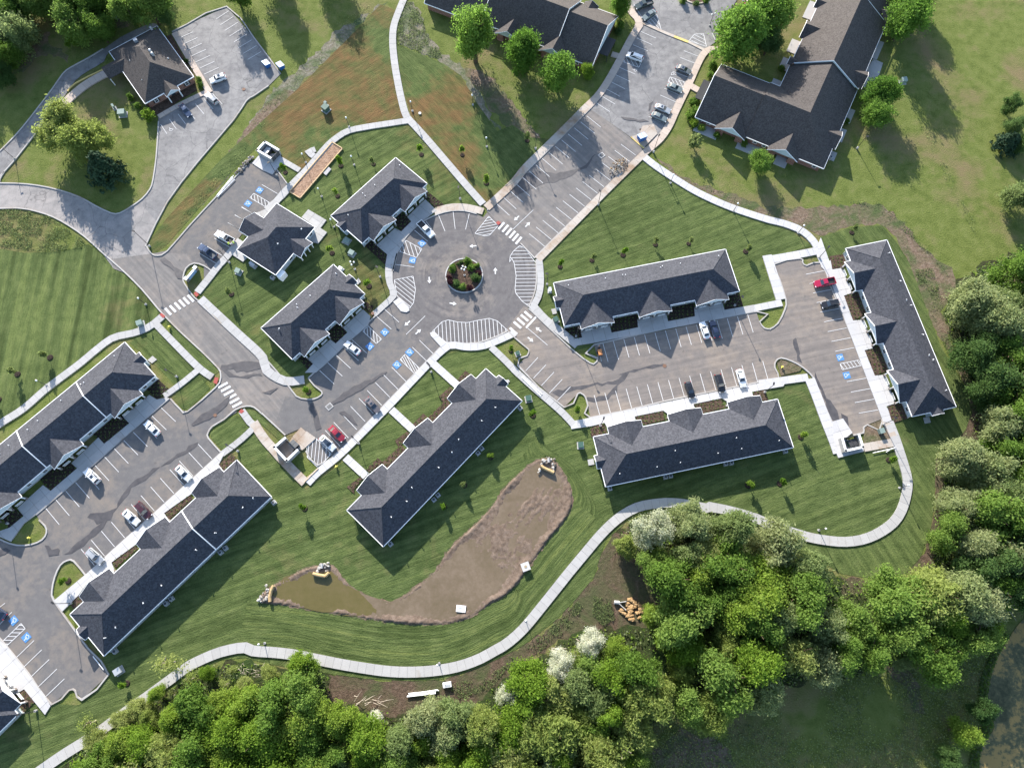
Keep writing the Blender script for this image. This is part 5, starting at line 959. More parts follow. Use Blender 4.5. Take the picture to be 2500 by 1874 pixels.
def car_proto(kind, col):
    S_ = SPEC[kind]; pm = paint(col, CARC[col]); root = bpy.data.objects.new({'suv': 'suv', 'pickup': 'pickup_truck', 'hatch': 'hatchback', 'sedan': 'sedan_car', 'minivan': 'minivan'}[kind], None); COL.objects.link(root)
    b = MB(); vs = []; n = 8
    for x, w_, t in S_['st']: vs += [(x, y, z) for y, z in _ring(w_, t)]
    fs = []
    for i in range(len(S_['st'])-1):
        for j in range(n): k = (j+1) % n; fs.append((i*n+j, i*n+k, (i+1)*n+k, (i+1)*n+j))
    fs += [tuple(range(n)), tuple(range((len(S_['st'])-1)*n, len(S_['st'])*n))]; b.add(vs, fs); b.build('body', pm, root)
    x0, x1, t0, t1, wb, wt = S_['g']; zb, H = S_['belt']-.03, S_['H']; g = MB(); mid = (t0+t1)/2
    bot = [(x0,-wb*.94,zb),(x0,wb*.94,zb),(x1,wb*.94,zb),(x1,-wb*.94,zb)]; top = [(t0,-wt,H-.05),(t0,wt,H-.05),(mid,wt*1.02,H),(t1,wt*.96,H-.05),(t1,-wt*.96,H-.05),(mid,-wt*1.02,H)]
    g.add(bot+top, [(0,1,5,4),(1,2,7,6,5),(2,3,8,7),(3,0,4,9,8),(4,5,6,9),(6,7,8,9)]); g.build('cabin', pm, root)
    def pane(name, q, inset=.1, off=.015):
        q = [Vector(p) for p in q]; c = sum(q, Vector())/4; nn = (q[1]-q[0]).cross(q[2]-q[1]).normalized(); nn = nn if nn.dot(c-Vector((mid, 0, zb))) > 0 else -nn
        MB().add([c+(p-c)*(1-inset)+nn*off for p in q], [(0,1,2,3)]).build(name, CARGLASS, root)
    pane('windscreen', [bot[0], bot[1], top[1], top[0]]); pane('rear_window', [bot[2], bot[3], top[4], top[3]], .14)
    pane('side_window', [bot[1], bot[2], top[3], top[1]], .16); pane('side_window', [bot[3], bot[0], top[0], top[4]], .16)
    W_ = S_['st'][3][1]
    for x in S_['wb']:
        for s in (-1, 1): o = inst('wheel', WHEEL, root, (x, s*(W_-.1), .34)); inst('rim', WRIM, o)
    f, r = S_['st'][1], S_['st'][-2]
    for s in (-1, 1):
        MB().box((f[0]-.02, s*f[1]*.78, f[2]-.1), (.3, .36, .16), -s*.35).build('headlight', HEADL, root); MB().box((r[0]-.04 if kind != 'pickup' else -2.88, s*r[1]*.84, r[2]-.08), (.16, .26, .2), s*.3).build('tail_light', TAILL, root)
        MB().box((x0-.25, s*(W_+.09), zb+.06), (.14, .24, .16)).build('wing_mirror', pm, root)
    MB().box((f[0]+.09, 0, .52), (.06, .9, .16)).build('grille', BLACK, root)
    if kind == 'pickup':
        for s in (-1, 1): MB().box((-1.8, s*.91, .9), (2.12, .13, .46)).build('bed_side', pm, root)
        MB().box((-2.84, 0, .9), (.1, 1.7, .46)).build('tailgate', pm, root); MB().box((-1.8, 0, .735), (2.0, 1.68, .03)).build('bed_liner', BLACK if col in ('white', 'ruby') else DGREY, root)
    if kind in ('suv', 'minivan'):
        for s in (-1, 1): MB().box((mid, s*wt*.85, H+.04), ((t0-t1)*.8, .05, .05)).build('roof_rail', DGREY, root)
    return root
CARS = {}
GRP = 'vehicles parked in the marked bays'
def car(kind, col, s, label, z=.2, roof=None, cat=None):
    a, b = PL(s, .9); c = (a+b)/2; rz = math.atan2((a-b).y, (a-b).x); cat = cat or {'pickup': 'pickup truck', 'suv': 'suv', 'minivan': 'van'}.get(kind, 'car')
    if (kind, col, roof) in CARS: return dup(CARS[kind, col, roof], (c.x, c.y, z), rz, label)
    r = car_proto(kind, col); tag(r, label, cat, GRP); r.location = (c.x, c.y, z); r.rotation_euler = (0, 0, rz); CARS[kind, col, roof] = r
    if roof: S_ = SPEC[kind]; x0, x1, t0, t1, wb, wt = S_['g']; MB().box(((t0*.6+t1*.4), 0, S_['H']+.012), ((t0-t1)*(.35 if roof == 'sun' else 1.0), wt*(1.1 if roof == 'sun' else 1.8), .02)).build('sunroof' if roof == 'sun' else 'glass_roof', CARGLASS, r)
    return r
for q in (('suv','white',"a 1325,517 1432,480",'white suv with a dark sunroof at the walkway of the cracked car park','sun'), ('suv','silver',"a 1300,590 1375,655",'silver suv next to the corner of the brick office walkway'),
    ('sedan','blue',"a 1205,738 1140,658",'dark blue sedan in front of the brick office porch'), ('pickup','darkgreen',"c 803,50 915,8",'dark green pickup truck cut by the top edge beside the old roundabout'), ('sedan','greygreen',"c 855,120 930,68",'grey green sedan beside the hatched bay at the top'),
    ('minivan','white',"c 748,340 858,380",'white minivan beside the hatched bay, alone on the left of the old car park'), ('sedan','grey',"c 1165,462 1058,418",'dark grey sedan, uppermost of those along the right walkway of the old car park','sun'), ('sedan','greygreen',"c 1105,575 1005,535",'grey green sedan just below the hatched bay on the right of the old car park'),
    ('sedan','silver',"c 1033,708 925,665",'silver sedan with a dark sunroof, upper of two side by side','sun'), ('sedan','greygreen',"c 1010,762 903,715",'pale green grey sedan, lower of two side by side nearest the blue bin'), ('pickup','white',"b 1135,1500 1038,1400",'white pickup truck on the edge of the roundabout'),
    ('pickup','white',"sz 300,320 850,620",'white pickup truck beside the clubhouse with two people at its open bed'), ('pickup','blue',"sz -260,640 420,1110",'dark blue pickup truck parked below the white one at the clubhouse'),
    ('sedan','white',"e 912,1055 1010,1145",'white sedan alone near the upper right of the left car park'), ('suv','white',"e 532,1355 632,1450",'white suv with a sunroof in the shade of the long left block','sun'), ('sedan','white',"e 1205,1430 1115,1340",'white sedan in the row against the bright walkway of the lower left block'),
    ('suv','maroon',"ll 705,545 600,435",'dark maroon suv beside a white sedan in the left car park'), ('sedan','white',"ll 620,590 505,490",'white sedan beside the dark maroon suv'), ('suv','silver',"ll 365,875 240,768",'silver suv at the bottom end of the row by the grass island'),
    ('sedan','navy',"i -60,640 30,700",'dark navy car cut by the left edge near a blue bay'), ('sedan','white',"b2 1310,1210 1535,1385",'white sedan in front of the short block beside a blue bay'), ('sedan','bronze',"f 795,1003 705,908",'bronze grey sedan alone in the row above the diagonal block','sun'),
    ('sedan','red',"f 570,1180 478,1090",'dark red sedan in the row above the diagonal block'), ('sedan','white',"f 515,1242 415,1148",'white car with a black roof beside the red sedan','glass'), ('sedan','white',"g 1228,432 1260,530",'white sedan in front of the long block right of the roundabout, beside a navy one'),
    ('sedan','navy',"g 1292,425 1322,525",'dark navy sedan beside a white one, in front of the long right block'), ('hatch','black',"g 1168,910 1135,808",'black hatchback, leftmost of three at the bright walkway'), ('suv','black',"g 1356,868 1325,768",'black suv, middle of three at the bright walkway'),
    ('sedan','white',"g 1492,840 1460,730",'white sedan, rightmost of three at the bright walkway'), ('pickup','ruby',"dz 890,780 1455,665",'ruby red pickup truck backed up to the kerb on the right'), ('suv','black',"dz 1090,1310 1530,1220",'black suv below the red pickup on the right')): car(*q[:4], roof=q[4] if len(q) > 4 else None)
# ---------------------------------------------------------------- lamps
LB = MB().tube([(0,0,0), (0,0,.7)], .28, 14).mesh('concrete_base', CONC); LPm = {}
def lamp_post(h):
    if h not in LPm: LPm[h] = MB().tube([(0,0,.3), (0,0,h)], [.085, .06], 8).mesh('post', BLACK)
    return LPm[h]
LHEAD = MB().box((.35, 0, 0), (.75, .4, .12)).box((0, 0, -.05), (.12, .12, .15)).mesh('lamp_head', BLACK); LLENS = MB().box((.38, 0, -.075), (.6, .32, .03)).mesh('lens', GLOBE); GLB = MB().ball((0,0,0), (.24,.24,.32), 12, 8).mesh('globe', GLOBE, smooth=True); CAP = MB().tube([(0,0,-.32), (0,0,-.22)], .12, 8).mesh('collar', BLACK)
NHEAD = MB().box((0, 0, 0), (.5, .5, .1)).mesh('lamp_head', DGREY)
GP, GG = 'tall dark car park lamp posts', 'white globe path lights'
def lot_lamp(s, label, h=6.8, ang=0.0, two=False, white=False):
    q = PL(s)[0]; r = thing('street_lamp', label, 'lamp', (q.x, q.y, .12), ang, GP); p = inst('post', lamp_post(h), r); inst('concrete_base', LB, r)
    for a in ((0, math.pi) if two else (0,)): hd = inst('lamp_head', LHEAD, r, (0,0,h), (0,0,a)); inst('lens', LLENS, hd)
    return r
for s, lb, a in (("c 570,1297",'dark lamp post on the walkway edge in the middle of the upper car park',2.4), ("c 175,945",'dark lamp post on the lawn side of the upper car park, left of its bays',-.8), ("b 1305,1262",'dark lamp post on the lawn above the roundabout',-1.6), ("boc 865,735",'dark lamp post between the dumpster enclosure and the bocce court',-2.5),
    ("f 800,148",'dark lamp post on the lawn left of the roundabout',-.6), ("f 1122,748",'dark lamp post with two heads above the diagonal block, nearest the roundabout',2.3), ("f 665,1198",'dark lamp post on the strip of lawn nearest the red sedan',2.3), ("e 1122,777",'dark lamp post at the end of the long left block near its mulch bed',-.7), ("e 1508,1247",'dark lamp post on the lawn corner above the lower left block',2.5),
    ("ii 400,1035",'dark lamp post at the mulch bed in the bottom left corner',.6), ("sl 1120,1095",'dark lamp post in the mulch bed by the curved kerb at lower left',2.6), ("g 430,522",'dark lamp post in mulch at the left end of the block right of the roundabout',-.9), ("g 583,1087",'dark lamp post in the mulch bed left of the long lower right block',1.3), ("g 1432,328",'dark lamp post in the mulch bed right of the block beside the roundabout',-1.4),
    ("g 247,195",'dark lamp post on grass just right of the roundabout hatching',3.1), ("dz 1025,100",'dark lamp post on the small grass corner at the top of the right car park',-2.4), ("h 765,1078",'dark lamp post on bare soil beside the right dumpster enclosure',2.8), ("q 1775,145",'dark lamp post at the upper right corner of the long lower right block',1.3), ("sz 730,1210",'dark lamp post beside the clubhouse walkway below the blue pickup',2.6),
    ("ee 68,1458",'dark lamp post in mulch at the lower end of the long left block',-.9)): lot_lamp(s, lb, 6.7, a, lb.startswith('dark lamp post with two'))
lot_lamp("a 950,1560", 'dark cobra style lamp post on the grass tip where two roads meet', 8.2, 2.6); lot_lamp("c 920,965", 'old dark lamp post on grass beside the blue bin', 7.4, 1.0); lot_lamp("r 1555,1310", 'dark lamp post on the lawn right of the brown roofed brick block', 5.5, .1); lot_lamp("a 98,1010", 'thin lamp post beside the old office drive at far left', 5, .4)
def path_lamp(s, label, h=3.9, n=1):
    q = PL(s)[0]; r = thing('path_light', label, 'path light', (q.x, q.y, .1), 0, GG); inst('post', lamp_post(h), r); inst('concrete_base', LB, r, (0,0,-.35))
    if n == 1: g_ = inst('globe', GLB, r, (0,0,h+.25)); inst('collar', CAP, g_)
    else:
        ar = MB(); cs = [(.55*math.cos(2*math.pi*i/n+.4), .55*math.sin(2*math.pi*i/n+.4), h) for i in range(n)]
        for c in cs: ar.tube([(0,0,h-.35), c], .04, 6)
        ar.build('bracket', BLACK, r)
        for c in cs: g_ = inst('globe', GLB, r, (c[0], c[1], c[2]+.25)); inst('collar', CAP, g_)
for s, lb in (("b 603,805",'white globe light on the bend of the path above the bocce court'), ("b 1003,705",'white globe light at the fork of the two upper paths'), ("b 1385,665",'white globe light on the brown lawn next to the big tree shadow'), ("b 1473,930",'white globe light on the brown lawn above a young tree'), ("b 330,1030",'white globe light between the bocce court and its side slab'), ("b 635,1045",'white globe light between two young trees right of the bocce court'),
    ("b 430,1245",'white globe light on the lawn below the bocce court'), ("c 1027,1160",'white globe light at the near end of the pale path right of the debris heap'), ("c 1425,1338",'white globe light along the middle of the pale path above the right lawn'), ("d 228,1475",'white globe light where the pale path turns down to the right block'), ("e 925,320",'white globe light on the striped lawn near the zebra crossing'), ("e 298,830",'white globe light beside the path above the long left block'),
    ("h 868,1478",'white globe light inside the tight bend of the path at far right'), ("l 357,155",'white globe light at the bottom of the right hand path loop'), ("j 70,868",'white globe light on the path above the lower left wood'), ("j 1172,995",'white globe light at the bottom of the path near the white pipes'), ("k 112,722",'white globe light on the path right of the pond'),
    ("bb 200,1020",'white globe light at the left end of the short block by the roundabout')): path_lamp(s, lb)
path_lamp("f 640,98", 'three globe lamp on the lawn between the two short blocks', 3.6, 3); path_lamp("isl 880,862", 'four globe lamp in the middle of the roundabout island', 4.2, 4)
path_lamp("c 1275,165", 'two globe lamp on the old roundabout at the top', 4.2, 2)
# ---------------------------------------------------------------- enclosures and dumpsters
def enclosure(s, label, opn, h=2.4, gate=True):
    c = PL(s, h); root = thing('dumpster_enclosure', label, 'enclosure', (*(sum(c, Vector())/4).xy, .15)); o = root.location
    for i in range(4):
        a, b = c[i], c[(i+1) % 4]; d = b-a; rz = math.atan2(d.y, d.x)
        if i == opn:
            for t, w_ in ((.25, -.5), (.75, .5)):
                q = a+d*t; mb = MB(); mb.box((q.x, q.y, 1.15), (d.length*.46, .1, 1.9), rz); mb.build('gate', DGREY, root, o)
            continue
        q = (a+b)/2; mb = MB(); mb.box((q.x, q.y, h/2), (d.length+.3, .36, h), rz); w_ = mb.build('wall', SIDING if False else CONC, root, o); mb = MB(); mb.box((q.x, q.y, h+.06), (d.length+.5, .55, .12), rz); mb.build('coping', TRIM, w_, o)
    return root
enclosure("boc 500,270 640,120 880,262 740,410", 'tall white topped dumpster enclosure at the head of the clubhouse car park', 2); enclosure("dm 100,530 415,870 680,610 370,300", 'white topped dumpster enclosure with an open corner beside the red sedan', 2, 2.0); enclosure("dr 340,380 870,270 1000,660 450,780", 'white topped dumpster enclosure in the lower corner of the right car park', 0, 2.2)
def dumpster(s, label, m, lid, ang, sz=(2.0, 1.5, 1.4), z=.3, group=None):
    q = PL(s, 1.0)[0]; r = thing('dumpster', label, 'dumpster', (q.x, q.y, z), ang, group); w_, d, h = sz
    b = MB(); pr = [(-d/2, 0), (d/2, 0), (d/2+.12, h*.75), (-d/2-.05, h)]; vs = [(-w_/2, y, zz) for y, zz in pr]+[(w_/2, y, zz) for y, zz in pr]; b.add(vs, [(0,1,2,3),(7,6,5,4),(0,4,5,1),(1,5,6,2),(3,7,4,0)]); b.build('bin_body', m, r)
    for s_ in (-1, 1):
        l = MB(); l.add([(s_*.03, d/2+.14, h*.76), (s_*(w_/2+.03), d/2+.14, h*.76), (s_*(w_/2+.03), -d/2-.06, h+.03), (s_*.03, -d/2-.06, h+.03)], [(0,1,2,3)]).add([(s_*.03, d/2+.14, h*.76+.05), (s_*(w_/2+.03), d/2+.14, h*.76+.05), (s_*(w_/2+.03), -d/2-.06, h+.08), (s_*.03, -d/2-.06, h+.08)], [(0,1,2,3)]); l.build('lid', lid, r)
        MB().box((s_*(w_/2+.06), 0, h*.5), (.1, .8, .14)).build('lifting_sleeve', m, r)
    return r
GB_ = 'blue dumpsters by the cracked car park'
dumpster("bn 280,720", 'blue dumpster standing on asphalt inside the kerb', BLUEBIN, BLUELID, R(-48), group=GB_); dumpster("bn 1230,840", 'blue dumpster on the grass side of the kerb', BLUEBIN, BLUELID, R(-48), group=GB_); dumpster("c 848,868", 'bright blue dumpster on the concrete pad in the upper car park', BLUEBIN, BLUELID, R(25), (2.2,1.7,1.6))
dumpster("boc 690,290", 'grey lidded dumpster inside the tall enclosure by the clubhouse', DGREY, LGREY, R(60)); dumpster("dm 600,470", 'dark dumpster inside the open cornered enclosure', BLACK, DGREY, R(-40)); dumpster("dr 640,530", 'dark green dumpster inside the right enclosure', GREENBOX, BLACK, R(15))
# ---------------------------------------------------------------- utility boxes, condensers
def ubox(s, label, m, sz=(1.3, 1.2, 1.3), ang=.3, pad=True):
    q = PL(s, .6)[0]; r = thing('transformer_box', label, 'utility box', (q.x, q.y, .08), ang, 'utility boxes on concrete pads'); w_, d, h = sz
    MB().box((0,0,h/2+.1), sz).build('cabinet', m, r); MB().add([(-w_/2-.04,-d/2-.06,h+.11),(w_/2+.04,-d/2-.06,h+.11),(w_/2+.04,d/2+.04,h+.2),(-w_/2-.04,d/2+.04,h+.2),(-w_/2-.04,-d/2-.06,h+.05),(w_/2+.04,-d/2-.06,h+.05),(w_/2+.04,d/2+.04,h+.05),(-w_/2-.04,d/2+.04,h+.05)], [(0,1,2,3),(0,1,5,4),(1,2,6,5),(2,3,7,6),(3,0,4,7)]).build('lid', m, r)
    MB().box((0,0,.05), (w_+.5, d+.5, .14)).build('pad', CONC, r)
for q in (("a 775,720",'large pale green transformer on the grass below the brick office',SAGE,(1.9,1.5,1.5),.1), ("a 722,680",'slim pale cabinet beside the large transformer',SAGE,(.5,.9,1.4),.6), ("b 455,690",'pair sized green transformer on a pad in the brown lawn',GREENBOX,(1.7,1.6,1.6),.9), ("b 455,662",'narrow dark cabinet behind the green transformer in the brown lawn',SAGE,(.7,.6,1.5),.9), ("d 893,515",'pale green transformer on the open field at right',SAGE,(1.5,1.3,1.4),.15),
    ("e 888,440",'grey green transformer beside the path on the striped lawn',SAGE,(1.4,1.2,1.3),.4), ("g 130,915",'green transformer right of the diagonal block',GREENBOX,(1.3,1.3,1.3),.2), ("g 460,1208",'green transformer left of the lower right block',GREENBOX,(1.2,1.3,1.2),.05), ("g 303,417",'green transformer at the left end of the block beside the roundabout',GREENBOX,(1.1,1.2,1.3),.5), ("b 618,1602",'grey transformer below the short block by the roundabout',SAGE,(1.4,1.2,1.2),-.5), ("b 585,1520",'flat grey hatch box beside the stoop of the short block',SAGE,(1.7,1.5,.4),-.5),
    ("e 1508,112",'grey transformer on the lawn below the clubhouse',SAGE,(1.3,1.2,1.3),-.4), ("sz 1390,1265",'long pale tank in the shade of the clubhouse',LGREY,(1.6,.7,1.2),-.6), ("h 752,1120",'sage transformer on bare soil by the right enclosure',SAGE,(1.2,1.2,1.2),.25), ("i 750,1045",'pale transformer at the bottom corner of the left car park',LGREY,(1.5,1.3,1.2),.6), ("g 265,228",'small white meter box at the left end of the block beside the roundabout',TRIM,(.6,1.0,1.1),0), ("b2 1255,155",'small white meter box at the top of the lower short block',TRIM,(1.0,.7,1.1),-.5), ("g 62,628",'green box on the grass island by the east road',GREENBOX,(.9,.9,.9),.4)): ubox(q[0], q[1], q[2], q[3], q[4])
FAN = MB().tube([(0,0,.82), (0,0,.86)], .33, 14).mesh('fan_grille', DGREY)
_ac = MB(); _ac.box((0,0,.42), (.85,.85,.8)); ACB = _ac.mesh('casing', LGREY); ACP = MB().box((0,0,.0), (1.1,1.1,.12)).mesh('pad', CONC)
def ac(s, label, ang=0.0):
    q = PL(s, .8)[0]; r = thing('air_conditioner', label, 'air conditioner', (q.x, q.y, .1), ang, 'condenser units behind the blocks'); c = inst('casing', ACB, r); inst('fan_grille', FAN, c); inst('pad', ACP, r)
for s, lb, a in (("m 1492,447",'condenser at the right tip of the diagonal block',.7), ("m 1180,775",'upper condenser of the pair at the middle of the diagonal block',.7), ("m 1150,812",'lower condenser of the pair at the middle of the diagonal block',.7), ("m 825,1153",'upper condenser of the pair toward the bottom of the diagonal block',.7), ("m 792,1190",'lower condenser of the pair toward the bottom of the diagonal block',.7), ("m 440,1550",'condenser at the bottom corner of the diagonal block',.7),
    ("q 342,1035",'condenser at the bottom left corner of the lower right block',.2), ("q 860,928",'left condenser of the left pair behind the lower right block',.2), ("q 908,918",'right condenser of the left pair behind the lower right block',.2), ("q 1422,805",'left condenser of the right pair behind the lower right block',.2), ("q 1475,795",'right condenser of the right pair behind the lower right block',.2), ("q 1978,687",'condenser at the right corner of the lower right block',.2),
    ("ll 1590,432",'condenser at the upper right corner of the lower left block',.7), ("ll 1240,762",'upper condenser of the pair by the firewall strip of the lower left block',.7), ("ll 1205,793",'lower condenser of the pair by the firewall strip of the lower left block',.7), ("ll 848,1128",'upper condenser of the pair toward the bottom of the lower left block',.7), ("ll 810,1162",'lower condenser of the pair toward the bottom of the lower left block',.7), ("ll 440,1508",'condenser at the bottom corner of the lower left block',.7), ("cl 915,1592",'condenser at the bottom corner of the clubhouse',-.5), ("r 1330,1380",'condenser beside the brown roofed block at top right',.5)): ac(s, lb, a)
# ---------------------------------------------------------------- bocce court, monument sign, pond structures
def bocce():
    z = .12; c = PL("boc 1090,1030 1280,1145 2040,255 1855,140"); o = sum(c, Vector())/4; r = thing('bocce_court', 'long brown bocce court with a pale timber frame beside the path', 'court', (o.x, o.y, .1))
    MB().prism(c, .1, .2).build('court_surface', SAND, r, o)
    for i in range(4):
        a, b = c[i], c[(i+1) % 4]; d = b-a; q = (a+b)/2; mb = MB(); mb.box((q.x, q.y, .25), (d.length+.22, .24, .32), math.atan2(d.y, d.x)); mb.build('timber_edge', TIMBER, r, o)
bocce()
def monument():
    a, b = PL("sg 520,840 975,290", 1.3); c = (a+b)/2; d = b-a; rz = math.atan2(d.y, d.x); r = thing('monument_sign', 'pale blue monument sign between two white piers on a small grass island', 'sign', (c.x, c.y, .12), rz)
    L = d.length
    for s in (-1, 1): p = MB().box((s*L/2, 0, .75), (.75, .75, 1.5)).build('pier', STONE, r); MB().box((s*L/2, 0, 1.55), (.95, .95, .14)).build('pier_cap', TRIM, p)
    MB().box((0, -.1, .7), (L-.7, .4, 1.3)).build('sign_panel', BLUELID, r); MB().box((0, -.1, 1.4), (L-.7, .55, .1)).build('coping', TRIM, r)
monument()
def rockpile(root, pts, n, sz, mats, org, z=.2, spread=.4, names='rock'):
    for i in range(n):
        t = random.random()*(len(pts)-1); k = int(t); q = pts[k]+(pts[min(k+1, len(pts)-1)]-pts[k])*(t-k); s = random.uniform(.6, 1.3)*sz
        mb = MB(); mb.ball((q.x+random.gauss(0, spread), q.y+random.gauss(0, spread), z+random.uniform(0, .12)), (s*random.uniform(.7,1.2), s*random.uniform(.7,1.2), s*.6), 6, 4, jit=.3); mb.build(names, random.choice(mats), root, org)
def inlet(s, wattle, label, n=20, culv=None):
    pts = PL(s); o = sum(pts, Vector())/len(pts); r = thing('storm_inlet', label, 'rock inlet', (o.x, o.y, .1)); rockpile(r, pts, n, .33, [ROCK, ROCK, DROCK], o, .3, .3)
    if culv: q = PL(culv)[0]; mb = MB(); mb.tube([q+Vector((0, .9, .35)), q+Vector((0, -.2, .3))], .35, 12, caps=False); mb.build('culvert_pipe', CONC, r, o); mb = MB(); mb.ball((q.x, q.y+.5, .32), (.3,.3,.28)); mb.build('culvert_dark_fill', BLACK, r, o)  # black ball inside the pipe stands in for its shaded hollow
    w_ = PL(wattle); wo = sum(w_, Vector())/len(w_); t = thing('straw_wattle', label.replace('rock lined inlet', 'straw wattle').replace('ring of pale rocks', 'straw wattle').replace('row of pale rocks', 'straw wattle'), 'straw wattle', (wo.x, wo.y, .2))
    for a, b in zip(w_, w_[1:]): mb = MB(); mb.tube([a+Vector((0,0,.45)), b+Vector((0,0,.45))], [.42,.42], 10); mb.build('straw_roll', STRAW, t, wo)
inlet("w1 380,1000 390,720 560,540 740,600 800,720 740,1000", "w1 120,1040 400,1110 750,1170 930,980", 'ring of pale rocks at the upper edge of the left pond', 26, "w1 560,720"); inlet("w2 680,1180 1000,640 1150,420 1350,210 1680,400 1640,700 1580,980", "w2 830,770 1050,930 1700,1240", 'ring of pale rocks at the top of the big pond', 34, "w2 1370,480")
inlet("w3 350,1140 700,700 1100,400 w3 900,1260 500,1260 380,1160", "w3 1390,250 1210,640 1130,1040 1150,1330", 'row of pale rocks at the left tip of the pond', 26)
def outfall():
    o = P('rip', 900, 850); r = thing('stone_outfall', 'tawny broken stone apron with a flared concrete pipe end in the cleared earth', 'stone apron', (o.x, o.y, .05))
    for i in range(70):
        while True:
            x, y = random.uniform(380, 1480), random.uniform(340, 1430); e = ((x-950)/560)**2+((y-860)/520)**2
            if e < 1 and not (430 < x < 720 and 540 < y < 720) and not (x < 620 and y > 1100): break
        q = P('rip', x, y); s = random.uniform(.28, .52); mb = MB(); mb.ball((q.x, q.y, .15+s*.3), (s*random.uniform(.8,1.3), s*random.uniform(.7,1.1), s*.4), 5, 4, jit=.28); mb.build('stone', OROCK, r, o)
    a = [P('rip', x, y) for x, y in ((340, 560), (700, 500), (690, 890))]; mb = MB()
    for p0, p1 in ((a[1], a[0]), (a[0], a[2])): d = p1-p0; q = (p0+p1)/2; mb.box((q.x, q.y, .35), (d.length, .16, .6), math.atan2(d.y, d.x))
    mb.tube([a[0]+Vector((-.9,.1,.3)), a[0]+Vector((.3,0,.3))], .42, 12); mb.build('flared_end', CONCW, r, o)
outfall()
def riser():
    q = P('k', 112, 385, .6); r = thing('outlet_riser', 'small white square concrete outlet box on the pond bank', 'outlet box', (q.x, q.y, .05), .35); MB().box((0,0,.45), (1.7,1.7,.9)).build('riser_body', CONC, r); MB().box((0,0,.95), (1.95,1.95,.12)).build('lid', CONCW, r); MB().tube([(0,0,1.0), (0,0,1.06)], .35, 12).build('access_cover', plain('tan_cover', C(.3,.24,.16)), r)
    q = P('j', 1310, 650); b = MB(); b.box((q.x, q.y, .3), (2.2, 1.5, .12), -.1); t = b.build('white_board', TRIM, None, (q.x, q.y, .3), own=True); tag(t, 'white board lying flat in the shallow pond mud', 'board')
    g = MB(); g.box((q.x-.2, q.y+.2, .37), (.9, .35, .03), -.1); g.build('grey_fitting', LGREY, t, (q.x, q.y, .3))
riser()
def pile():
    o = P('deb', 900, 680); r = thing('debris_heap', 'heap of broken branches, stones and timber scraps in a parking bay', 'debris heap', (o.x, o.y, .18))
    for i in range(90):
        a = random.random()*6.28; rr = random.random()**.6; q = P('deb', 940+rr*math.cos(a)*310-rr*math.sin(a)*120, 680+rr*math.sin(a)*270-rr*math.cos(a)*60); h = .9*(1-rr)
        mb = MB(); k = random.random()
        if k < .5: s = random.uniform(.12, .32); mb.ball((q.x, q.y, .3+h), (s, s*.8, s*.7), 6, 4, jit=.3); mb.build('stone', random.choice([DROCK, OROCK, ROCK, MULCHB]), r, o)
        else: t = random.random()*6.28; l = random.uniform(.5, 1.3); mb.tube([(q.x-math.cos(t)*l/2, q.y-math.sin(t)*l/2, .3+h), (q.x+math.cos(t)*l/2, q.y+math.sin(t)*l/2, .45+h)], random.uniform(.02, .06), 5); mb.build('branch', random.choice([BARK, DEADW, TIMBER]), r, o)
pile()
def woodchipper():
    c = P('tr', 510, 840, .9); a, b = PL("tr 590,1200 440,420", .5); d = a-b; rz = math.atan2(d.y, d.x); r = thing('wood_chipper_trailer', 'small orange machine on a towing trailer in the end parking bay', 'trailer', (c.x, c.y, .18), rz)  # orange wood chipper on its towing trailer
    MB().box((0,0,.95), (1.5,.95,.7)).build('engine_box', ORANGE, r); MB().tube([(.7,0,.5), (2.4,0,.45)], .06, 6).build('drawbar', LGREY, r); MB().box((2.45,0,.4), (.18,.3,.2)).build('coupling', DGREY, r); MB().box((-.3,0,.5), (2.4,.7,.12)).build('chassis', DGREY, r)
    for s in (-1, 1): w_ = inst('wheel', WHEEL, r, (-.3, s*.62, .34)); inst('rim', WRIM, w_)
    MB().box((-1.15,0,.95), (.5,.5,.5)).build('feed_tray', BLACK, r); MB().tube([(-1.3,0,.9), (-1.9,.12,1.2)], .1, 8).build('chute', ORANGE, r); MB().tube([(-1.4,0,.6), (-2.1,.1,.55)], .05, 6).build('rear_bar', LGREY, r); MB().box((-2.0,.1,.6), (.2,.6,.15)).build('tail_bar', LGREY, r); MB().tube([(.4,.2,1.3), (.4,.2,1.65)], .05, 8).build('exhaust', DGREY, r)
woodchipper()
def poles(s, label, n, r_, m, name, cat, L=None, sp=.12):
    a, b = PL(s); o = (a+b)/2; t = thing(name, label, cat, (o.x, o.y, .12))
    for i in range(n):
        off = Vector((random.gauss(0, sp), random.gauss(0, sp), .1+random.random()*.15)); MB().tube([a+off, b+off+Vector((random.gauss(0, sp), random.gauss(0, sp), 0))], r_, 7).build('pipe' if 'pipe' in name else 'plank', m, t, o)
poles("a 1380,1240 1480,1125", 'bundle of white plastic pipes on the kerb of the clubhouse car park', 7, .1, TRIM, 'pipe_bundle', 'pipes', sp=.3); poles("j 975,1197 1155,1165", 'white plastic pipes lying on the cleared earth below the path', 4, .13, TRIM, 'pipe_bundle', 'pipes', sp=.25); poles("c -5,1175 100,1095", 'pale planks laid along the left walkway of the upper car park', 6, .12, DEADW, 'plank_stack', 'planks', sp=.25)
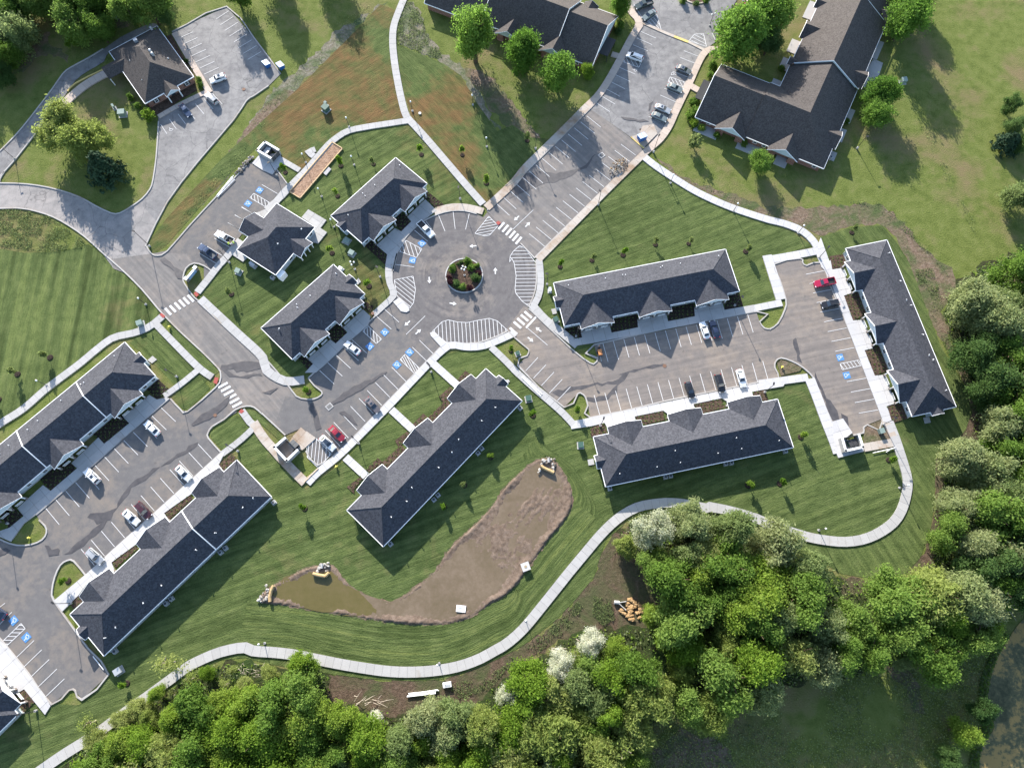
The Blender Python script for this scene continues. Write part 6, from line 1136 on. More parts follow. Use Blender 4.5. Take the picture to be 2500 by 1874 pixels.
poles("g 90,780 205,890", 'pale planks stacked along the walkway of the east road', 5, .13, TRIM, 'plank_stack', 'planks', sp=.2); poles("dm 820,1400 1180,1090", 'two long planks leaning over the corner of the dumpster walkway', 2, .08, TIMBER, 'plank_stack', 'planks', sp=.25); poles("dr 1280,865 1990,700", 'white pipe along the edge of the walkway by the right enclosure', 2, .07, TRIM, 'pipe_bundle', 'pipes', sp=.1); poles("dr 1710,830 1890,735", 'short white pipe lying on the grass by the right enclosure', 1, .07, TRIM, 'pipe_bundle', 'pipes')
poles("i 590,950 660,1030", 'white pipe leaning at the lower kerb corner of the left car park', 2, .06, TRIM, 'pipe_bundle', 'pipes'); poles("f 1200,330 1201,331", 'x', 0, .1, TRIM, 'plank_stack', 'planks') if False else None
q = P('j', 1222, 1130, .4); t = thing('white_crate', 'white plastic crate lying at the wood edge near the white pipes', 'crate', (q.x, q.y, .1), .15); MB().box((0,0,.35), (1.9,1.1,.7)).build('crate_body', TRIM, t); MB().box((.1,-.1,.72), (1.2,.5,.05)).build('crate_lid', LGREY, t)
q = P('k', 75, 1645, .4); t = thing('white_trailer', 'white panel poking out of the trees at the bottom edge', 'panel', (q.x, q.y, .1), .4); MB().box((0,0,.5), (2.0,.9,1.0)).build('panel_body', TRIM, t); MB().box((0,0,1.03), (2.05,.95,.05)).build('panel_top', LGREY, t)
def rocks_row():
    pts = PL("boc 440,370 330,480 270,560 220,620 130,720"); o = sum(pts, Vector())/5; r = thing('rock_row', 'row of dark and pale rocks along the kerb beside the tall enclosure', 'rocks', (o.x, o.y, .1)); rockpile(r, pts, 34, .38, [DROCK, DROCK, ROCK], o, .25, .3)
rocks_row()
def hydrant(s, label):
    q = PL(s, .4)[0]; r = thing('fire_hydrant', label, 'fire hydrant', (q.x, q.y, .12), random.random(), 'yellow fire hydrants'); MB().tube([(0,0,0), (0,0,.75)], .2, 10).ball((0,0,.75), .22, 10, 6).build('barrel', YELLOW, r)
    for a in (0, 1.57, 3.14): MB().tube([(0,0,.5), (.38*math.cos(a), .38*math.sin(a), .5)], .12, 8).build('outlet_cap', YELLOW, r)
hydrant("e 1072,462", 'yellow fire hydrant on the verge below the upper zebra crossing'); hydrant("f 522,1345", 'yellow fire hydrant on the lawn below the white car with a black roof'); hydrant("sl 455,82", 'yellow fire hydrant on the shaded grass island at far left'); hydrant("h 128,717", 'pale yellow fire hydrant on the soil island of the right car park'); hydrant("g 1618,-0", 'x') if False else None
def parasol():
    q = P('c', 1510, 15, 2.2); r = thing('parasol', 'red and white parasol half hidden by the tree at the top edge', 'parasol', (q.x, q.y, 0)); MB().tube([(0,0,0), (0,0,2.5)], .04, 6).build('pole', LGREY, r)
    for i in range(8): a, b = 2*math.pi*i/8, 2*math.pi*(i+1)/8; MB().add([(0,0,2.6), (1.5*math.cos(a), 1.5*math.sin(a), 2.1), (1.5*math.cos(b), 1.5*math.sin(b), 2.1)], [(0,1,2)]).add([(0,0,2.57), (1.5*math.cos(a), 1.5*math.sin(a), 2.07), (1.5*math.cos(b), 1.5*math.sin(b), 2.07)], [(2,1,0)]).build('canopy_panel', [REDP, TRIM, REDP, NAVY][i % 4], r)
parasol()
def sign_post(s, label, h=2.1):
    q = PL(s)[0]; r = thing('road_sign', label, 'sign', (q.x, q.y, .1), random.uniform(.5, 1.2)); MB().tube([(0,0,0), (0,0,h)], .035, 6).build('post', LGREY, r); MB().box((0,.05,h-.3), (.45,.03,.6)).build('sign_plate', PBLUE, r)
sign_post("e 1070,480", 'small post beside the hydrant') if False else None
# ---------------------------------------------------------------- people at the white pickup
def person(s, label, ang, lean, shirt, pants):
    q = PL(s, 1.2)[0]; J = dict(pel=(0,0,.95), sp=(lean*.35,0,1.2), ch=(lean*.8,0,1.42), nk=(lean,0,1.55), hd=(lean*1.15,0,1.72))
    V = []; E_ = []; Rr = []
    def add(p, r, par=None): V.append(p); Rr.append(r); (E_.append((par, len(V)-1)) if par is not None else None); return len(V)-1
    p0 = add(J['pel'], .15); p1 = add(J['sp'], .14, p0); p2 = add(J['ch'], .15, p1); p3 = add(J['nk'], .06, p2); p4 = add(J['hd'], .1, p3); add((J['hd'][0]+.01, 0, 1.82), .08, p4)
    for s_ in (-1, 1):
        h = add((0, s_*.1, .88), .1, p0); k = add((.04, s_*.11, .5), .065, h); a = add((0, s_*.11, .1), .045, k); add((.17, s_*.12, .04), .04, a)
        sh = add((J['ch'][0], s_*.2, 1.43), .06, p2); el = add((J['ch'][0]+.12, s_*.27, 1.17), .045, sh); wr = add((J['ch'][0]+.34, s_*.2, 1.08), .03, el); pm = add((J['ch'][0]+.42, s_*.19, 1.07), .035, wr)
        for f in range(4): f1 = add((J['ch'][0]+.48, s_*.19+(f-1.5)*.022, 1.06), .01, pm); add((J['ch'][0]+.53-abs(f-1.4)*.008, s_*.19+(f-1.5)*.024, 1.03), .009, f1)
        t1 = add((J['ch'][0]+.42, s_*.15, 1.06), .012, pm); add((J['ch'][0]+.46, s_*.135, 1.04), .01, t1)
    me = bpy.data.meshes.new('body'); me.from_pydata(V, E_, []); o = bpy.data.objects.new('tmp', me); COL.objects.link(o); o.modifiers.new('s', 'SKIN'); o.modifiers.new('u', 'SUBSURF').levels = 1
    for i, sv in enumerate(me.skin_vertices[0].data): sv.radius = (Rr[i], Rr[i]); sv.use_root = (i == 0)
    dg = bpy.context.evaluated_depsgraph_get(); m2 = bpy.data.meshes.new_from_object(o.evaluated_get(dg)); bpy.data.objects.remove(o); m2.name = 'body'; m2.materials.clear()
    for m in (SKIN, pants): m2.materials.append(m)
    for p in m2.polygons:
        c = p.center; p.material_index = 1 if c.z < .98 else 0; p.use_smooth = True
    r = thing('person', label, 'person', (q.x, q.y, .2), ang); inst('body', m2, r)
    v = MB(); v.tube([(0,0,.9), J['sp'], J['ch'], (J['ch'][0], 0, 1.5)], [.2, .19, .23, .12], 10)
    v.build('vest', shirt, r); h = MB(); h.ball((J['hd'][0]-.01, 0, 1.78), (.125,.115,.11), 10, 6); h.build('cap', BLACK if shirt is HIVIS else DGREY, r)
    for s_ in (-1, 1): MB().tube([(J['ch'][0], s_*.19, 1.46), (J['ch'][0]+.06, s_*.235, 1.3)], [.085, .07], 8).build('sleeve', shirt, r)
person("sz 690,650", 'person in a hi-vis yellow vest leaning over the side of the white pickup', R(60), .12, HIVIS, DENIM); person("sz 830,620", 'person in a hi-vis yellow top and khaki trousers behind the white pickup', R(150), .16, HIVIS, KHAKI)
# ---------------------------------------------------------------- vegetation
def crown(name, seed, n, per, leaf, mat, style='round', flat=.8):
    r = np.random.default_rng(seed); nl = {'bush': 5, 'young': 5, 'sparse': 7, 'willow': 20, 'full': 26}.get(style, 16)
    lc = r.normal(size=(nl, 3)); lc /= np.linalg.norm(lc, axis=1, keepdims=True); lc *= (.3+.45*r.random((nl, 1))); lc[:, 2] *= .95; lc[0] = (0, 0, .3); lr = (.3+.16*r.random(nl) if style in ('bush', 'young', 'full') else .17+.24*r.random(nl)**1.3)
    w_ = lr**2/np.sum(lr**2); li = r.choice(nl, n, p=w_); d = r.normal(size=(n, 3)); d /= np.linalg.norm(d, axis=1, keepdims=True); d[:, 2] = np.where(d[:, 2] < -.6, -d[:, 2], d[:, 2])
    C_ = lc[li]+d*(lr[li]*(.6+.5*r.random(n)))[:, None]; sig = .095
    if style == 'conifer':
        t = r.random(n)**.75; a = r.random(n)*6.283; rr = (1-t)*(.55+.45*r.random(n)); C_ = np.stack([np.cos(a)*rr, np.sin(a)*rr, t*2-1], 1); sig = .07; d = np.stack([np.cos(a), np.sin(a), np.full(n, .4)], 1)
    if style in ('young', 'bush'): C_ *= np.array([.95, .95, 1]); sig = .13
    if style == 'sparse': C_ *= (.7+.5*r.random((n, 1)))
    c = np.repeat(C_, per, 0); dd = np.repeat(d, per, 0); N = len(c); off = r.normal(size=(N, 3))*sig*np.repeat(.7+.6*r.random((n, 1)), per, 0)
    if style == 'willow': off[:, 2] *= 1.6; off[:, :2] *= .8
    p = c+off; p[:, :2] /= np.quantile(np.hypot(p[:, 0], p[:, 1]), .975); p[:, 2] /= np.quantile(np.abs(p[:, 2]), .985); nm = dd*.45+np.array([-.12, .35, .22])+r.normal(size=(N, 3))*.6; nm /= np.linalg.norm(nm, axis=1, keepdims=True)
    t1 = np.cross(nm, r.normal(size=(N, 3))); t1 /= np.linalg.norm(t1, axis=1, keepdims=True); t2 = np.cross(nm, t1); s = leaf*(.55+.9*r.random((N, 1)))
    asp = 2.0 if style == 'willow' else 1.6 if style == 'conifer' else 1.15
    V = np.stack([p-t1*s*asp, p+t2*s*.7, p+t1*s*asp, p-t2*s*.7], 1).reshape(-1, 3); F = np.arange(N*4).reshape(-1, 4); return fast_mesh(name, V, F, mat)
def trunk_mesh(seed, bare=False):
    r = random.Random(seed); m = MB(); m.tube([(0,0,0), (.05,.02,.35), (.02,.05,.7), (.0,.0,1.0)], [.09,.065,.05,.02], 8)
    for i in range(7 if not bare else 16):
        a = r.random()*6.28; z = r.uniform(.4, .85); l = r.uniform(.25, .5); m.tube([(0,0,z-.05), (math.cos(a)*l*.5, math.sin(a)*l*.5, z+.1), (math.cos(a)*l, math.sin(a)*l, z+r.uniform(.15,.4))], [.035,.025,.008], 5)
    return m.mesh('trunk', DEADW if bare else BARK)
TRK = [trunk_mesh(i) for i in range(3)]; TRKB = trunk_mesh(9, True)
CR = {}
for nm, mat in (('mid', LF_MID), ('bright', LF_BRIGHT), ('yel', LF_YEL), ('dark', LF_DARK)):
    CR[nm] = [crown('crown', 10+i+len(nm)*7, 420, 34, .038, mat) for i in range(3)]
CR['yel'] = [crown('crown', 45+i, 440, 36, .032, LF_YEL, 'willow') for i in range(2)]; CR['olive'] = [crown('crown', 41+i, 460, 36, .032, LF_OLIVE, 'willow') for i in range(2)]; CR['willow'] = [crown('crown', 47, 460, 36, .030, LF_YEL, 'willow')]
CR['lawn'] = [crown('crown', 33+i, 520, 34, .036, LF_LAWN, 'full') for i in range(3)]; CR['con'] = [crown('crown', 51, 300, 26, .06, LF_CON, 'conifer')]; CR['blos'] = [crown('crown', 61, 320, 30, .034, LF_BLOS)]; CR['sparse'] = [crown('crown', 71, 90, 8, .05, LF_YEL, 'sparse')]
CR['young'] = [crown('crown', 81+i, 46, 22, .13, LF_YOUNG, 'young') for i in range(2)]; CR['pale'] = [crown('crown', 85+i, 40, 18, .13, LF_PALE, 'young') for i in range(2)]
CR['bush'] = [crown('foliage', 91, 70, 26, .1, LF_MID, 'bush')]; CR['bushb'] = [crown('foliage', 92, 70, 26, .1, LF_BRIGHT, 'bush')]; CR['purp'] = [crown('foliage', 93, 70, 26, .1, LF_PURP, 'bush')]; CR['bushd'] = [crown('foliage', 94, 70, 26, .1, LF_DARK, 'bush')]
RX = 0
def tree(kind, base, h, rx, label, group, rz=None, name='tree', cf=.62, z0=0.0):
    """h overall height, rx crown radius"""
    global RX; RX += 1; r = thing(name, label, 'tree', (base.x, base.y, z0), random.random()*6.28, group); ms = CR[kind]; rz = rz or h*.46
    inst('trunk', TRKB if kind == 'sparse' else TRK[RX % 3], r, (0,0,0), (0,0,0), (h*.42, h*.42, h*.86)); inst('crown', ms[RX % len(ms)], r, (0,0,h-rz), (random.uniform(-.08,.08), random.uniform(-.08,.08), random.random()*6.28), (rx*random.uniform(.93,1.07), rx*random.uniform(.93,1.07), rz)); return r
def at(k, x, y, h, rz=None): return P(k, x, y, h-(rz or h*.46))
# ---- single trees the photograph shows clearly: (kind, sheet, crown centre, radius in sheet px, height, label)
for kind, k, x, y, rp, h, lb in (('lawn','b',1390,225,132,19,'tall round green tree left of the brown roofed block at the top'), ('lawn','c',95,330,112,12.5,'middle round green tree of the three below the top brown roof'), ('lawn','c',318,475,114,12,'lower right round green tree of the three below the top brown roof'),
    ('bright','c',505,452,48,4.5,'small leafy tree at the lower corner of the top brown roofed block'), ('lawn','c',1465,215,168,16,'large tree covering the inner corner of the old roundabout'), ('lawn','c',1605,95,145,15,'large tree right behind the one at the old roundabout'), ('lawn','d',75,110,135,14,'large tree beside the inner yard of the brown roofed block'), ('dark','d',50,270,80,9,'shaded tree in the inner yard of the brown roofed block'),
    ('lawn','d',915,130,128,14,'big round tree right of the brown roofed block, topmost on the field'), ('lawn','d',880,20,80,9,'tree cut by the top edge beside the big round field tree'), ('lawn','d',750,590,108,10,'round bright tree with a long shadow right of the brick block'), ('lawn','d',735,720,95,8,'lower fuller half tree under the round bright one'), ('lawn','c',1592,1030,70,6.5,'small round tree below the front of the L-shaped brick block'),
    ('pale','c',1185,890,48,5,'thin pale young tree on the lawn left of the L-shaped block'), ('dark','d',1580,660,62,6,'upper dark shrub tree at the right edge of the field'), ('dark','d',1605,790,60,5.5,'middle dark shrub tree at the right edge of the field'), ('con','d',1575,895,80,6,'dark evergreen lowest in the row at the right edge of the field'), ('dark','d',1660,900,70,6,'dark tree just right of the lowest edge evergreen'), ('olive','d',1640,1250,95,9,'grey green tree cut by the right edge beside the field'),
    ('willow','a',400,810,150,12,'pale yellow willow on the lawn between the two old roads, upper left half'), ('willow','a',545,890,135,11.5,'pale yellow willow on the lawn between the two old roads, lower right half'), ('con','a',640,1050,115,10,'dark evergreen beside the pale willow on the lawn'),
    ('mid','a',60,90,130,12,'big tree in the upper left corner'), ('olive','a',110,210,120,12,'grey green tree below the corner tree at upper left'), ('mid','a',30,320,110,11,'tree on the left edge above the office drive'), ('dark','a',20,470,70,8,'dark tree on the left edge beside bare ground'), ('mid','a',250,20,110,11,'tree on the top edge left of the grey pond'), ('mid','a',490,160,125,12,'broad tree left of the grey pond at the top'), ('mid','a',590,60,100,11,'tree leaning over the left bank of the grey pond'), ('mid','a',620,180,95,10,'tree directly above the brick office drive'),
    ('mid','a',800,60,95,11,'tree on the right bank of the grey pond'), ('mid','a',940,45,120,12,'broad tree above the brick office roof'), ('bright','a',460,260,45,4,'small bright shrub tree on shaded ground by the office drive'), ('dark','a',1050,110,50,5,'dark small tree at the top corner of the brick office'), ('lawn','c',720,30,70,9,'tree on the top edge right of the top brown roofed block'), ('lawn','d',1010,-20,90,9,'tree beyond the top edge right of the brick block'),
    ('lawn','b',430,-290,110,12,'tree above the top edge whose shadow falls on the field left'), ('lawn','b',100,-240,110,13,'tree above the top edge left whose shadow falls on the field'), ('mid','a',1480,-60,90,11,'tree above the top edge over the cracked car park')):
    c = at(k, x, y, h); e = at(k, x+rp, y, h); tree(kind, c, h, (e-c).length, lb, 'single trees on the lawns')
# ---- staked young trees in mulch rings: (kind, mulch ring, height, radius, label)
RING = MB().tube([(0,0,0), (0,0,.14)], [.62,.5], 16).mesh('mulch_ring', MULCH); YTR = MB().tube([(0,0,0), (0,0,1.0)], [.035,.015], 6).mesh('trunk', BARK)
def young(s, kind, h, rx, label):
    q = PL(s)[0]; r = thing('young_tree', label, 'tree', (q.x, q.y, .09), random.random()*6, 'young trees in mulch rings'); inst('mulch_ring', RING, r, (0,0,0), (0,0,0), (rx*.95, rx*.95, 1)); inst('trunk', YTR, r, (0,0,0), (0,0,0), (1.3,1.3,h*.85)); ms = CR[kind]; inst('crown', random.choice(ms), r, (0,0,h*.62), (0,0,0), (rx*.72, rx*.72, h*.36))
for s, kd, h, rx, lb in (("b 200,1093",'young',4,1.2,'young tree in the small lawn between the enclosure and the court walk'), ("b 550,1050",'young',4.6,1.3,'young tree at the right side of the bocce court'), ("b 757,1040",'pale',3.6,1.1,'pale young tree above the roof of the short block by the roundabout'), ("b 530,1242",'young',4,1.2,'young tree left of the short block by the roundabout'), ("b 1060,980",'young',4.6,1.2,'young tree left of the straight path on the upper lawn'),
    ("b 1318,982",'young',4.3,1.1,'young tree in the middle of the brown lawn'), ("b 1470,1160",'young',4.1,1.3,'young tree at the lower tip of the brown lawn'), ("b 495,1602",'young',3.8,1.3,'young tree between the clubhouse and the short block'), ("c 122,892",'pale',4,1.2,'pale young tree at the left side of the upper car park'), ("c 728,1614",'young',4,1.3,'bright young tree above the roof of the block right of the roundabout'),
    ("c 933,1548",'pale',3.6,1.2,'pale young tree, third from left above the block right of the roundabout'), ("c 1143,1542",'pale',3.4,1.1,'pale young tree, fourth from left above the block right of the roundabout'), ("c 1503,1592",'pale',3.6,1.3,'pale young tree off the right end of the block beside the roundabout'), ("g 330,82",'young',4,1.2,'young tree nearest the roundabout on the right lawn'), ("g 532,42",'pale',3.8,1.2,'pale young tree, second from the roundabout on the right lawn'), ("d 568,1472",'pale',3.6,1.2,'pale young tree above the top end of the right hand block'),
    ("e 318,655",'pale',4.2,1.4,'pale young tree on the striped lawn nearest the long left roof'), ("e 112,760",'pale',4.2,1.4,'pale young tree on the striped lawn, second from the roof'), ("e -5,920",'pale',3.8,1.2,'pale young tree cut by the left edge on the striped lawn'), ("e 1465,255",'pale',3.8,1.3,'pale young tree on the lawn below the clubhouse beside the road walk'), ("f 728,205",'young',3.4,1.4,'bright young tree between the lower short block and the roundabout'), ("f 345,872",'young',3,1.3,'bright young tree on the triangular island beside the main road'),
    ("f 1625,612",'young',2.6,1.1,'bright young tree on the grass island left of the east road'), ("g 158,1020",'young',3.2,1.4,'bright young tree right of the diagonal block by the green transformer'), ("h 245,1158",'young',3.6,1.3,'bright young tree right of the lower right block'), ("h 112,1452",'young',3.2,1.3,'bright young tree on the lawn below the lower right block, right one'), ("g 1520,1460",'young',3,1.5,'bright young tree in the shadow of the lower right block'), ("h 800,1302",'young',3.4,1.2,'young tree on the lawn inside the right hand path loop'),
    ("m 1255,850",'young',2.6,1.2,'bright young tree behind the diagonal block, upper one'), ("m 1040,1075",'pale',2.8,1.2,'pale young tree behind the diagonal block, middle one'), ("m 877,1250",'young',2.6,1.2,'bright young tree behind the diagonal block, lowest one'), ("f 322,1608",'young',3.2,1.3,'young tree on the lawn between the two lower blocks'), ("sl 1065,750",'young',3.6,1.3,'bright young tree on the grass island at the lower left car park'), ("i 805,1122",'young',3.4,1.2,'young tree at the bottom corner of the left car park'), ("g 437,985",'young',3,1.1,'bright young tree on the grass corner of the right car park')): young(s, kd, h, rx, lb)
# ---- shrubs
def shrub(s, kind, r_, label, group, z=.15):
    q = PL(s, r_*.6)[0]; t = thing('shrub', label, 'shrub', (q.x, q.y, z), random.random()*6, group); inst('foliage', CR[kind][0], t, (0,0,r_*.6), (0,0,0), (r_, r_, r_*.75)); inst('stem', YTR, t, (0,0,0), (0,0,0), (2,2,r_))
for s, kd, r_, lb in (("isl 1010,480",'bush',1.4,'broad green shrub at the top of the roundabout island'), ("isl 1080,590",'bush',1.3,'grey green shrub below the top one on the roundabout island'), ("isl 540,700",'bush',1.2,'green shrub on the left of the roundabout island'), ("isl 560,580",'bush',.9,'small green shrub at the upper left of the roundabout island'), ("isl 480,1040",'purp',1.1,'purple shrub at the lower left of the roundabout island'), ("isl 420,920",'purp',.8,'small purple shrub at the left rim of the roundabout island'), ("isl 1200,930",'bushd',1.3,'olive shrub on the right of the roundabout island'), ("isl 1310,780",'purp',.9,'small purple shrub at the right rim of the roundabout island'),
    ("isl 780,1190",'bush',1.2,'green shrub at the bottom of the roundabout island'), ("isl 650,1110",'bushd',1.2,'dark green shrub left of the bottom one on the roundabout island'), ("isl 1050,1210",'purp',1.1,'purple shrub at the bottom right of the roundabout island'), ("isl 780,480",'bushd',.6,'tiny dark shrub at the top left of the roundabout island'), ("isl 690,530",'bushd',.5,'second tiny dark shrub at the top left of the roundabout island'), ("isl 1230,570",'bush',.8,'small shrub at the upper right rim of the roundabout island'),
    ("c 1110,5",'bush',1.4,'low shrub on the left of the old roundabout at the top edge'), ("c 1190,25",'bushd',1.0,'dark low shrub in the middle of the old roundabout at the top edge'), ("c 1250,0",'bush',1.2,'low shrub on the right of the old roundabout at the top edge'),
    ("o 830,1540",'bushb',2.0,'bright round bush at the front corner of the brick office'), ("o 660,1390",'bush',1.2,'green bush left of the brick office, lower one'), ("o 580,1270",'bush',1.2,'green bush left of the brick office, upper one'), ("o 1630,1010",'bush',1.1,'round bush at the right corner of the brick office'), ("o 1660,1090",'bush',1.0,'second round bush at the right corner of the brick office'), ("o 1430,700",'bushd',.8,'dark bush along the right wall of the brick office'),
    ("c 1305,425",'bush',1.7,'upper clipped bush left of the L-shaped block'), ("c 1285,470",'bush',1.3,'second clipped bush left of the L-shaped block'), ("c 1190,650",'bush',1.9,'round bush by the entrance of the L-shaped block'), ("c 1160,725",'bush',2.1,'large round bush at the lower left corner of the L-shaped block'), ("r 130,1090",'bushb',1.4,'leafy bush in the front corner of the L-shaped block'), ("r 185,1130",'bushb',1.2,'leafy bush under the lower left eave of the L-shaped block'), ("r 570,1270",'bush',1.2,'bush at the middle patios of the L-shaped block'), ("r 330,1185",'bush',1.1,'bush between the left patios of the L-shaped block'), ("r 900,600",'bush',1.2,'bush in the inner yard of the L-shaped block'), ("r 1460,1060",'bush',1.2,'bush on the right patios of the L-shaped block'), ("p 2060,330",'bush',1.6,'tall bush at the right end of the top brown roofed block'), ("p 2040,430",'bushd',1.3,'dark bush beside the canopy of the top brown roofed block')): shrub(s, kd, r_, lb, 'planted shrubs')
# ---- small plants in the beds, weeds, undergrowth: uncountable
def cards(name, P_, s, mats, tilt=.5, pick=None):
    N = len(P_); r = RNG; nm = np.array([0, 0, .7])+r.normal(size=(N, 3))*tilt; nm /= np.linalg.norm(nm, axis=1, keepdims=True); t1 = np.cross(nm, r.normal(size=(N, 3))); t1 /= np.linalg.norm(t1, axis=1, keepdims=True); t2 = np.cross(nm, t1); s = s*(.5+r.random((N, 1)))
    V = np.stack([P_-t1*s*1.2, P_+t2*s*.7, P_+t1*s*1.2, P_-t2*s*.7], 1).reshape(-1, 3); me = fast_mesh(name, V, np.arange(N*4).reshape(-1, 4), mats)
    if pick is not None: me.polygons.foreach_set('material_index', pick.astype(np.int32))
    return struct(inst(name, me), 'stuff')
def scatter(poly, n, zmax, clump=None):
    a = np.array([(q.x, q.y) for q in poly]); lo, hi = a.min(0), a.max(0); X = RNG.uniform(lo[0], hi[0], n*3); Y = RNG.uniform(lo[1], hi[1], n*3); k = inpoly_np(X, Y, a)
    if clump: k &= value_noise(X+500, Y+500, clump[0], clump[1])+RNG.normal(size=len(X))*.12 > clump[2]
    X, Y = X[k][:n], Y[k][:n]; return np.stack([X, Y, RNG.random(len(X))**1.5*zmax+.02], 1)
pts = []
for s_ in BEDS+BEDSB:
    po = PL(s_); ar = area([(q.x, q.y) for q in po]); a = np.array([(q.x, q.y) for q in po]); lo, hi = a.min(0), a.max(0); g = np.array([(x, y) for x in np.arange(lo[0], hi[0], 1.05) for y in np.arange(lo[1], hi[1], 1.05)])+RNG.normal(size=2)*.2
    if len(g) == 0: continue
    k = inpoly_np(g[:,0], g[:,1], a); g = g[k]
    for x, y in g: pts.append(np.array([x, y, .3])+RNG.normal(size=(12, 3))*np.array([.17,.17,.08]))
cards('bed_plants', np.concatenate(pts), .11, [LF_DARK, LF_MID, LF_WEED], .6, RNG.integers(0, 3, sum(len(q) for q in pts)))
wd = [scatter(PL(s_), n, .35, c) for s_, n, c in (("a 1120,1440 1400,1160 1640,880 b 100,730 400,440 640,190 790,30 740,20 520,150 440,270 250,420 60,620 a 1500,960 1300,1180 1130,1390", 9000, (1,.35,.45)), ("b 945,10 1010,10 1060,100 1090,200 1180,330 1200,400 1000,310 905,285 900,200", 6000, (2,.5,.4)), ("a -60,1330 100,1325 300,1360 520,1510 560,1560 300,1600 0,1560", 9000, (3,.6,.4)),
    ("h 960,100 1080,90 1250,700 1350,870 1330,950 1200,700", 4500, (4,.4,.4)), ("d 500,1270 740,1280 900,1380 1000,1540 h 1150,60 1180,150 1050,0 d 850,1420 700,1310", 5000, (5,.4,.45)), ("c 940,1010 1300,1190 1658,1330 1640,1370 1300,1230", 1500, (6,.5,.5)), ("k 540,570 650,590 680,720 600,760 530,680", 1800, (7,.6,.35)), ("k 100,900 300,740 440,600 480,640 330,830 150,960", 3500, (8,.5,.45)), ("j 1200,1130 1450,1080 1640,980 k 0,950 60,960 j 1500,1150 1300,1220", 2500, (9,.5,.45)), ("d 950,620 1020,720 1150,1000 1260,1250 1380,1460 1340,1480 1220,1270 1100,1020 960,740", 1800, (9,.5,.5)))]
P_ = np.concatenate(wd); cards('weeds', P_, .10, [LF_WEED, LF_OLIVE], .6, RNG.integers(0, 2, len(P_)))
uw = scatter(WOODS, 60000, .9, (12, .16, .38)); uw = uw[np.array([True]*len(uw))]
keep = ~inpoly_np(uw[:,0], uw[:,1], np.array([(q.x, q.y) for q in PL("j 480,1040 700,1075 1000,1095 1200,1085 k -60,930 100,870 300,715 440,575 545,440 620,280 800,300 900,450 1080,600 1060,770 750,790 500,770 300,890 100,1010 -100,1160 j 1450,1240 1200,1340 850,1340 480,1240")])); uw = uw[keep]
cards('undergrowth', uw, .24, [LF_MID, LF_BRIGHT, LF_OLIVE, LF_WEED], .7, RNG.integers(0, 4, len(uw)))
tw = scatter(PL("k 760,1420 1000,1330 1400,1340 l 0,1180 600,1080 950,980 1300,850 1470,800 1540,860 1420,1120 1430,1260 1380,1500 1340,1800 k 900,1800"), 14000, .5, (15, .12, .5)); cards('weeds', tw, .16, [LF_YEL, LF_OLIVE, LF_WEED], .6, RNG.integers(0, 3, len(tw)))  # weed tufts in the clearing; yellow leaves also colour in streaks of filtered sun
bk_ = scatter(PL("l 1560,820 1480,960 1430,1100 1420,1250 1460,1400 1390,1500 1360,1660 1300,1660 1340,1480 1390,1400 1360,1250 1380,1080 1440,940 1520,800"), 5000, .9); cards('weeds', bk_, .2, [LF_MID, LF_WEED], .6, RNG.integers(0, 2, len(bk_)))
# ---- the woods: every tree with its own trunk and crown
LAB = {'mid': ('rounded mid-green tree', 'green'), 'bright': ('bright green tree', 'bright'), 'yel': ('yellow-green tree', 'yellow'), 'dark': ('dark green tree', 'dark'), 'olive': ('feathery grey-green tree', 'olive'), 'blos': ('white blossoming tree', 'blossom'), 'sparse': ('thin leafed tree', 'thin')}
taken = []
def wood(poly, sp, mix_, hr, where, group, rr=(.30, .42)):
    a = np.array([(q.x, q.y) for q in poly]); lo, hi = a.min(0), a.max(0); kinds = [k for k, w_ in mix_ for _ in range(w_)]; tries = 0
    while tries < 900:
        tries += 1; x, y = RNG.uniform(lo[0], hi[0]), RNG.uniform(lo[1], hi[1])
        if not inpoly(x, y, a) or any((x-u)**2+(y-v)**2 < (sp*.5*(1+s_))**2 for u, v, s_ in taken): continue
        h = random.uniform(*hr); sc = h/((hr[0]+hr[1])/2); taken.append((x, y, sc)); k = kinds[int(RNG.integers(0, len(kinds)))]; tree(k, Vector((x, y, 0)), h, h*random.uniform(*rr), f'{LAB[k][0]} in {where}', group)
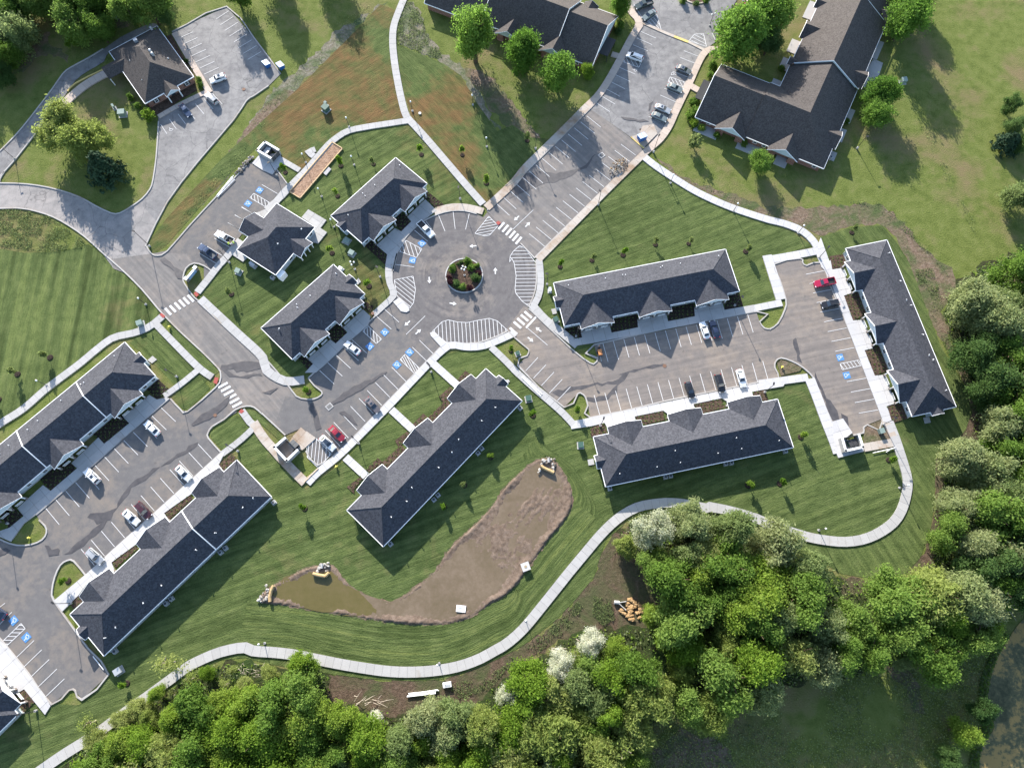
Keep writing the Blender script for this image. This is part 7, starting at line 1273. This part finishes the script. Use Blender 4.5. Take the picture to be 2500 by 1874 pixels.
for k, sh, x, y, rp, h, lb in (('blos','k',905,130,140,10,'white blossoming tree at the top of the wood touching the curved path'), ('blos','k',530,870,95,8,'white blossoming tree at the near edge of the wood below the path, right one'), ('blos','k',340,1010,100,8,'white blossoming tree at the near edge of the wood below the path, middle one'), ('blos','k',20,1190,85,8,'white blossoming tree at the near edge of the wood below the path, left one'), ('blos','k',240,1470,50,6,'small white blossoming tree deep in the lower wood'), ('blos','j',760,1340,60,5,'pale blossoming shrub tree among fallen branches'),
    ('olive','k',1160,110,130,13,'big feathery tree right of the white blossom by the path'), ('olive','k',1420,130,130,13,'big feathery tree where the path passes behind the wood'), ('mid','k',910,390,110,9,'rounded tree below the white blossom overhanging cleared earth'), ('yel','k',740,260,70,7,'small light tree left of the white blossom'), ('olive','k',1130,330,100,11,'feathery tree in the middle of the wood above the creek'), ('bright','k',905,690,70,6,'bright green small tree beside the tawny stones'), ('bright','k',985,840,75,7,'bright green tree in the wood below the tawny stones'), ('mid','k',1220,640,140,12,'broad tree right of the tawny stones'), ('mid','k',1560,760,140,13,'broad tree in the wood right of the creek'),
    ('mid','k',1390,1090,190,15,'largest tree at the lower edge of the wood over the dark field'), ('mid','k',1120,1230,130,12,'tree at the lower edge of the wood left of the largest'), ('yel','k',1370,850,110,11,'yellow-green tree in the wood right of centre'), ('yel','k',1090,1050,80,9,'yellow-green small tree in the lower wood'), ('bright','k',640,1330,100,11,'bright tree at the lower tip of the wood by the dark field'), ('bright','k',330,1600,90,9,'bright yellow green tree near the bottom edge'), ('olive','k',150,1540,80,8,'grey tree near the bottom edge beside the bright one'),
    ('olive','l',90,230,150,13,'feathery tree overhanging the lower right path'), ('olive','l',290,400,130,12,'grey green tree below the path loop'), ('mid','l',840,560,210,14,'broadest tree in the wood right of the path loop'), ('olive','l',1230,560,160,14,'feathery tree at the right of the lower wood'), ('bright','l',1415,750,85,8,'bright round tree at the outer tip of the wood by the algae pond'), ('mid','l',660,900,130,12,'rounded tree at the lower edge of the wood above the dark field'), ('olive','l',900,980,60,7,'small grey green tree at the tip of the wood over the dark field'), ('yel','l',200,930,130,12,'yellow green tree at the lower edge of the wood'), ('olive','l',400,760,130,12,'feathery tree in the wood above the dark field'),
    ('bright','l',1270,1440,95,9,'bright tree on the bank of the algae pond'), ('dark','l',1380,1290,90,8,'dark shrub tree on the bank of the algae pond'), ('dark','l',1180,1590,80,7,'dark tree by the bottom edge beside the algae pond'),
    ('olive','h',1330,300,150,13,'big pale feathery tree on the right beside the field'), ('olive','h',1480,420,150,13,'pale feathery tree at the right edge below the field'), ('mid','h',1640,250,90,9,'green tree at the right edge beside bare ground'), ('dark','h',1350,620,140,11,'dark tree hanging over the right dirt strip'), ('dark','h',1500,800,160,12,'dark tree in the right hand wood'), ('dark','h',1400,880,110,9,'lower dark tree over the right dirt strip'), ('olive','h',1520,1090,150,11,'rounded grey green tree in the right hand wood'), ('olive','h',1250,1290,130,11,'pale feathery tree beside the right lawn'), ('olive','h',1420,1380,150,12,'feathery tree inside the right hand wood'), ('mid','h',1600,1380,120,11,'green tree at the right edge of the wood'), ('olive','h',1250,1600,120,10,'grey green tree beside the right lawn bend'), ('mid','l',1180,190,130,11,'green tree beside the bend of the right lawn'),
    ('mid','i',1230,1560,170,13,'broad green tree in the bottom left wood'), ('bright','i',1450,1400,130,11,'bright tree in the bottom left wood below the path'), ('bright','i',1120,1350,90,9,'bright tree beside the path at the bottom left'), ('sparse','i',1050,1000,120,8,'thin leafed tree leaning over the path at lower left'), ('sparse','i',555,1375,85,6,'thin leafed tree over the path near the bottom left'), ('bright','i',720,1500,60,4.5,'bright bush tree below the path at the bottom left'), ('yel','i',760,1660,80,6,'yellow green tree at the bottom edge, left'), ('mid','j',120,1250,150,12,'green tree below the path in the middle of the lower wood'), ('bright','j',320,1010,90,8,'light tree crossing the path above the lower wood'), ('mid','j',300,1150,150,12,'broad green tree beside the cleared earth'), ('yel','j',1420,1400,130,11,'yellow green tree left of centre in the lower wood'), ('olive','j',900,1500,130,10,'grey green tree in the lower wood centre'), ('mid','j',520,1560,110,9,'green tree low in the lower wood')):
    c = at(sh, x, y, h); e = at(sh, x+rp, y, h); rr_ = (e-c).length; taken.append((c.x, c.y, rr_/4.5)); tree(k, c, h, rr_, lb, 'trees of the woods')
for u, v, s_ in [(P('rip', 900, 850).x, P('rip', 900, 850).y, 2.2), (P('k', 620, 560).x, P('k', 620, 560).y, 1.5), (P('j', 760, 1170).x, P('j', 760, 1170).y, 1.3), (P('j', 1050, 1180).x, P('j', 1050, 1180).y, 1.3), (P('j', 900, 1200).x, P('j', 900, 1200).y, 1.3)]: taken.append((u, v, s_))
wood(PL("i 420,1900 560,1720 740,1540 980,1430 1200,1310 1350,1220 1560,1200 j 150,1180 430,1200 460,1300 430,1500 500,1800 0,1900"), 4.2, [('bright', 5), ('mid', 2), ('yel', 2), ('sparse', 1)], (7.5, 11.5), 'the bottom left wood', 'trees of the bottom left wood', (.42, .56))
wood(PL("i 620,1500 780,1350 940,1230 1120,1100 1300,1020 1420,1000 1560,1010 j 100,1030 220,1010 420,1070 440,1180 150,1170 i 1560,1190 1350,1210 1200,1300 980,1420 740,1530"), 3.4, [('bright', 4), ('yel', 3), ('sparse', 2), ('mid', 1)], (3.2, 5.5), 'the scrub edge below the lower path', 'small trees of the scrub edge', (.4, .55))
wood(PL("j 500,1330 900,1340 1150,1320 1350,1260 1560,1200 k 150,1060 400,920 700,800 700,1300 850,1500 840,1900 j 500,1900"), 4.2, [('bright', 3), ('yel', 4), ('mid', 2), ('olive', 2), ('sparse', 1)], (7, 11.5), 'the lower middle wood', 'trees of the lower middle wood', (.42, .56))
wood(PL("k 740,800 1080,650 1080,560 960,470 830,420 840,300 1300,290 1560,350 l 20,400 330,600 560,660 900,520 1300,560 1400,780 1300,850 950,950 600,1000 100,1080 k 1400,1300 1000,1300 760,1290"), 5.0, [('mid', 4), ('olive', 4), ('bright', 2), ('yel', 2)], (10, 15), 'the wood below the path loop', 'trees of the wood below the path loop', (.36, .48))
wood(PL("h 1400,260 1500,160 1900,60 1900,1700 l 1900,550 1500,560 1280,500 1150,420 h 1200,1620 1280,1400 1440,1180 1470,900 1360,560"), 5.0, [('dark', 2), ('mid', 3), ('olive', 4)], (10, 15), 'the right hand wood', 'trees of the right hand wood', (.36, .48))
wood(PL("a -200,-150 960,-150 900,60 700,200 560,190 300,40 180,180 60,420 -200,420"), 6.0, [('mid', 3), ('olive', 1), ('dark', 1)], (10, 14), 'the upper left wood', 'trees of the upper left wood', (.34, .44))
# ---- fallen branches and dead wood
def dead(s, label, n, L, rad=.09, spread=1.5):
    a, b = PL(s); o = (a+b)/2; r = thing('fallen_branches', label, 'dead wood', (o.x, o.y, .1)); d = b-a
    for i in range(n):
        q = a+d*random.random()+Vector((random.gauss(0, spread*.4), random.gauss(0, spread*.4), random.uniform(.5, 2.2))); t = math.atan2(d.y, d.x)+random.gauss(0, .5); l = L*random.uniform(.4, 1); e = q+Vector((math.cos(t)*l, math.sin(t)*l, random.uniform(-.2, .8))); m = (q+e)/2+Vector((random.gauss(0,.2), random.gauss(0,.2), .1)); MB().tube([q, m, e], [rad*random.uniform(.6,1.2), rad*.7, rad*.2], 6).build('branch', DEADW, r, o)
dead("j 650,1250 830,1200", 'bleached fallen branches fanned out beside the cleared earth', 13, 3.2, .08, 2.2); dead("i 930,1480 1020,1600", 'two pale broken trunks lying in the bottom left wood', 6, 4, .16, .8); dead("j 925,1400 930,1470", 'short pale broken trunk standing in the lower wood', 3, 2.5, .14, .4); dead("k 250,880 330,970", 'pale fallen trunk across the blossom at the wood edge', 5, 4, .12, .6); dead("k 390,810 480,880", 'pale leaning branch beside the upper blossom tree', 4, 3.5, .1, .5); dead("l 1470,600 1570,660", 'bare bleached branches over the dark bank near the algae pond', 9, 4, .1, .8); dead("l 1000,480 1200,540", 'bare pale branches in the crown of the feathery tree', 9, 3.5, .07, 1.5); dead("i 1480,1010 1640,1060", 'bare grey brushwood beside the path at lower left', 14, 2.2, .04, 2); dead("j -20,1000 160,1040", 'bare twiggy brush at the edge of the path', 12, 2.2, .04, 2); dead("j 130,1150 280,1100", 'bare branches on top of the green tree below the path', 8, 2.5, .06, 1.0)

ORD = ['leftmost', 'second', 'third', 'fourth', 'fifth', 'sixth', 'seventh', 'eighth', 'ninth', 'tenth', 'eleventh', 'twelfth', 'thirteenth', 'fourteenth', 'fifteenth', 'sixteenth', 'seventeenth', 'eighteenth', 'nineteenth', 'twentieth']
by = {}
for o in SC.objects:
    if o.get('group', '').startswith(('trees of the', 'small trees of')) and o.parent is None: by.setdefault(o['label'], []).append(o)
for lb, os_ in by.items():
    if len(os_) < 2: continue
    os_.sort(key=lambda o: project(o.location)[0]); n = len(os_); head, tail = lb.split(' in ', 1)
    for i, o in enumerate(os_):
        if i == n-1: o['label'] = f'rightmost {head} in {tail}'
        elif i == 0: o['label'] = f'leftmost {head} in {tail}'
        elif i < 20 and i <= n/2: o['label'] = f'{ORD[i]} {head} from the left in {tail}'
        elif n-1-i < 20: o['label'] = f'{ORD[n-1-i]} {head} from the right in {tail}'
